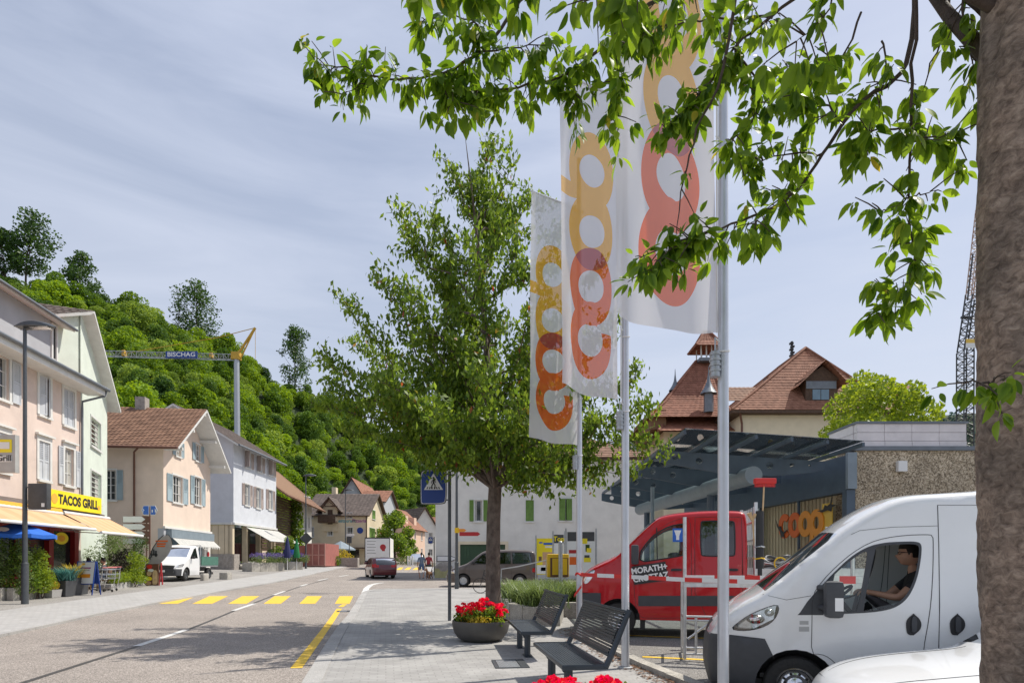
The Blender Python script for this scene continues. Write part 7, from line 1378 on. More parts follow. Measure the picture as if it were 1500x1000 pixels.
def flagpole(x, y, tip, ztop, zbot, plab, flab, seed=0, w=1.12, twist=0):
 rs = random.Random(seed); t = root('flagpole', (x, y, 0), plab, 'flagpole', 'flagpoles beside the benches', 0, False)
 m = MB(); m.tube([(0, 0, -.1), (0, 0, 3), (0, 0, 9.2)], [.058, .055, .042], 16); m.build('pole', 'pole', t, 60); m = MB(); m.lathe([(0, .0), (.11, .0), (.11, .02), (.07, .03)], 16); m.build('base_flange', 'galv', t)
 d = Vector((tip[0] - x, tip[1] - y, 0)); d.normalize(); m = MB(); m.tube([(0, 0, ztop), tuple(d * (w + .08) + Vector((0, 0, ztop)))], .016, 8); m.tube([tuple(-d * .08 + Vector((0, 0, ztop - .03))), tuple(d * .12 + Vector((0, 0, ztop - .03)))], .03, 8); m.build('arm', 'pole', t)
 for zz in (zbot - .18, zbot + .9, zbot + 1.9): m = MB(); m.tube([(.062 * math.cos(a), .062 * math.sin(a), zz + .02 * math.sin(a)) for a in [i * math.pi / 6 for i in range(13)]] + [tuple(d * .09 + Vector((0, 0, zz + .12)))], .009, 5); m.build('tie', 'sign_white', t)
 m = MB(); m.tube([tuple(d * .10 + Vector((0, 0, zbot - .2))), tuple(d * .10 + Vector((0, 0, zbot - .46)))], .05, 10); m.tube([tuple(d * .10 + Vector((0, 0, zbot - .05))), tuple(d * .10 + Vector((0, 0, zbot - .2)))], .008, 5)
 for k in range(4): m.lathe([(.058, zbot - .24 - .055 * k), (.06, zbot - .22 - .055 * k)], 12, None, tuple(d * .10))
 m.build('weight', 'galv', t, 60)
 fl = root('flag', (x, y, zbot), flab, 'flag', 'translucent flags lettered coop', 0, False); nx, nz = 24, 96; Hf = ztop - zbot; nrm = Vector((-d.y, d.x, 0)); vs, uvs = [], []; ph1, ph2 = rs.random() * 6, rs.random() * 6
 for j in range(nz + 1):
  for i in range(nx + 1):
   a = i / nx; c_ = j / nz; z = Hf * c_; q = d * (.075 + w * a); k = (1 - c_) ** .7
   off = .07 * k * math.sin(3.1 * a + 2.2 * c_ + ph1) + .05 * k * math.sin(9 * a * (1 - .4 * c_) + 1.3 + ph2) + .018 * math.sin(6 * a + 3.5 * c_ + ph2) + .012 * math.sin(17 * a + 9 * c_ + ph1) * a; sag = -.05 * (1 - c_) ** 6 * math.sin(math.pi * a) + .06 * (1 - c_) ** 3 * a
   vs.append(q + nrm * off + Vector((0, 0, z + sag))); uvs.append((w * a, z))
 fs = [(j * (nx + 1) + i, j * (nx + 1) + i + 1, (j + 1) * (nx + 1) + i + 1, (j + 1) * (nx + 1) + i) for j in range(nz) for i in range(nx)]; mb = MB(); mb.add(vs, fs); o = mb.build('cloth', 'flag', fl, 180)
 ul_ = o.data.uv_layers.new(name='UVMap'); li = np.empty(len(o.data.loops), dtype=np.int32); o.data.loops.foreach_get('vertex_index', li); ul_.data.foreach_set('uv', np.array(uvs, dtype=np.float32)[li].reshape(-1))
 m = MB(); m.tube([tuple(d * .078 + Vector((0, 0, 0))), tuple(d * .078 + Vector((0, 0, Hf)))], .009, 5); m.build('hem', 'sign_white', fl)
flagpole(1.28, 11.3, (.35, 10.75), 8.25, 3.75, 'grey flagpole tied with barrier tape beside the herb bed', 'coop flag half hidden by the flag in front of it', 1, 1.02); flagpole(1.65, 8.65, (.62, 8.12), 8.25, 3.92, 'grey flagpole behind the near bench', 'coop flag hanging between the two other flags', 5, 1.05); flagpole(2.18, 6.13, (.98, 5.72), 8.25, 3.90, 'thick grey flagpole standing before the white van', 'coop flag half covered by the cherry branches', 9, 1.16)
# ================================================================== barrier tape and scaffold
tp = root('barrier_tape', (1.28, 11.25, 1.2), 'red and white barrier tape strung from a flagpole across the red truck', 'tape')
def tape(pts, w=.07, seg=.26):
 ps = resample_3(pts, seg);
 for i in range(len(ps) - 1):
  mb = MB(); k = i % 2
  if 1:
   if 1: a, b = ps[i], ps[i + 1]; mb.prism([a + Vector((0, 0, -w / 2)), b + Vector((0, 0, -w / 2)), b + Vector((0, .002, -w / 2)), a + Vector((0, .002, -w / 2))], [a + Vector((0, 0, w / 2)), b + Vector((0, 0, w / 2)), b + Vector((0, .002, w / 2)), a + Vector((0, .002, w / 2))])
  if mb.f: mb.build('band', ('tape_red', 'tape_white')[k], tp)
def resample_3(p, step):
 o = []
 for i in range(len(p) - 1):
  a, b = Vector(p[i]), Vector(p[i + 1]); k = max(1, int((b - a).length / step)); o += [a + (b - a) * j / k for j in range(k)]
 return o + [Vector(p[-1])]
SY = 9.95; scx = ray_on(1003, 0, Y=SY).x
tape([P(851, 841, 11.22), P(925, 844.5, 10.6), P(1003, 848.5, SY - .06)]); tape([P(1003, 848.5, SY - .06), P(1080, 851, SY - .22), P(1150, 853, SY - .40)])
m = MB(); m.tube([(1.28 + .063 * math.cos(a), 11.3 + .063 * math.sin(a), 1.31 + .02 * math.sin(2 * a)) for a in [i * math.pi / 6 for i in range(13)]], .022, 6); m.build('knot', 'tape_red', tp); tape([P(853, 824, 11.22), P(853, 842, 11.22), P(852, 858, 11.2), P(841, 872, 11.15)], .06, .14)
sf_ = root('scaffold_frame', (scx, SY, LOTZ(3, SY)), 'aluminium mobile scaffold frame standing between the red truck and the van', 'scaffold'); zg = LOTZ(3, SY)
d_ = Vector((BD.x, BD.y, 0)); n_ = Vector((BN.x, BN.y, 0)); A0 = Vector((scx, SY, zg)); ln = 2.55
for k, (o_, top) in enumerate(((Vector(), 757), (d_ * ln, 760), (n_ * .75, 790), (d_ * ln + n_ * .75, 790))):
 p = A0 + o_; zt_ = ray_on(0, top, Y=SY).z if k < 2 else 1.25; m = MB(); m.tube([(p.x, p.y, zg + .02), (p.x, p.y, zt_)], .030, 10); m.build('upright', 'alu', sf_, 60)
def tb_(a, b, r=.022, nm='brace'): m = MB(); m.tube([a, b], r, 8); m.build(nm, 'alu', sf_, 60)
Z = lambda py: ray_on(0, py, Y=SY).z
up_ = Vector((0, 0, 1))
for py in (957, 948, 908, 902): tb_(A0 + up_ * (Z(py) - zg), A0 + d_ * ln + up_ * (Z(py) - zg), .018, 'ledger')
m = MB(); a = A0 + up_ * (Z(856) - zg); M4 = Matrix(((d_.x, n_.x, 0, a.x), (d_.y, n_.y, 0, a.y), (0, 0, 1, a.z), (0, 0, 0, 1))); m.box(0, ln, -.035, .0, -.035, .035, M4); m.build('top_rail', 'alu', sf_)
for i in range(4): x = .18 + i * .62; tb_(A0 + d_ * x + up_ * (Z(955) - zg), A0 + d_ * x + up_ * (Z(904) - zg)); tb_(A0 + d_ * (x + .14) + up_ * (Z(904 if i % 2 else 955) - zg), A0 + d_ * (x + .6) + up_ * (Z(955 if i % 2 else 904) - zg), .015)
tb_(A0 + d_ * .05 + up_ * (Z(935) - zg), A0 + d_ * 2.35 + up_ * (Z(775) - zg), .02);
for k in (.1, .7): tb_(A0 + up_ * k, A0 + n_ * .75 + up_ * k); tb_(A0 + d_ * ln + up_ * k, A0 + d_ * ln + n_ * .75 + up_ * k)
bb = root('barrier_board', A0 + up_ * (Z(850) - zg), 'red and white striped barrier board lying along the scaffold rail', 'barrier')
mm_ = M4 @ Matrix.Translation((0, -.018, .038 + .062))
for i in range(11): m = MB(); m.box(i * .235, (i + 1) * .235 - .0005, -.016, .016, -.06, .06, mm_); m.build('stripe', 'sign_white' if i % 2 or i < 2 else 'tape_red', bb)
# ================================================================== young cherry tree beside the crossing
def leaf_lines(paths, per, size, spread, droop=.5, wid=.42, rs=rng):
 """leaves along polylines (list of lists of Vector)"""
 C = []
 for p in paths:
  p = np.array([tuple(q) for q in p]); seg = np.linalg.norm(np.diff(p, axis=0), axis=1); tot = seg.sum(); n = max(2, int(tot * per)); cs = np.concatenate([[0], np.cumsum(seg)])
  d = rs.uniform(0, tot, n); idx = np.clip(np.searchsorted(cs, d) - 1, 0, len(seg) - 1); f = (d - cs[idx]) / seg[idx]; C.append(p[idx] + (p[idx + 1] - p[idx]) * f[:, None] + rs.normal(size=(n, 3)) * spread)
 return leaf_quads(np.concatenate(C), size, wid, droop, rs)
random.seed(21)
TY = 13.9; tbase = Vector((ray_on(723, 0, Y=TY).x, TY, 0)); ct = root('cherry_tree', tbase, 'young cherry tree with spreading crown behind the red geranium bowl', 'tree')
T3 = lambda px, py, dy=0: ray_on(px, py, Y=TY + dy)
m = MB(); lead = [tbase - Vector((0, 0, .1)), T3(722, 830), T3(723, 760), T3(726, 700), T3(722, 640), T3(716, 560), T3(708, 460), T3(700, 360), T3(690, 270), T3(682, 205)]
m.tube(lead, [.20, .172, .165, .155, .10, .078, .058, .038, .022, .006], 12)
paths = []; tips = []
TIPS = [(470, 520, 0), (492, 432, .4), (455, 596, -.5), (545, 398, -.6), (583, 305, .3), (632, 318, 1.0), (655, 232, -.3), (720, 208, .5), (757, 238, -.4), (800, 285, .8), (835, 330, 0), (880, 400, 1.0), (905, 470, -.8), (935, 545, .5), (955, 600, -.6), (978, 655, .2), (930, 700, -.4), (870, 702, .8), (800, 692, -1.2), (505, 632, .6), (560, 646, -1.0), (598, 640, .9), (668, 652, -.8), (515, 500, 2.2), (560, 560, -2.6), (600, 450, -2.2), (640, 380, 2.2), (690, 330, -1.8), (740, 330, 2.0), (780, 400, -2.4), (820, 470, 2.6), (850, 560, -2.8), (880, 620, 2.6), (620, 605, -3.2), (700, 560, -3.4), (760, 600, -3.2), (700, 480, 3.2), (640, 560, 3.6), (780, 540, 3.4), (530, 590, 2.4), (590, 520, 1.0), (650, 470, -1.0), (745, 460, 1.0), (700, 400, -.6), (800, 620, 1.4), (575, 615, 2.0), (670, 632, 2.6), (840, 655, -2.0), (760, 665, 2.6), (490, 560, -1.4)]
ENV = [(235, 655, 765), (300, 592, 815), (360, 560, 850), (430, 505, 890), (520, 480, 925), (600, 465, 955), (650, 500, 950)]
for _ in range(14):
 yy = random.uniform(240, 648); l_, r_ = itp(ENV, 1, yy), itp(ENV, 2, yy); e_ = random.uniform(.06, .94); TIPS.append((l_ + (r_ - l_) * e_, yy, random.choice((-1, 1)) * (r_ - l_) / 62 * .5 * math.sqrt(max(0, 1 - (2 * e_ - 1) ** 2)) * random.uniform(.3, .95)))
def lead_at(f):
 k = f * (len(lead) - 1); i = min(int(k), len(lead) - 2); return lead[i] + (lead[i + 1] - lead[i]) * (k - i)
for (px, py, dy) in TIPS:
 tip = T3(px, py, dy); hgt = tip.z; horiz = math.hypot(tip.x - tbase.x, tip.y - tbase.y); f = max(.30, min(.82, (hgt - horiz * 1.05) / 11.4 * .85 + .12)) if hgt > 3.5 else .31
 a = lead_at(f); d = (tip - a); ln_ = d.length; pts = []
 for i in range(8):
  t_ = i / 7; q = a + d * t_ + Vector((0, 0, .10 * ln_)) * math.sin(math.pi * t_) * (-1 if hgt > 7 else .8) + Vector((random.uniform(-1, 1), random.uniform(-1, 1), random.uniform(-1, 1))) * .05 * ln_ * (0 < i < 7); pts.append(q)
 r0 = .014 + .0065 * ln_; m.tube(pts, [r0 * (1 - .9 * i / 7) for i in range(8)], 6, False); paths.append(pts[2:]); tips.append(pts)
m.build('trunk', 'bark', ct, 60)
tw = MB(); twp = []
for pts in tips:
 n = int((pts[-1] - pts[0]).length / .135)
 for i in range(n):
  t_ = .22 + .78 * (i + random.random()) / n; k = t_ * 7; j = min(int(k), 6); p = pts[j] + (pts[j + 1] - pts[j]) * (k - j); dr = (pts[j + 1] - pts[j]).normalized()
  o = Vector((random.gauss(0, 1), random.gauss(0, 1), random.gauss(.25, .8))); o = (o - dr * o.dot(dr)).normalized(); l = random.uniform(.35, .85) * (1.15 - .6 * t_); e = p + (dr * random.uniform(.3, .9) + o).normalized() * l; md_ = (p + e) / 2 + Vector((0, 0, random.uniform(-.02, .08)))
  tw.tube([p, md_, e], [.009, .006, .003], 3, False); twp.append([p, md_, e])
tw.build('twigs', 'twig', ct)['kind'] = 'stuff'
o = link(bpy.data.objects.new('crown', npmesh('crown', leaf_lines(twp, 70, .145, .085, .8, .46) - np.array(tuple(tbase)), 4, 'leaf_tree')), ct, tuple(tbase)); o['kind'] = 'stuff'
# ================================================================== big cherry tree next to the camera
random.seed(33); nt0 = Vector((2.20, 2.5, 0)); nb_ = root('near_cherry_tree', nt0, 'large cherry tree with rough bark trunk and overhanging leafy branches', 'tree')
from mathutils import noise as mn
m = MB(); n = 96; prof = [(-.4, .24), (0, .215), (.5, .195), (1.0, .19), (1.55, .195), (1.95, .198), (2.25, .192), (2.6, .186), (3.1, .178), (3.7, .172), (4.3, .165), (5.2, .15)]
vs = []
zz_ = []
for i in range(len(prof) - 1):
 for k in range(14): f_ = k / 14; zz_.append((prof[i][0] + (prof[i + 1][0] - prof[i][0]) * f_, prof[i][1] + (prof[i + 1][1] - prof[i][1]) * f_))
zz_.append(prof[-1])
for z, r in zz_:
 for j in range(n):
  a = 2 * math.pi * j / n; cv = Vector((math.cos(a), math.sin(a), z * 2.2)); rr = r * (1 + .022 * math.sin(3 * a + z * 1.7) + .05 * mn.fractal(cv * 2.2, .9, 2.0, 5) + .03 * mn.noise(Vector((cv.x * 3, cv.y * 3, z * 16))) + .05 * max(0, mn.noise(cv * 1.3 + Vector((4, 2, 1))) - .25)); vs.append((nt0.x + .018 * math.sin(z * 1.3 + .6) + rr * math.cos(a), nt0.y + rr * math.sin(a), z))
m.add(vs, [(i * n + j, i * n + (j + 1) % n, (i + 1) * n + (j + 1) % n, (i + 1) * n + j) for i in range(len(zz_) - 1) for j in range(n)])
def barkmat():
 mt, N, L, b = newmat('cherry_bark'); g = N.new('ShaderNodeNewGeometry'); mp = N.new('ShaderNodeMapping'); mp.inputs['Scale'].default_value = (1, 1, 1.35); L.new(g.outputs['Position'], mp.inputs[0])
 a = N.new('ShaderNodeTexNoise'); a.inputs['Scale'].default_value = 24; a.inputs['Detail'].default_value = 10; a.inputs['Roughness'].default_value = .68; a.inputs['Distortion'].default_value = .6; L.new(mp.outputs[0], a.inputs['Vector'])
 c2 = N.new('ShaderNodeTexNoise'); c2.inputs['Scale'].default_value = 3.5; c2.inputs['Detail'].default_value = 6; L.new(g.outputs['Position'], c2.inputs['Vector'])
 r = N.new('ShaderNodeValToRGB'); r.color_ramp.elements[0].position = .32; r.color_ramp.elements[0].color = (.10, .075, .06, 1); r.color_ramp.elements[1].position = .72; r.color_ramp.elements[1].color = (.50, .42, .35, 1); e = r.color_ramp.elements.new(.5); e.color = (.27, .215, .175, 1); L.new(a.outputs['Fac'], r.inputs[0])
 r2 = N.new('ShaderNodeValToRGB'); r2.color_ramp.elements[0].position = .40; r2.color_ramp.elements[0].color = (.62, .60, .58, 1); r2.color_ramp.elements[1].position = .66; r2.color_ramp.elements[1].color = (1.1, 1.02, .95, 1); L.new(c2.outputs['Fac'], r2.inputs[0])
 x = N.new('ShaderNodeMix'); x.data_type = 'RGBA'; x.blend_type = 'MULTIPLY'; x.inputs[0].default_value = 1; L.new(r.outputs[0], x.inputs[6]); L.new(r2.outputs[0], x.inputs[7]); L.new(x.outputs[2], b.inputs['Base Color']); b.inputs['Roughness'].default_value = .85
 bp = N.new('ShaderNodeBump'); bp.inputs['Strength'].default_value = .9; bp.inputs['Distance'].default_value = .02; L.new(a.outputs['Fac'], bp.inputs['Height']); L.new(bp.outputs[0], b.inputs['Normal'])
barkmat()
m.build('trunk', 'cherry_bark', nb_, 180)
BR = [  # (points px,py,depth ; leaf start fraction ; leaf density per metre ; leaf length)
 ([(1346, -140, 2.75), (1344, -60, 2.85), (1340, 60, 2.9), (1336, 180, 2.9), (1331, 290, 2.9), (1338, 368, 2.92), (1342, 395, 2.94)], .42, 46, .105),
 ([(1338, 380, 2.92), (1326, 425, 2.95), (1302, 446, 2.98), (1275, 460, 3.0)], .1, 95, .10),
 ([(1332, 185, 2.9), (1290, 190, 2.95), (1260, 200, 3.0), (1240, 222, 3.0)], .1, 75, .11), ([(1334, 205, 2.9), (1360, 200, 2.85), (1395, 195, 2.8), (1412, 200, 2.8)], .1, 75, .105),
 ([(1333, 285, 2.9), (1318, 300, 2.9), (1290, 312, 2.9)], .2, 50, .09), ([(1333, 290, 2.9), (1355, 285, 2.9), (1370, 280, 2.9)], .3, 50, .09),
 ([(1345, -60, 3.0), (1330, 90, 3.02), (1262, 150, 3.05), (1205, 225, 3.1), (1165, 280, 3.15), (1100, 318, 3.2), (1040, 340, 3.22), (985, 356, 3.25), (938, 378, 3.28)], .5, 62, .11),
 ([(1040, 340, 3.22), (1010, 352, 3.2), (975, 372, 3.2), (955, 400, 3.2)], .1, 70, .105), ([(1165, 280, 3.15), (1130, 300, 3.1), (1105, 330, 3.1)], .1, 60, .10), ([(1205, 225, 3.1), (1170, 225, 3.15), (1120, 235, 3.2), (1085, 262, 3.2)], .15, 75, .11), ([(1235, 185, 3.1), (1200, 150, 3.1), (1150, 140, 3.15), (1110, 150, 3.2)], .1, 60, .11),
 ([(1085, -60, 3.3), (1060, 100, 3.3), (1022, 190, 3.3), (1002, 262, 3.3), (990, 348, 3.3)], .7, 10, .08),
 ([(1300, -120, 3.3), (1200, -30, 3.35), (1130, 25, 3.4), (1075, 70, 3.4), (1035, 125, 3.4), (1000, 165, 3.4), (975, 190, 3.4)], .3, 75, .105),
 ([(1130, 25, 3.4), (1080, 30, 3.5), (1010, 28, 3.5), (950, 45, 3.55), (900, 70, 3.6)], .1, 75, .105), ([(1075, 70, 3.4), (1110, 120, 3.4), (1100, 180, 3.4), (1060, 215, 3.4)], .1, 60, .105),
 ([(1200, -60, 3.7), (1050, -30, 3.8), (950, 10, 3.8), (880, 70, 3.8), (830, 110, 3.8), (760, 128, 3.8), (700, 135, 3.8), (655, 130, 3.8)], .2, 70, .11), ([(900, 75, 3.8), (905, 120, 3.8), (898, 160, 3.8), (905, 190, 3.8)], .1, 70, .11), ([(830, 110, 3.8), (845, 140, 3.8), (830, 165, 3.8)], .1, 70, .105),
 ([(860, -100, 3.6), (780, -20, 3.7), (720, 60, 3.7), (665, 98, 3.7), (600, 117, 3.7), (545, 112, 3.7), (495, 98, 3.7), (464, 96, 3.7)], .3, 62, .11), ([(720, 60, 3.7), (690, 30, 3.6), (640, 20, 3.6), (610, 40, 3.6)], .1, 70, .11), ([(700, 80, 3.7), (760, 70, 3.6), (820, 60, 3.6)], .1, 70, .11), ([(545, 112, 3.7), (520, 130, 3.7), (500, 138, 3.7)], .1, 50, .10), ([(640, 104, 3.7), (655, 140, 3.7), (670, 150, 3.7)], .1, 60, .105),
 ([(900, -130, 2.2), (800, -50, 2.25), (700, -25, 2.25), (620, -22, 2.25), (560, -10, 2.3)], .15, 44, .115), ([(1100, -120, 2.3), (1000, -40, 2.35), (920, -10, 2.4), (850, 5, 2.4)], .2, 50, .115), ([(1260, -110, 2.4), (1230, -20, 2.4), (1200, 30, 2.45), (1165, 62, 2.5)], .35, 55, .115),
 ([(1420, -100, 2.7), (1410, 20, 2.75), (1425, 90, 2.75), (1445, 150, 2.75)], .2, 55, .105), ([(1400, -40, 2.9), (1385, 40, 2.9), (1360, 110, 2.95), (1340, 170, 2.95)], .75, 30, .10), ([(1260, 20, 3.1), (1230, 90, 3.1), (1190, 110, 3.15), (1150, 95, 3.2)], .15, 60, .11), ([(1290, 60, 3.0), (1300, 110, 3.0), (1280, 140, 3.0)], .1, 60, .11),
 ([(1446, 562, 2.26), (1425, 556, 2.22), (1408, 566, 2.2)], .0, 60, .085), ([(1448, 562, 2.26), (1462, 552, 2.2), (1470, 556, 2.18)], .3, 60, .085)]
bm_ = MB(); L1 = []
def leaf_shape(k):
 """folded pointed leaf along +x, unit length"""
 rs = random.Random(k); xs = [0, .12, .3, .5, .7, .87, 1.0]; ws = [.012, .13, .20, .215, .165, .075, .0]; c = rs.uniform(.1, .28); fo = rs.uniform(.05, .12); vs, fs = [], []
 for x, w_ in zip(xs, ws): z = -c * x * x; vs += [(x, -w_, z + fo * w_ * 3), (x, 0, z), (x, w_, z + fo * w_ * 3)]
 for i in range(6): o = 3 * i; fs += [(o, o + 3, o + 4, o + 1), (o + 1, o + 4, o + 5, o + 2)]
 return vs, fs
SH = [leaf_shape(k) for k in range(6)]
for pts, f0, dens, ll in BR:
 W = [ray_on(p[0], p[1], Y=p[2]) for p in pts]; sm = []
 for i in range(len(W) - 1):                                           # smooth path with a little wander
  for k in range(4): t_ = k / 4; a = W[max(i - 1, 0)]; b = W[i]; c_ = W[i + 1]; d_2 = W[min(i + 2, len(W) - 1)]; sm.append(.5 * ((2 * b) + (c_ - a) * t_ + (2 * a - 5 * b + 4 * c_ - d_2) * t_ * t_ + (3 * b - a - 3 * c_ + d_2) * t_ ** 3) + Vector((random.gauss(0, .005), random.gauss(0, .008), random.gauss(0, .005))))
 sm.append(W[-1]); ln_ = sum((sm[i + 1] - sm[i]).length for i in range(len(sm) - 1)); r0 = .004 + .0042 * ln_; bm_.tube(sm, [r0 * (1 - .8 * i / (len(sm) - 1)) for i in range(len(sm))], 6, False)
 nl_ = int(ln_ * (1 - f0) * dens * 3.7 / 6)
 for q_ in range(nl_ * 6):
  if q_ % 6 == 0:
   t_ = f0 + (1 - f0) * random.random(); k = min(.9999, t_) * (len(sm) - 1); i = int(k); sp0 = sm[i] + (sm[i + 1] - sm[i]) * (k - i); tang = (sm[i + 1] - sm[i]).normalized(); rad = Matrix.Rotation(random.random() * 6.283, 3, tang) @ tang.orthogonal().normalized(); sl_ = random.choice((.02, .04, .09, .15)); spd = (rad + tang * random.uniform(-.1, .8) + Vector((0, 0, random.uniform(-.7, .3)))).normalized(); sp1 = sp0 + spd * sl_; bm_.tube([sp0, sp0 + spd * sl_ * .5 + Vector((0, 0, .006)), sp1], [.0035, .003, .002], 4, False)
  if 1:
   k = 0; p = sp1 - spd * random.uniform(0, .03); tang = spd
   a = random.random() * 6.283; rad = tang.orthogonal().normalized(); rad = Matrix.Rotation(a, 3, tang) @ rad; x = (rad * .75 + tang * random.uniform(.0, .7) + Vector((0, 0, -random.uniform(.25, 1.5)))).normalized(); p = p + x * .028; up2 = Vector((random.gauss(0, .5), random.gauss(-.25, .5), 1)); y = up2.cross(x); y = y.normalized() if y.length > .05 else x.orthogonal().normalized(); z = x.cross(y); s = ll * random.uniform(.50, 1.10)
   L1.append((Matrix(((x.x * s, y.x * s, z.x * s, p.x), (x.y * s, y.y * s, z.y * s, p.y), (x.z * s, y.z * s, z.z * s, p.z), (0, 0, 0, 1))), s / p.y, random.randrange(6)))
# limbs above the frame that carry the branches
for (a, b, r_) in (((0, 0, 3.9), ray_on(1346, -140, Y=2.75), .03), ((0, 0, 3.5), ray_on(1300, -120, Y=3.3), .035), ((0, 0, 4.2), ray_on(1200, -60, Y=3.7), .04), ((0, 0, 4.5), ray_on(860, -100, Y=3.6), .045), ((0, 0, 4.0), ray_on(1100, -120, Y=2.3), .03), ((0, 0, 4.3), ray_on(900, -130, Y=2.2), .035), ((0, 0, 3.8), ray_on(1260, -110, Y=2.4), .025), ((0, 0, 3.7), ray_on(1420, -100, Y=2.7), .02), ((0, 0, 3.6), ray_on(1345, -60, Y=3.0), .025)):
 a = Vector(a) + nt0; q = limb_path(a, b, .06); bm_.tube(q, [r_ * 1.25, r_, r_ * .8, r_ * .6, r_ * .45, r_ * .3], 7, False)
bm_.build('branches', 'twig', nb_, 60)['kind'] = 'stuff'
L1.sort(key=lambda q: -q[1]); meshes = []
for k, (vs, fs) in enumerate(SH): mb = MB(); mb.add(vs, fs); meshes.append(mb.mesh('leaf', 'leaf_near', smooth=180))
inframe = lambda p: 0 < CX + p.x / p.y * F < 1500 and 0 < HY - (p.z - CH) / p.y * F < 1000
vis = [q for q in L1 if inframe(q[0].translation)]; big = vis[:300]; bigset = {id(q) for q in big}
for M4_, _, k in big: o = link(bpy.data.objects.new('leaf', meshes[k]), nb_); o.matrix_local = Matrix.Translation(-nt0) @ M4_
mb = MB()
for q in L1:
 if id(q) not in bigset: mb.add([q[0] @ Vector(v_) for v_ in SH[q[2]][0]], SH[q[2]][1])
o = mb.build('foliage', 'leaf_near', nb_, 180); o['kind'] = 'stuff'
tb2 = MB(); tb2.tube([nt0 + Vector((0, 0, 4.9)), nt0 + Vector((-.1, .1, 6)), nt0 + Vector((-.1, 0, 7.4))], [.15, .10, .03], 8); tb2.build('leader', 'cherry_bark', nb_, 60)
o = crown('upper_crown', [(2.2, 2.4, 6.6, 1.3, 1.2, .9), (.9, 2.2, 6.2, 1.1, 1.0, .7), (3.4, 2.8, 6.2, 1.2, 1.0, .8), (2.0, 1.2, 6.1, 1.1, 1.0, .8), (2.4, 2.3, 7.6, 1.0, 1.0, .8)], 6000, .13, 'leaf_near', nb_, .2, .45, .6); o['kind'] = 'stuff'
# ================================================================== planting
def bush(name, label, blobs, n, size, m, base, cat='shrub', group=None, wid=.5, shell=.25, stems=3):
 t = root(name, base, label, cat, group); crown('foliage', blobs, n, size, m, t, shell, wid); mb = MB(); b = Vector(base)
 for k in range(stems): q = Vector(blobs[k % len(blobs)][:3]); mb.tube([b + Vector((random.uniform(-.1, .1), random.uniform(-.1, .1), -.03)), q], [.02, .008], 5)
 mb.build('stems', 'twig', t); return t
def spiky(name, label, base, n, h, spread, m, cat='plant', group=None, w_=.012, parent=None, upward=1.4):
 rs = rng; t = parent or root(name, base, label, cat, group); V = []
 for _ in range(n):
  a = rs.uniform(0, 6.283); x = rs.normal(0, spread * .35); y = rs.normal(0, spread * .35); d = Vector((math.cos(a), math.sin(a), upward * rs.uniform(.6, 1.5))).normalized(); l = h * rs.uniform(.55, 1.1); p0 = Vector((x, y, 0)); p1 = p0 + d * l * .6; p2 = p0 + d * l + Vector((d.x * .2, d.y * .2, -.15)) * l; s = Vector((-math.sin(a), math.cos(a), 0)) * w_
  V.append([p0 - s, p0 + s, p1 + s * .8, p1 - s * .8]); V.append([p1 - s * .8, p1 + s * .8, p2 + s * .15, p2 - s * .15])
 off = Vector(base) - Vector(ORG.get(t, (0, 0, 0))); ob = link(bpy.data.objects.new('blades', npmesh('blades', [[tuple(q + off) for q in v_] for v_ in V], 4, m)), t, ORG.get(t, (0, 0, 0))); return t
random.seed(41)
# herb bed with stone border
hb = root('stone_planter', (.8, 17, 0), 'raised bed with rough stone blocks between bench and car park', 'planter')
bpoly = [(-.28, 19.6), (.05, 15.6), (1.02, 14.2), (1.30, 16.4), (2.55, 16.6), (2.2, 20.3)]
for i in range(len(bpoly)):
 a, b = Vector((*bpoly[i], 0)), Vector((*bpoly[(i + 1) % len(bpoly)], 0)); k = max(1, round((b - a).length / .62)); d = (b - a).normalized(); nn = Vector((-d.y, d.x, 0)) * -1
 for j in range(k):
  p = a + (b - a) * j / k; q = a + (b - a) * (j + 1) / k - d * .015; h_ = .42 + random.uniform(-.03, .05); m = MB(); Mx = Matrix(((d.x, nn.x, 0, p.x), (d.y, nn.y, 0, p.y), (0, 0, 1, 0), (0, 0, 0, 1))); m.bev(0, (q - p).length, -.10, .13, -.05, h_, .02, Mx); m.build('stone_block', 'concrete', hb, 40)
m = MB(); m.add([(x, y, .36) for x, y in bpoly], [tuple(range(len(bpoly)))]); m.build('soil', 'soil', hb)
for k, (x, y, r) in enumerate(((.15, 18.9, .42), (.45, 17.6, .46), (.55, 16.4, .44), (.8, 15.3, .42), (1.0, 17.2, .45), (1.3, 18.4, .5), (1.0, 19.4, .45), (1.9, 17.6, .45), (1.9, 19.2, .5))):
 spiky('herb_bush', 'narrow leaved green herb bush in the raised stone bed', (x, y, .36), 900, .78, r * 1.4, 'leaf_herb', 'shrub', 'herb bushes in the stone bed', .013, None, 2.0)
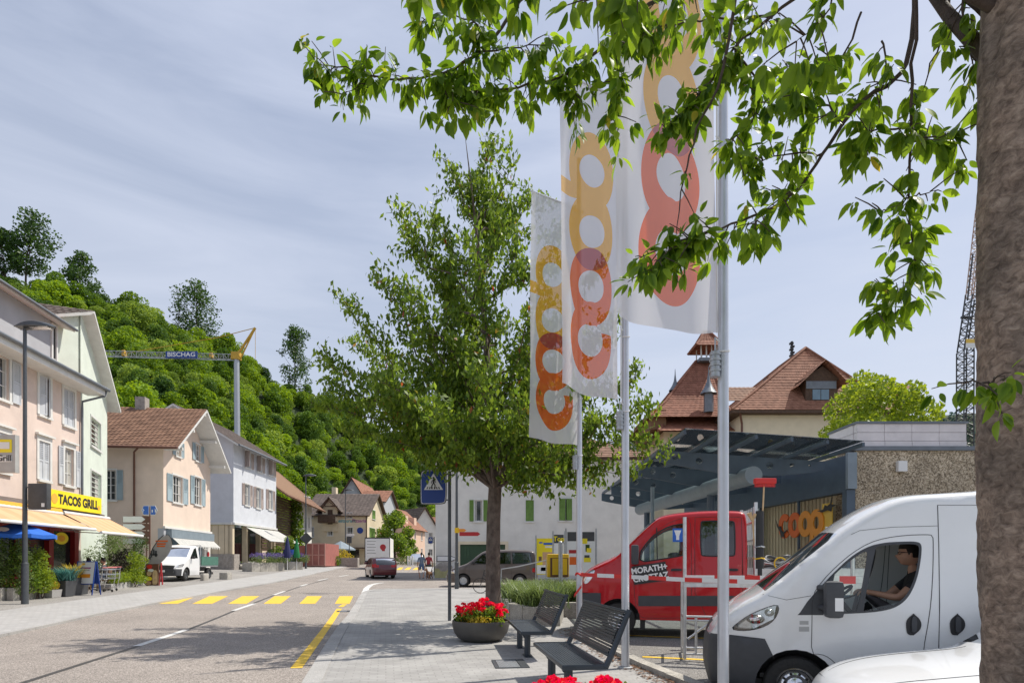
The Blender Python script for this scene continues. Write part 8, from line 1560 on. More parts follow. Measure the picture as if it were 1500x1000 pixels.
# ---- left terrace
tl0 = G(20, 882)
def at(px, py, dy=0): g_ = G(px, py); return Vector((g_.x, g_.y + dy, gz(g_.x, g_.y + dy)))
for k, (x0, x1, y) in enumerate(((-18, 8, 879), (9, 24, 879), (25, 40, 877.5), (41, 56, 876))):
 a, b = at(x0, y), at(x1, y); m = MB(); m.bev(a.x, b.x - .02, a.y - .0, a.y + .45, a.z - .05, a.z + .42, .03); o = m.build('stone_trough', 'concrete'); tag(o, ('long', 'short square', 'mossy', 'pale end')[k] + ' concrete trough edging the take-away terrace', 'planter')
for k, (px, py, mt, hh) in enumerate(((-8, 879, 'leaf_herb', 1.9), (8, 879, 'leaf_tree', 2.0), (22, 879, 'leaf_herb', 2.1), (33, 878, 'leaf_tree', 1.9), (46, 877, 'leaf_bright', 1.75), (54, 876.5, 'leaf_bright', 1.1))):
 p = at(px, py, .22); bush('terrace_shrub', ('feathery olive green shrub at the end of the trough row', 'dark leafy shrub under the blue parasol', 'tall feathery shrub behind the lamp post', 'dark shrub right behind the lamp post', 'tall yellow-green shrub beside the lamp post', 'low yellow-green shrub at the trough end')[k], [(p.x + random.uniform(-.22, .22), p.y + random.uniform(-.1, .1), p.z + .45 + (hh - .6) * j / 6, .30 - .02 * j, .25, .3) for j in range(7)], 1300, .10, mt, p, 'shrub', None, .35)
def pot(px, py, w_, h_, m, label, name='planter_box'):
 p = at(px, py); b = MB(); b.prism([(p.x - w_ / 2 + .03, p.y, p.z), (p.x + w_ / 2 - .03, p.y, p.z), (p.x + w_ / 2 - .03, p.y + w_ - .06, p.z), (p.x - w_ / 2 + .03, p.y + w_ - .06, p.z)], [(p.x - w_ / 2, p.y - .03, p.z + h_), (p.x + w_ / 2, p.y - .03, p.z + h_), (p.x + w_ / 2, p.y + w_ - .03, p.z + h_), (p.x - w_ / 2, p.y + w_ - .03, p.z + h_)]); o = b.build(name, m); tag(o, label, 'planter'); return Vector((p.x, p.y + w_ / 2, p.z + h_))
q = pot(67.5, 875, .48, .28, 'kerb', 'pale grey pot holding a small yellow shrub'); bush('yellow_shrub', 'small round yellow shrub in the pale grey pot', [(q.x, q.y, q.z + .16, .26, .24, .2)], 700, .07, 'leaf_yellow', q)
q = pot(88, 873.5, .46, .58, 'darkgrey', 'tall dark planter with teal grass beside the yellow shrub'); spiky('teal_grass', 'teal ornamental grass in the planter beside the yellow shrub', q, 380, .72, .3, 'leaf_teal')
q = pot(101, 871.5, .42, .66, 'darkgrey', 'tall dark planter with cream flowers behind the menu board'); spiky('teal_grass', 'pale flowering grass in the middle dark planter', q, 260, .7, .26, 'leaf_yellow')
q = pot(112, 870, .42, .55, 'darkgrey', 'dark planter with teal grass next to the menu board'); spiky('teal_grass', 'teal ornamental grass right behind the menu board', q, 340, .74, .28, 'leaf_teal')
# menu board
p = at(124, 871); ab = root('menu_board', p, 'blue framed pavement board with a picture menu', 'sign')
ff2 = Fac((p.x - .42, p.y), (p.x + .36, p.y - .12), ab)
for sgn, nm in ((1, 'front_frame'), (-1, 'rear_frame')):
 m = MB(); L_ = ff2.L; d0, d1 = .0, -.34
 for u in (0, L_): m.tube([ff2.p(u, p.z, .20 * sgn - .2), ff2.p(u, p.z + 1.28, -.2 + .02 * sgn)], .022, 6)
 for z in (.42, 1.27): m.tube([ff2.p(0, p.z + z, .20 * sgn * (1 - z / 1.35) - .2), ff2.p(L_, p.z + z, .20 * sgn * (1 - z / 1.35) - .2)], .02, 6)
 m.build(nm, 'sign_blue', ab)
def slant(u, z): return ff2.p(u, p.z + z, .20 * (1 - z / 1.35) - .195)
m = MB(); m.quad(slant(.03, .44), slant(L_ - .03, .44), slant(L_ - .03, 1.25), slant(.03, 1.25)); m.build('poster', 'sign_white', ab)
def slq(u0, u1, z0, z1, mt, nm='print', e=.004):
 m = MB(); m.quad(*[slant(a, b) + Vector((0, -e, 0)) for a, b in ((u0, z0), (u1, z0), (u1, z1), (u0, z1))]); m.build(nm, mt, ab)
slq(.12, .62, .66, .80, 'logo_orange'); slq(.2, .34, 1.14, 1.22, 'logo_yellow'); slq(.14, .6, 1.0, 1.06, 'ink_purple'); slq(.2, .56, .93, .96, 'sign_grey'); slq(.08, .3, .50, .55, 'sign_grey')
m = MB(); m.quad(*[ff2.p(u, p.z + z, -.205 - .20 * (1 - z / 1.35)) for u, z in ((.03, .44), (L_ - .03, .44), (L_ - .03, 1.25), (.03, 1.25))]); m.build('back_panel', 'sign_blue', ab)
# shopping trolleys
for k, (px, py) in enumerate(((151, 867), (158, 865))):
 p = at(px, py); t = root('shopping_trolley', p, 'chromed shopping trolley parked beside the hedge', 'trolley', 'shopping trolleys by the hedge', R(-25), False); m = MB()
 W_, D_ = .26, .40
 for z, k1 in ((.55, .85), (.72, .95), (.92, 1.05)):
  m.tube([(-D_ * k1, -W_, z), (D_, -W_, z), (D_, W_, z), (-D_ * k1, W_, z), (-D_ * k1, -W_, z)], .010, 5)
 for i in range(8): x = -D_ * .9 + i * .11; m.tube([(x, -W_, .55), (x, -W_, .92)], .006, 4); m.tube([(x, W_, .55), (x, W_, .92)], .006, 4); m.tube([(x, -W_, .55), (x, W_, .55)], .006, 4)
 m.build('basket', 'chrome', t); m = MB()
 for sg in (-1, 1): m.tube([(D_, sg * W_, .98), (D_ * .8, sg * W_, .5), (D_ * .5, sg * W_, .16), (-D_, sg * W_ * .8, .13)], .014, 6)
 m.build('frame', 'chrome', t); m = MB(); m.tube([(D_ + .04, -W_ - .02, 1.0), (D_ + .04, W_ + .02, 1.0)], .018, 6); m.build('handle', 'sign_red', t)
 for sx_ in (-D_ + .05, D_ * .5):
  for sg in (-1, 1): m = MB(); m.lathe([(0, -.014), (.055, -.014), (.06, 0), (.055, .014), (0, .014)], 12, Matrix.Translation((sx_, sg * W_ * .9, .06)) @ Matrix.Rotation(R(90), 4, 'X')); m.build('castor', 'rubber', t)
# hedge row with pale kerb, dark shrubs
a, b = at(163, 864), at(214, 855); hr = root('hedge_planter', a, 'low pale stone trough with a clipped yellow-green hedge', 'planter'); nseg = 7
for i in range(nseg): p = a + (b - a) * i / nseg; q = a + (b - a) * (i + 1) / nseg; d = (q - p).normalized(); Mx = Matrix(((d.x, -d.y, 0, p.x), (d.y, d.x, 0, p.y), (0, 0, 1, gz(p.x, p.y)), (0, 0, 0, 1))); m = MB(); m.bev(0, (q - p).length - .02, 0, .5, -.05, .26, .02, Mx); m.build('trough_stone', 'kerb', hr)
for i in range(9): p = a + (b - a) * (i + .5) / 9 + Vector((-.12, .22, 0)); z = gz(p.x, p.y); bush('hedge_plant', 'yellow-green hedge plant in the pale stone trough', [(p.x, p.y, z + .48, .34, .26, .26)], 480, .08, 'leaf_bright', Vector((p.x, p.y, z + .2)), 'shrub', 'hedge plants in the trough')
for k, (px, py, Y, w_, h_, mt, lb) in enumerate(((145, 840, 27.5, 1.7, 2.6, 'leaf_herb', 'tall willowy shrub against the green house'), (168, 838, 29, 1.6, 2.5, 'leaf_herb', 'tall willowy shrub beside the dark conifer'), (195, 836, 30.2, 1.5, 2.3, 'leaf_dark', 'dark broad shrub under the direction signs'), (172, 850, 27.0, .8, 1.7, 'leaf_maroon', 'dark purple conifer shrub behind the hedge'), (197, 850, 27.6, .8, 1.55, 'leaf_bright', 'bright green shrub behind the end of the hedge'))):
 if mt == 'leaf_maroon' and mt not in MT: leafmat('leaf_maroon', (.02, .018, .012), (.045, .035, .025), .2)
 p = ray_on(px, 0, Y=Y); z = gz(p.x, Y); bush('garden_shrub', lb, [(p.x + random.uniform(-.3, .3) * w_, Y + random.uniform(-.3, .3), z + h_ * (.22 + .68 * j / 6), w_ * (.45 - .04 * j), .5, h_ * .16) for j in range(7)], 1700, .13, mt, Vector((p.x, Y, z)), 'shrub', None, .3)
# feather banner
p = at(214, 856); fb_ = root('feather_banner', p, 'grey teardrop banner on a curved pole near the white pickup', 'banner'); Yb = p.y; B3 = lambda x, y: ray_on(x, y, Y=Yb)
pole = [B3(209, 851), B3(212, 838), B3(217, 820), B3(224, 802), B3(232, 790), B3(240, 783), B3(247, 782.5), B3(251, 789), B3(253, 797)]; m = MB(); m.tube([p] + pole, [.03] + [.022] * 5 + [.016] * 4, 6); m.build('pole', 'black', fb_)
edge_ = chaikin([(209.5, 848), (212, 838), (217, 820), (224, 802), (232, 790.5), (240, 784), (247, 783.5), (251, 790), (252.5, 798), (248, 810), (238, 822), (224, 834), (214, 843)], 1, True); m = MB(); V_, T_ = cdt([edge_], []); fs = [tuple(t) for t in T_ if inpoly(sum(V_[i].x for i in t) / 3, sum(V_[i].y for i in t) / 3, edge_)];
for dy in (0, .006): m.add([B3(v_.x, v_.y) + Vector((0, dy, 0)) for v_ in V_], fs)
mat('banner_grey', (.36, .345, .33), .8, .12, 3); m.build('cloth', 'banner_grey', fb_)
m = MB(); e_ = Vector((0, -.012, 0))
for (x0, y0, x1, y1) in ((228, 791, 246, 793), (230, 795, 243, 797.2), (230, 798.5, 242, 800.5)): m.quad(B3(x0, y1) + e_, B3(x1, y1) + e_, B3(x1, y0) + e_, B3(x0, y0) + e_)
m.build('lettering', 'logo_red', fb_); m = MB()
for (x0, y0, x1, y1) in ((221, 806, 223, 816), (224, 804, 226.5, 812), (227, 806, 230, 815), (222, 811, 231, 813), (219, 815, 221, 819)): m.quad(B3(x0, y1) + e_, B3(x1, y1) + e_, B3(x1, y0) + e_, B3(x0, y0) + e_)
m.build('drawing', 'darkgrey', fb_)
m = MB(); m.add([B3(x, y) + e_ for x, y in ((210.5, 846.5), (214, 836.5), (219, 836), (222.5, 834.5), (214, 842.5))], [(0, 1, 2, 3, 4)]); m.build('green_edge', 'shutter_green', fb_)
# standing food sign
p = at(225, 857); fd = root('food_sign', p, 'dark red standing sign with pictures of food beside the banner', 'sign'); Yb = p.y - .1; B3 = lambda x, y, e=0: ray_on(x, y, Y=Yb - e)
m = MB(); m.prism([B3(213.5, 857), B3(232, 857), B3(232, 825.5), B3(214, 825.5)], [B3(213.5, 857) + Vector((0, .06, 0)), B3(232, 857) + Vector((0, .06, 0)), B3(232, 825.5) + Vector((0, .06, 0)), B3(214, 825.5) + Vector((0, .06, 0))]); m.build('board', 'brown_metal', fd)
for i, (x, y, rx, rz_, mt) in enumerate(((219, 829.5, 4.0, 3.2, 'tape_red'), (221, 835, 4.5, 2.3, 'sign_white'), (218.5, 839.5, 3.6, 3.4, 'wood_light'), (219, 847, 3.8, 3.0, 'sign_yellow'), (217, 853.5, 4.5, 3.0, 'awning'))): m = MB(); s_ = Yb / F; m.lathe([(0, .0), (1, .0), (1, .006), (0, .006)], 18, Matrix.Translation(B3(x, y, .002)) @ Matrix.Rotation(R(90), 4, 'X') @ Matrix.Diagonal((rx * s_, rz_ * s_, 1, 1))); m.build('food_picture', mt, fd)
m = MB(); lp = rrect(B3(223.5, 0).x, B3(0, 855.5).z, B3(231, 0).x, B3(0, 834.5).z, .07); m.prism([(a, Yb - .002, b) for a, b in lp], [(a, Yb - .009, b) for a, b in lp]); m.build('food_picture', 'wood_light', fd)
m = MB(); m.tube([B3(233, 857, -.3), B3(236.5, 824, .05)], .03, 6); m.tube([B3(238, 856, .2), B3(236, 824, .05)], .03, 6); m.build('support', 'sign_red', fd)
# blue parasol and tables
p = at(8, 878, .55); ps = root('blue_parasol', p, 'blue sunshade with white oval emblem on the take-away terrace', 'parasol'); zt = ray_on(0, 763, Y=p.y).z; ze_ = ray_on(0, 785, Y=p.y).z; rad = (55 - 8) / F * p.y * 1.0
m = MB()
for k in range(8):
 a, b = 2 * math.pi * k / 8 + .2, 2 * math.pi * (k + 1) / 8 + .2; pa, pb = Vector((p.x + rad * math.cos(a), p.y + rad * math.sin(a), ze_ + .06)), Vector((p.x + rad * math.cos(b), p.y + rad * math.sin(b), ze_ + .06)); mid = (pa + pb) / 2 - Vector((0, 0, .03)); ap = Vector((p.x, p.y, zt)); m.add([ap, pa, mid, pb], [(0, 1, 2), (0, 2, 3)]); m.quad(pa, mid, mid - Vector((0, 0, .13)), pa - Vector((0, 0, .13))); m.quad(mid, pb, pb - Vector((0, 0, .13)), mid - Vector((0, 0, .13)))
m.build('canopy', 'parasol_blue', ps); m = MB(); m.tube([p, Vector((p.x, p.y, zt))], .025, 8); m.build('pole', 'sign_white', ps); e0_ = ray_on(2, 775, Y=p.y - rad * .78); m = MB(); m.lathe([(0, 0), (1, 0), (1, .006), (0, .006)], 20, Matrix.Translation(e0_) @ Matrix.Rotation(R(62), 4, 'X') @ Matrix.Diagonal((.26, .09, 1, 1))); m.build('emblem', 'sign_white', ps)
m = MB(); m.tube([(p.x, p.y, p.z), (p.x, p.y, p.z + .12)], .25, 16); m.build('base', 'concrete', ps)
# flower shop front: lavender planters, parasols, bottles of colour
for k, (x0, x1, yb, mt) in enumerate(((369, 417, 837, 'petal_violet'), (423, 444, 834, 'petal_violet'))):
 a, b = at(x0, yb), at(x1, yb - 1.2 * (k == 0)); t = root('lavender_planter', a, ('long' , 'short')[k] + ' stone planter full of violet lavender before the flower shop', 'planter'); n_s = 4 - 2 * k
 for i in range(n_s): p = a + (b - a) * i / n_s; q = a + (b - a) * (i + 1) / n_s; d = (q - p).normalized(); Mx = Matrix(((d.x, -d.y, 0, p.x), (d.y, d.x, 0, p.y), (0, 0, 1, p.z), (0, 0, 0, 1))); m = MB(); m.bev(0, (q - p).length - .02, 0, 1.0, -.1, .72, .03, Mx); m.build('stone', 'concrete', t)
 d = (b - a); bl = [(*(a + d * f_ + Vector((0, .5, 1.0))), .55, .5, .38) for f_ in np.linspace(.04, .96, 9 - 3 * k)]; crown('leaves', bl, 1500, .13, 'leaf_herb', t, .3, .4); crown('flowers', [(q[0], q[1], q[2] + .28, q[3], q[4], .25) for q in bl], 1100 if k == 0 else 350, .10, mt, t, .4, .5)['kind'] = 'stuff'
def closed_parasol(px, yb, yt, mt, lb):
 p = at(px, yb); t = root('closed_parasol', p, lb, 'parasol', 'folded parasols outside the flower shop'); zt = ray_on(0, yt, Y=p.y).z; m = MB(); m.tube([p, Vector((p.x, p.y, zt - .1))], .03, 6); m.build('pole', 'sign_white', t); m = MB(); h_ = zt - p.z; m.lathe([(.27, h_ * .38), (.30, h_ * .45), (.22, h_ * .66), (.10, h_ * .9), (.02, h_)], 10, None, tuple(p)); m.build('canopy', mt, t, 30)
closed_parasol(421, 836, 785, 'parasol_navy', 'folded navy parasol between the lavender planters'); closed_parasol(434.5, 834, 788, 'parasol_green', 'folded green parasol beside the ivy')
p = at(409, 834, 2.2); bn_ = root('blue_bin', p, 'blue barrel shaped bin under the shop awning', 'bin'); m = MB(); h_ = (834 - 804) / F * p.y; m.lathe([(0, 0), (.5, 0), (.56, h_ * .5), (.5, h_ * .95), (0, h_ * .95)], 16, None, tuple(p)); m.build('barrel', 'sign_blue', bn_, 40); m = MB(); m.lathe([(0, 0), (.3, 0), (.3, .01), (0, .01)], 14, Matrix.Translation((p.x, p.y - .57, p.z + h_ * .5)) @ Matrix.Rotation(R(90), 4, 'X')); m.build('emblem', 'sign_white', bn_)
for k, (px, yb, w_, h_, lb) in enumerate(((393, 832, 1.0, 2.2, 'leafy shrub standing in the shop doorway'), (382, 831, .8, 1.7, 'pale green plant in front of the shop window'), (411, 818, .9, 1.1, 'small plant on the blue barrel'))):
 p = at(px, 834, 2.0); z = p.z + (.2 if k < 2 else 1.9); bush('shop_plant', lb, [(p.x, p.y, z + h_ * (.3 + .2 * j), w_ * .5, w_ * .5, .4) for j in range(3)], 700, .16, 'leaf_tree' if k != 1 else 'leaf_herb', Vector((p.x, p.y, p.z)), 'plant')
# red container
p = at(449, 829.5); mat('container_rib_lit', (.50, .26, .22), .6, .1, 3); cn2 = root('red_container', p, 'rusty pink steel container at the roadside', 'container'); w_ = 27 / F * p.y; h_ = 34 / F * p.y; M_ = Matrix.Translation(p)  # ribs and rails: lighter copy of the container colour, relief shading painted in
m = MB(); m.box(0, w_, 0, 5, .05, h_, M_); m.box(-1.4, -.01, 1.0, 5, .05, h_ * .92, M_); m.build('body', 'container', cn2)
for i in range(4): m = MB(); x = w_ * i / 3; m.box(x - .06, x + .06, -.08, -.002, .05, h_, M_); m.build('rib', 'container_rib_lit', cn2)
for z in (.05, h_ * .48, h_ - .1): m = MB(); m.box(.06, w_ - .06, -.06, -.004, z, z + .12, M_); m.build('rail', 'container_rib_lit', cn2)
# barrier posts and plants in front of the pizzeria
p = at(482, 829); st_ = root('warning_post', p, 'black and white striped post beside the container', 'post')
for i in range(5): m = MB(); m.box(p.x - .15, p.x + .15, p.y, p.y + .1, p.z + .28 * i, p.z + .28 * (i + 1) - .005); m.build('band', 'sign_white' if i % 2 else 'black', st_)
m = MB(); m.box(p.x - .3, p.x + .3, p.y - .01, p.y + .06, p.z + 1.42, p.z + 2.1); m.build('plate', 'sign_white', st_)
for k, (px, Y, r, mt, lb) in enumerate(((482, 66, 1.0, 'leaf_tree', 'roadside shrub behind the striped post'), (497, 68, 1.3, 'leaf_yellow', 'yellow-green shrub in the pizzeria planter'), (488, 70, 1.1, 'leaf_bright', 'bright shrub beside the pizzeria terrace'))): p = ray_on(px, 0, Y=Y); z = gz(p.x, Y); bush('roadside_shrub', lb, [(p.x, Y, z + r * .8, r, r * .8, r * .8), (p.x + r * .7, Y, z + r * .6, r * .7, r * .6, r * .6)], 900, .2, mt, Vector((p.x, Y, z)))
p = ray_on(500, 0, Y=66.5); z = gz(p.x, 66.5); m = MB(); m.bev(p.x - 1.6, p.x + 1.9, 66.2, 67, z - .1, z + .95, .03); tag(m.build('terrace_planter', 'stone_base'), 'grey stone planter wall before the pizzeria terrace', 'planter')
p = ray_on(499, 0, Y=72); z = gz(p.x, 72); gp_ = root('grey_parasol', (p.x, 72, z), 'wide grey-blue parasol over the pizzeria terrace', 'parasol'); m = MB(); m.lathe([(0, 2.9), (.6, 2.6), (1.8, 1.9), (1.8, 1.75)], 10, None, (p.x, 72, z)); m.build('canopy', 'petrol_light', gp_); m = MB(); m.tube([(p.x, 72, z), (p.x, 72, z + 2.9)], .04, 6); m.build('pole', 'wood', gp_)
p = ray_on(513, 0, Y=70); z = gz(p.x, 70); hs_ = root('hotel_sign', (p.x, 70, z), 'small white oval sign above a dark box before the pizzeria', 'sign'); m = MB(); m.lathe([(0, 0), (1, 0), (1, .08), (0, .08)], 18, Matrix.Translation(ray_on(513, 783, Y=70)) @ Matrix.Rotation(R(90), 4, 'X') @ Matrix.Diagonal((.5, .18, 1, 1))); m.build('oval', 'sign_white', hs_); a, b = ray_on(508, 795, Y=70), ray_on(515, 785.5, Y=70); m = MB(); m.box(a.x, b.x, 69.95, 70.1, a.z, b.z); m.build('box', 'steel_dark', hs_); m = MB(); m.tube([((a.x + b.x) / 2, 70.05, z), ((a.x + b.x) / 2, 70.05, b.z)], .05, 6); m.build('post', 'steel_dark', hs_)
# trees by the far street
p = ray_on(578, 0, Y=84); z = gz(p.x, 84); big_tree('street_tree', (p.x, 84, z), 7.0, 2.9, 'round green tree on the verge beyond the box lorry', 'leaf_tree', 5200, .34, 14, .22, None, (0, 0), .2, 0, 17)
p = ray_on(596, 0, Y=90); z = gz(p.x, 90); big_tree('street_tree', (p.x, 90, z), 4.6, 2.0, 'smaller green tree beside the far crossing', 'leaf_tree', 2600, .32, 9, .15, None, (0, 0), .15, 0, 18)
p = ray_on(590, 0, Y=82); z = gz(p.x, 82); bush('verge_bush', 'low flowering bush along the far verge', [(p.x + k, 82, z + .5, .8, .5, .55) for k in (-1.6, -.6, .4)], 700, .2, 'leaf_herb', Vector((p.x, 82, z)))
for k in range(3): p = ray_on(597.5 + 3.4 * k, 0, Y=80); z = gz(p.x, 80); m = MB(); m.bev(p.x - .09, p.x + .09, 79.9, 80.1, z - .1, z + 1.25, .03); tag(m.build('white_bollard', 'sign_white'), 'white wooden post edging the far verge', 'bollard', 'white posts on the far verge')
# big concrete blocks on the forecourt
for k, (x0, x1, y) in enumerate(((293, 300, 850), (321, 337, 848))): a, b = at(x0, y), at(x1, y); m = MB(); m.bev(a.x, b.x, a.y, a.y + .6, a.z - .05, a.z + .40, .04); tag(m.build('concrete_block', 'concrete'), ('pale concrete block behind the white pickup', 'long concrete block on the shop forecourt')[k], 'block')
# ================================================================== right side small things
p = G(790, 846); YB = 23.5; pbs = []
for k, (x0, x1, y0, y1, lb) in enumerate(((786, 811, 788, 841, 'yellow advertising poster board behind the yellow mailbox'), (811, 826, 782, 841, 'narrow white poster board with dark heading between two others'), (830, 872, 778, 842, 'wide white price poster board with dark heading'))):
 Yk = YB - .5 * k; t = root('poster_board', (ray_on((x0 + x1) / 2, 0, Y=Yk).x, Yk, gz(1, Yk)), lb, 'poster board'); pf2 = Fac((ray_on(x0, 0, Y=Yk).x, Yk), (ray_on(x1, 0, Y=Yk).x, Yk), t); zA, zB = ray_on(0, y1, Y=Yk).z, ray_on(0, y0, Y=Yk).z; L_ = pf2.L
 m = MB(); pf2.box(m, 0, L_, zA, zB, -.05, 0); m.build('panel', 'sign_yellow' if k == 0 else 'sign_white', t)
 for u in (-.05, L_ + .01): m = MB(); pf2.box(m, u, u + .05, gz(1, Yk) - .1, zB + .12, -.07, .02); m.build('post', 'galv', t)
 def fld(u0, u1, z0, z1, mt, e=.004): m = MB(); pf2.box(m, L_ * u0, L_ * u1, zA + (zB - zA) * z0, zA + (zB - zA) * z1, .001, e); m.build('print', mt, t)
 if k == 0: fld(.02, .98, .02, .26, 'sign_white'); fld(.35, .98, .26, .62, 'awning'); fld(.25, .6, .10, .2, 'sign_blue2'); fld(.4, .95, .82, .88, 'sign_blue2'); fld(.5, .95, .74, .79, 'sign_white', .006); fld(.15, .35, .86, .9, 'sign_blue2'); fld(.12, .3, .35, .5, 'wood', .007)
 else:
  fld(.03, .97, .78, .99, 'darkgrey')
  if k == 1: text('Top', .26, 'sign_yellow', 'lettering', t, Mf(pf2, L_ / 2, zA + (zB - zA) * .88, .006), .002, .008)
  else: fld(.55, .72, .72, .84, 'sign_yellow', .007); fld(.08, .36, .50, .58, 'sign_red'); fld(.10, .38, .24, .42, 'logo_red'); fld(.66, .80, .54, .70, 'leaf_dark'); fld(.7, .86, .52, .62, 'sign_yellow', .006); fld(.6, .84, .30, .40, 'sign_yellow'); fld(.62, .8, .40, .46, 'darkgrey')
p = ray_on(817, 0, Y=18.6); mbx = root('yellow_mailbox', (p.x, 18.6, 0), 'yellow post box standing in the herb bed behind the bench', 'post box'); a, b = ray_on(801, 845, Y=18.6), ray_on(833, 811, Y=18.6)
m = MB(); m.bev(a.x, b.x, 18.45, 18.85, a.z, b.z, .05); m.build('case', 'post_yellow', mbx, 40); m = MB(); m.box(a.x + .1, b.x - .02, 18.435, 18.449, a.z + .02, b.z - .12); m.build('side_recess', 'brown_metal', mbx); m = MB(); m.box(a.x + .16, a.x + .36, 18.42, 18.434, a.z + .08, b.z - .14); m.box(a.x + .48, b.x - .06, 18.42, 18.434, a.z + .08, b.z - .14); m.build('door_panel', 'post_yellow', mbx)
m = MB(); q = ray_on(821, 795, Y=18.3); m.tube([(q.x, 18.3, .1), (q.x, 18.3, q.z)], .065, 12); m.ball((q.x, 18.3, q.z), .066); m.build('post', 'galv', mbx, 60)
hr2 = root('handrail', G(733, 873), 'thin galvanised handrail beside the bicycle', 'railing'); Yr = hr2.location.y; m = MB(); m.tube([(hr2.location.x, Yr, hr2.location.z), ray_on(734.5, 833, Y=Yr), ray_on(760, 829, Y=Yr - 1.5), ray_on(800, 820, Y=Yr - 3.4), Vector((ray_on(800, 0, Y=Yr - 3.4).x, Yr - 3.4, 0))], .022, 8); m.build('rail', 'galv', hr2)
# bicycle
p = G(721, 868); bk = root('bicycle', p, 'dark bicycle parked behind the cherry tree trunk', 'bicycle', None, R(190), False)
for x in (-.52, .52):
 m = MB(); m.tube([(x + .33 * math.cos(a), 0, .34 + .33 * math.sin(a)) for a in [i * math.pi / 14 for i in range(29)]], .018, 6, False); wl = m.build('wheel', 'rubber', bk, 60); m = MB()
 for i in range(14): a = i * math.pi / 7; m.tube([(x, .02 * (-1) ** i, .34), (x + .32 * math.cos(a), 0, .34 + .32 * math.sin(a))], .0025, 3)
 m.build('spokes', 'galv', wl)
m = MB();
for a, b in (((-.52, 0, .34), (-.05, 0, .30)), ((-.05, 0, .30), (-.18, 0, .86)), ((-.05, 0, .30), (.38, 0, .82)), ((-.16, 0, .80), (.36, 0, .88)), ((.36, 0, .95), (.42, 0, .7)), ((.42, 0, .7), (.52, 0, .34)), ((-.17, 0, .8), (-.52, 0, .34))): m.tube([a, b], .017, 6)
m.build('frame', 'black', bk); m = MB(); m.tube([(.36, 0, .95), (.34, 0, 1.04), (.3, -.27, 1.06)], .013, 6); m.tube([(.34, 0, 1.04), (.3, .27, 1.06)], .013, 6); m.build('handlebar', 'black', bk); m = MB(); m.bev(-.31, -.06, -.07, .07, .87, .92, .02); m.build('saddle', 'black', bk)
m = MB(); m.tube([(-.05, -.09, .30), (-.05, .09, .30)], .05, 10); m.tube([(-.05, -.09, .30), (.08, -.09, .18)], .012, 5); m.build('crank', 'steel_dark', bk)
# small parking plate behind the van
p = ray_on(1221, 796, Y=16.4); t = root('parking_plate', (p.x, 16.4, LOTZ(8, 16)), 'small blue and white parking plate on a post by the store corner', 'sign'); a, b = ray_on(1209, 806, Y=16.4), ray_on(1228, 771, Y=16.4); m = MB(); m.box(a.x, b.x, 16.38, 16.41, a.z, b.z); m.build('plate', 'sign_white', t); a, b = ray_on(1214, 793, Y=16.4), ray_on(1226, 775, Y=16.4); m = MB(); m.box(a.x, b.x, 16.365, 16.379, a.z, b.z); m.build('blue_field', 'sign_blue2', t); m = MB(); m.tube([(p.x, 16.43, -.1), (p.x, 16.43, b.z)], .03, 8); m.build('post', 'galv', t)
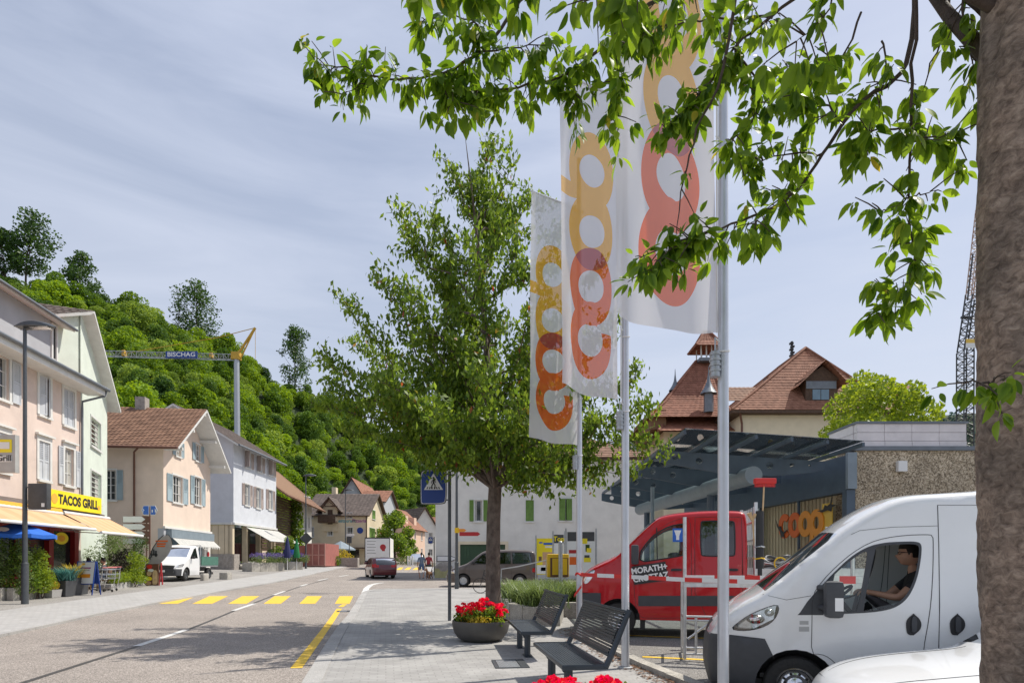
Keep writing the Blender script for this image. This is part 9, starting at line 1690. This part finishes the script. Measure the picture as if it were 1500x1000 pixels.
# ================================================================== people and dog
def figure(name, label, joints, bones, head, scale=1, mats=(), loc=(0, 0, 0), rz=0, cat='person', hair=None, headm='skin', parent_head=True, extra=None):
 """joints: name -> (x, y, z, radius); bones: (a, b, material)"""
 t = root(name, loc, label, cat, None, rz, False); bm = bmesh.new(); sk = bm.verts.layers.skin.verify(); vs = {}
 for k, j in joints.items(): v_ = bm.verts.new(j[:3]); v_[sk].radius = (j[3], j[3]); vs[k] = v_
 for a, b, _ in bones: bm.edges.new((vs[a], vs[b]))
 first = bones[0][0]; vs[first][sk].use_root = True; me = bpy.data.meshes.new('rig'); bm.to_mesh(me); bm.free(); tmp = bpy.data.objects.new('rig', me); COL.objects.link(tmp); tmp.modifiers.new('s', 'SKIN').use_smooth_shade = True; tmp.modifiers.new('d', 'SUBSURF').levels = 2; tmp.modifiers['d'].render_levels = 2
 dg = bpy.context.evaluated_depsgraph_get(); out = bpy.data.meshes.new_from_object(tmp.evaluated_get(dg)); bpy.data.objects.remove(tmp); out.materials.clear(); ms = []
 for _, _, m_ in bones:
  if m_ not in ms: ms.append(m_)
 if headm not in ms: ms.append(headm)
 for m_ in ms: out.materials.append(MT[m_])
 segs = [(Vector(joints[a][:3]), Vector(joints[b][:3]), ms.index(m_)) for a, b, m_ in bones]
 for f_ in out.polygons:
  c_ = f_.center; bd = 1e9
  for a, b, i in segs:
   ab = b - a; q = max(0, min(1, (c_ - a).dot(ab) / ab.length_squared)); dd = (c_ - a - ab * q).length
   if dd < bd: bd = dd; f_.material_index = i
 if head:                                                              # head modelled on the same mesh: skull, jaw, nose, ears
  hm = MB(); hx, hy, hz, yaw, hs = head; Rm = Matrix.Translation((hx, hy, hz)) @ Matrix.Rotation(yaw, 4, 'Z') @ Matrix.Scale(hs, 4); nu, nv = 28, 20; vv = []
  for i in range(nv + 1):
   a = math.pi * i / nv
   for j in range(nu):
    t_ = 2 * math.pi * j / nu; x, y, z = math.sin(a) * math.cos(t_), math.sin(a) * math.sin(t_), math.cos(a); fx = x * .098; fy = y * .074; fz = z * .122
    if z < -.1: fy *= 1 - .35 * (-z - .1); fx += .012 * (x > .3) - (.03 * (-z) if x < 0 else 0)
    if x > 0: fx -= .012 * (1 - abs(y)) * (abs(z - .12) < .16) * x; nose = max(0, 1 - abs(y) * 5) * max(0, 1 - abs(z + .16) * 3.4); fx += nose * .020; fx += max(0, 1 - abs(y) * 3) * max(0, 1 - abs(z + .52) * 7) * .004; fx += max(0, 1 - abs(y) * 3.2) * max(0, 1 - abs(z + .86) * 4) * .010
    vv.append(Rm @ Vector((fx, fy, fz)))
  hm.add(vv, [(i * nu + j, (i + 1) * nu + j, (i + 1) * nu + (j + 1) % nu, i * nu + (j + 1) % nu) for i in range(nv) for j in range(nu)])
  for sg in (-1, 1): hm.ball(Rm @ Vector((-.005, sg * .074, -.012)), (.016 * hs, .009 * hs, .030 * hs), 8, 6); hm.ball(Rm @ Vector((.080, sg * .031, .012)), .010 * hs, 6, 5)
  b2 = bmesh.new(); b2.from_mesh(out); hme = hm.mesh('h', headm); n0_ = len(b2.faces); b2.from_mesh(hme); b2.faces.ensure_lookup_table()
  for f_ in b2.faces[n0_:]: f_.material_index = ms.index(headm); f_.smooth = True
  b2.to_mesh(out); b2.free()
  if hair:
   hm = MB(); vv = []; fs = []
   for i in range(13):
    a = math.pi * i / 12 * .62
    for j in range(nu):
     t_ = 2 * math.pi * j / nu; x, y, z = math.sin(a) * math.cos(t_), math.sin(a) * math.sin(t_), math.cos(a); lim = .35 if x > .35 else (-.15 if x > -.1 else -.45); z = max(z, lim + .0); k_ = 1.0 if z > lim + .01 else .97; vv.append(Rm @ Vector((x * .104 * k_ - .004, y * .080 * k_, z * .130 + .006 + (.012 if x > .1 and z > .5 else 0))))
   hm.add(vv, [(i * nu + j, (i + 1) * nu + j, (i + 1) * nu + (j + 1) % nu, i * nu + (j + 1) % nu) for i in range(12) for j in range(nu)]); hm.build('hair', hair, t, 180)
 out.name = 'body'; link(bpy.data.objects.new('body', out), t); return t
def hand_bones(J, Bn, pre, wrist, d, dn, palm=.075, mat_='skin', curl=.5):
 """palm plus five separate fingers starting at joint `wrist`, d forward, dn palm-down direction"""
 d = Vector(d).normalized(); dn = Vector(dn).normalized(); s = d.cross(dn).normalized(); w = Vector(J[wrist][:3]); k = w + d * palm; J[pre + 'k'] = (*k, .019); Bn.append((wrist, pre + 'k', mat_))
 for i, (o, l) in enumerate(((-.030, .060), (-.010, .072), (.010, .068), (.030, .052))):
  a = k + s * o * .9 + d * .012; m_ = a + (d * (1 - curl) + dn * curl).normalized() * l * .55; e = m_ + (d * (1 - curl * 1.8) + dn * curl * 1.6).normalized() * l * .5
  for n_, q, r in (('a', a, .0095), ('m', m_, .0085), ('e', e, .007)): J[f'{pre}{i}{n_}'] = (*q, r)
  Bn += [(pre + 'k', f'{pre}{i}a', mat_), (f'{pre}{i}a', f'{pre}{i}m', mat_), (f'{pre}{i}m', f'{pre}{i}e', mat_)]
 a = w + d * .025 - s * .032; e = a + (d * .7 - s * .5 + dn * .4).normalized() * .055; J[pre + 'ta'] = (*a, .011); J[pre + 'te'] = (*e, .008); Bn += [(wrist, pre + 'ta', mat_), (pre + 'ta', pre + 'te', mat_)]
# driver: local frame faces +x; the van's nose is at -x, so turn by 180 degrees
VM = Matrix.Translation(van.location) @ Matrix.Rotation(van.rotation_euler.z, 4, 'Z'); dr0 = VM @ Vector((sx - .05, -.48, 1.06))
J = {'hip': (0, 0, .05, .15), 'waist': (-.05, 0, .22, .135), 'chest': (-.08, 0, .42, .15), 'neck': (-.045, 0, .60, .062), 'nk2': (-.02, 0, .69, .052), 'ls': (-.06, .19, .50, .072), 'lu': (.06, .215, .39, .062), 'le': (.17, .23, .30, .047), 'lw': (.44, .13, .36, .030), 'rs': (-.06, -.19, .50, .072), 'ru': (.06, -.215, .39, .062), 're': (.17, -.23, .30, .047), 'rw': (.44, -.13, .36, .030), 'lh': (.05, .10, .03, .10), 'lk': (.47, .13, .10, .068), 'la': (.62, .13, -.34, .045), 'rh': (.05, -.10, .03, .10), 'rk': (.47, -.13, .10, .068), 'ra': (.62, -.13, -.34, .045)}
Bn = [('hip', 'waist', 'cloth_black'), ('waist', 'chest', 'cloth_black'), ('chest', 'neck', 'cloth_black'), ('neck', 'nk2', 'skin'), ('chest', 'ls', 'cloth_black'), ('ls', 'lu', 'cloth_black'), ('lu', 'le', 'skin'), ('le', 'lw', 'skin'), ('chest', 'rs', 'cloth_black'), ('rs', 'ru', 'cloth_black'), ('ru', 're', 'skin'), ('re', 'rw', 'skin'), ('hip', 'lh', 'cloth_grey'), ('lh', 'lk', 'cloth_grey'), ('lk', 'la', 'cloth_grey'), ('hip', 'rh', 'cloth_grey'), ('rh', 'rk', 'cloth_grey'), ('rk', 'ra', 'cloth_grey')]
hand_bones(J, Bn, 'l', 'lw', (.8, -.2, .1), (.3, -.2, -.9), .06, 'skin', .6); hand_bones(J, Bn, 'r', 'rw', (.8, .2, .1), (.3, .2, -.9), .06, 'skin', .6)
dv = figure('person', 'van driver with dark hair, glasses and black T-shirt looking down', J, Bn, (.01, 0, .80, 0, 1.08), loc=dr0, rz=van.rotation_euler.z + math.pi, hair='hair')
m = MB()
for sg in (-1, 1): m.tube([(.105, sg * .012, .815), (.108, sg * .035, .825), (.10, sg * .062, .818), (.01, sg * .082, .812)], .004, 5); m.tube([(.106, sg * .016, .80), (.106, sg * .036, .79), (.10, sg * .058, .80), (.10, sg * .062, .818)], .003, 5)
m.tube([(.107, -.012, .815), (.11, 0, .818), (.107, .012, .815)], .004, 5); m.build('glasses', 'black', dv)
# walking couple with dog
p = G(617.5, 847.5)
def standing(label, loc, rz, shirt, trousers, shoes, bare=False, step=.12, hair='hair', cap=None, arms=.1):
 J = {'hip': (0, 0, .95, .135), 'waist': (0, 0, 1.10, .125), 'chest': (.01, 0, 1.32, .145), 'neck': (.01, 0, 1.47, .06), 'nk2': (.02, 0, 1.55, .05), 'ls': (0, .19, 1.42, .065), 'le': (-.05 - arms * .2, .25, 1.14, .045), 'lw': (.05, .25, .90, .030), 'rs': (0, -.19, 1.42, .065), 're': (.02, -.25, 1.14, .045), 'rw': (.12, -.24, .92, .030), 'lh': (0, .10, .90, .095), 'lk': (step * .6, .10, .50, .062), 'la': (step, .10, .09, .042), 'lt': (step + .16, .11, .04, .036), 'rh': (0, -.10, .90, .095), 'rk': (-step * .2, -.10, .50, .062), 'ra': (-step, -.10, .09, .042), 'rt': (-step + .16, -.11, .04, .036)}
 if bare: J['lm'] = (step * .5, .10, .58, .072); J['rm'] = (-step * .1, -.10, .58, .072)
 leg = 'skin_tan' if bare else trousers; Bn = [('hip', 'waist', shirt), ('waist', 'chest', shirt), ('chest', 'neck', shirt), ('neck', 'nk2', 'skin'), ('chest', 'ls', shirt), ('ls', 'le', shirt), ('le', 'lw', 'skin_tan'), ('chest', 'rs', shirt), ('rs', 're', shirt), ('re', 'rw', 'skin_tan'), ('hip', 'lh', trousers), ('hip', 'rh', trousers)]
 if bare: Bn += [('lh', 'lm', trousers), ('lm', 'lk', leg), ('rh', 'rm', trousers), ('rm', 'rk', leg)]
 else: Bn += [('lh', 'lk', leg), ('rh', 'rk', leg)]
 Bn += [('lk', 'la', leg), ('la', 'lt', shoes), ('rk', 'ra', leg), ('ra', 'rt', shoes)]; hand_bones(J, Bn, 'l', 'lw', (.1, 0, -1), (.3, -.9, 0), .06, 'skin_tan', .35); hand_bones(J, Bn, 'r', 'rw', (.2, 0, -1), (.3, .9, 0), .06, 'skin_tan', .35)
 return figure('person', label, J, Bn, (.04, 0, 1.66, 0, 1.0), loc=loc, rz=rz, hair=hair)
standing('man in grey-blue shirt and denim shorts walking at the corner of the white building', p, R(100), 'cloth_blue', 'denim', 'black', True)
q = G(628, 847.0); standing('person in red and white top standing beside a brown dog', q, R(70), 'cloth_red', 'cloth_grey', 'black', False, .05)
g_ = G(630, 848.2); dog = {'r': (-.28, 0, .42, .095), 'b': (-.1, 0, .44, .10), 'c': (.14, 0, .43, .125), 'n': (.30, 0, .56, .07), 'h': (.40, 0, .66, .075), 'm': (.54, 0, .62, .038), 't1': (-.38, 0, .48, .03), 't2': (-.50, 0, .62, .018), 'e1': (.37, .06, .76, .016), 'e2': (.37, -.06, .76, .016)}
Bd = [('b', 'r', 'fur'), ('b', 'c', 'fur'), ('c', 'n', 'fur'), ('n', 'h', 'fur'), ('h', 'm', 'fur'), ('r', 't1', 'fur'), ('t1', 't2', 'fur'), ('h', 'e1', 'fur'), ('h', 'e2', 'fur')]
for sg, s in ((1, 'l'), (-1, 'r')):
 dog.update({s + 'fs': (.17, sg * .08, .34, .055), s + 'fk': (.15, sg * .08, .20, .03), s + 'fp': (.18, sg * .08, .03, .028), s + 'hs': (-.26, sg * .08, .34, .065), s + 'hk': (-.20, sg * .08, .24, .04), s + 'hh': (-.32, sg * .08, .15, .026), s + 'hp': (-.29, sg * .08, .03, .028)}); Bd += [('c', s + 'fs', 'fur'), (s + 'fs', s + 'fk', 'fur'), (s + 'fk', s + 'fp', 'fur'), ('r', s + 'hs', 'fur'), (s + 'hs', s + 'hk', 'fur'), (s + 'hk', s + 'hh', 'fur'), (s + 'hh', s + 'hp', 'fur')]
figure('dog', 'brown and black dog standing beside the couple at the corner', dog, Bd, None, loc=g_ + Vector((0, -.5, 0)), rz=R(-110), cat='dog', headm='fur')
# two guests seated at the take-away
for k, (px, py, rz_, lb) in enumerate(((88, 868, 160, 'seated guest with dark hair under the take-away awning'), (113, 866, 200, 'seated guest behind the teal grass at the take-away'))):
 p = at(px, py, 1.6); J = {'hip': (0, 0, .50, .14), 'waist': (-.02, 0, .68, .125), 'chest': (0, 0, .88, .14), 'neck': (.01, 0, 1.05, .06), 'nk2': (.02, 0, 1.12, .05), 'ls': (0, .18, .98, .065), 'le': (.12, .24, .74, .045), 'lw': (.34, .14, .74, .03), 'rs': (0, -.18, .98, .065), 're': (.12, -.24, .74, .045), 'rw': (.34, -.14, .74, .03), 'lh': (.05, .1, .48, .095), 'lk': (.44, .11, .50, .065), 'la': (.44, .11, .09, .042), 'lt': (.58, .11, .04, .035), 'rh': (.05, -.1, .48, .095), 'rk': (.44, -.11, .50, .065), 'ra': (.44, -.11, .09, .042), 'rt': (.58, -.11, .04, .035)}
 Bn = [('hip', 'waist', 'cloth_grey'), ('waist', 'chest', 'cloth_grey'), ('chest', 'neck', 'cloth_grey'), ('neck', 'nk2', 'skin'), ('chest', 'ls', 'cloth_grey'), ('ls', 'le', 'cloth_grey'), ('le', 'lw', 'skin'), ('chest', 'rs', 'cloth_grey'), ('rs', 're', 'cloth_grey'), ('re', 'rw', 'skin'), ('hip', 'lh', 'denim'), ('lh', 'lk', 'denim'), ('lk', 'la', 'denim'), ('la', 'lt', 'black'), ('hip', 'rh', 'denim'), ('rh', 'rk', 'denim'), ('rk', 'ra', 'denim'), ('ra', 'rt', 'black')]
 hand_bones(J, Bn, 'l', 'lw', (1, -.2, 0), (0, 0, -1), .06, 'skin', .3); hand_bones(J, Bn, 'r', 'rw', (1, .2, 0), (0, 0, -1), .06, 'skin', .3); figure('person', lb, J, Bn, (.04, 0, 1.23, 0, 1.0), loc=p, rz=R(rz_), hair='hair')
 c2_ = root('terrace_chair', p, ('wooden chair of the dark haired guest', 'wooden chair behind the teal grass')[k], 'chair', None, R(rz_), False); m = MB(); m.bev(-.2, .22, -.21, .21, .36, .40, .01); m.build('seat', 'wood', c2_); m = MB(); m.bev(-.235, -.205, -.21, .21, .5, .85, .01); m.build('backrest', 'wood', c2_)
 for sx_ in (-.2, .2):
  for sy in (-.19, .19): m = MB(); m.box(sx_ - .018, sx_ + .018, sy - .018, sy + .018, 0, .36 if sx_ > 0 else .84); m.build('leg', 'wood', c2_)
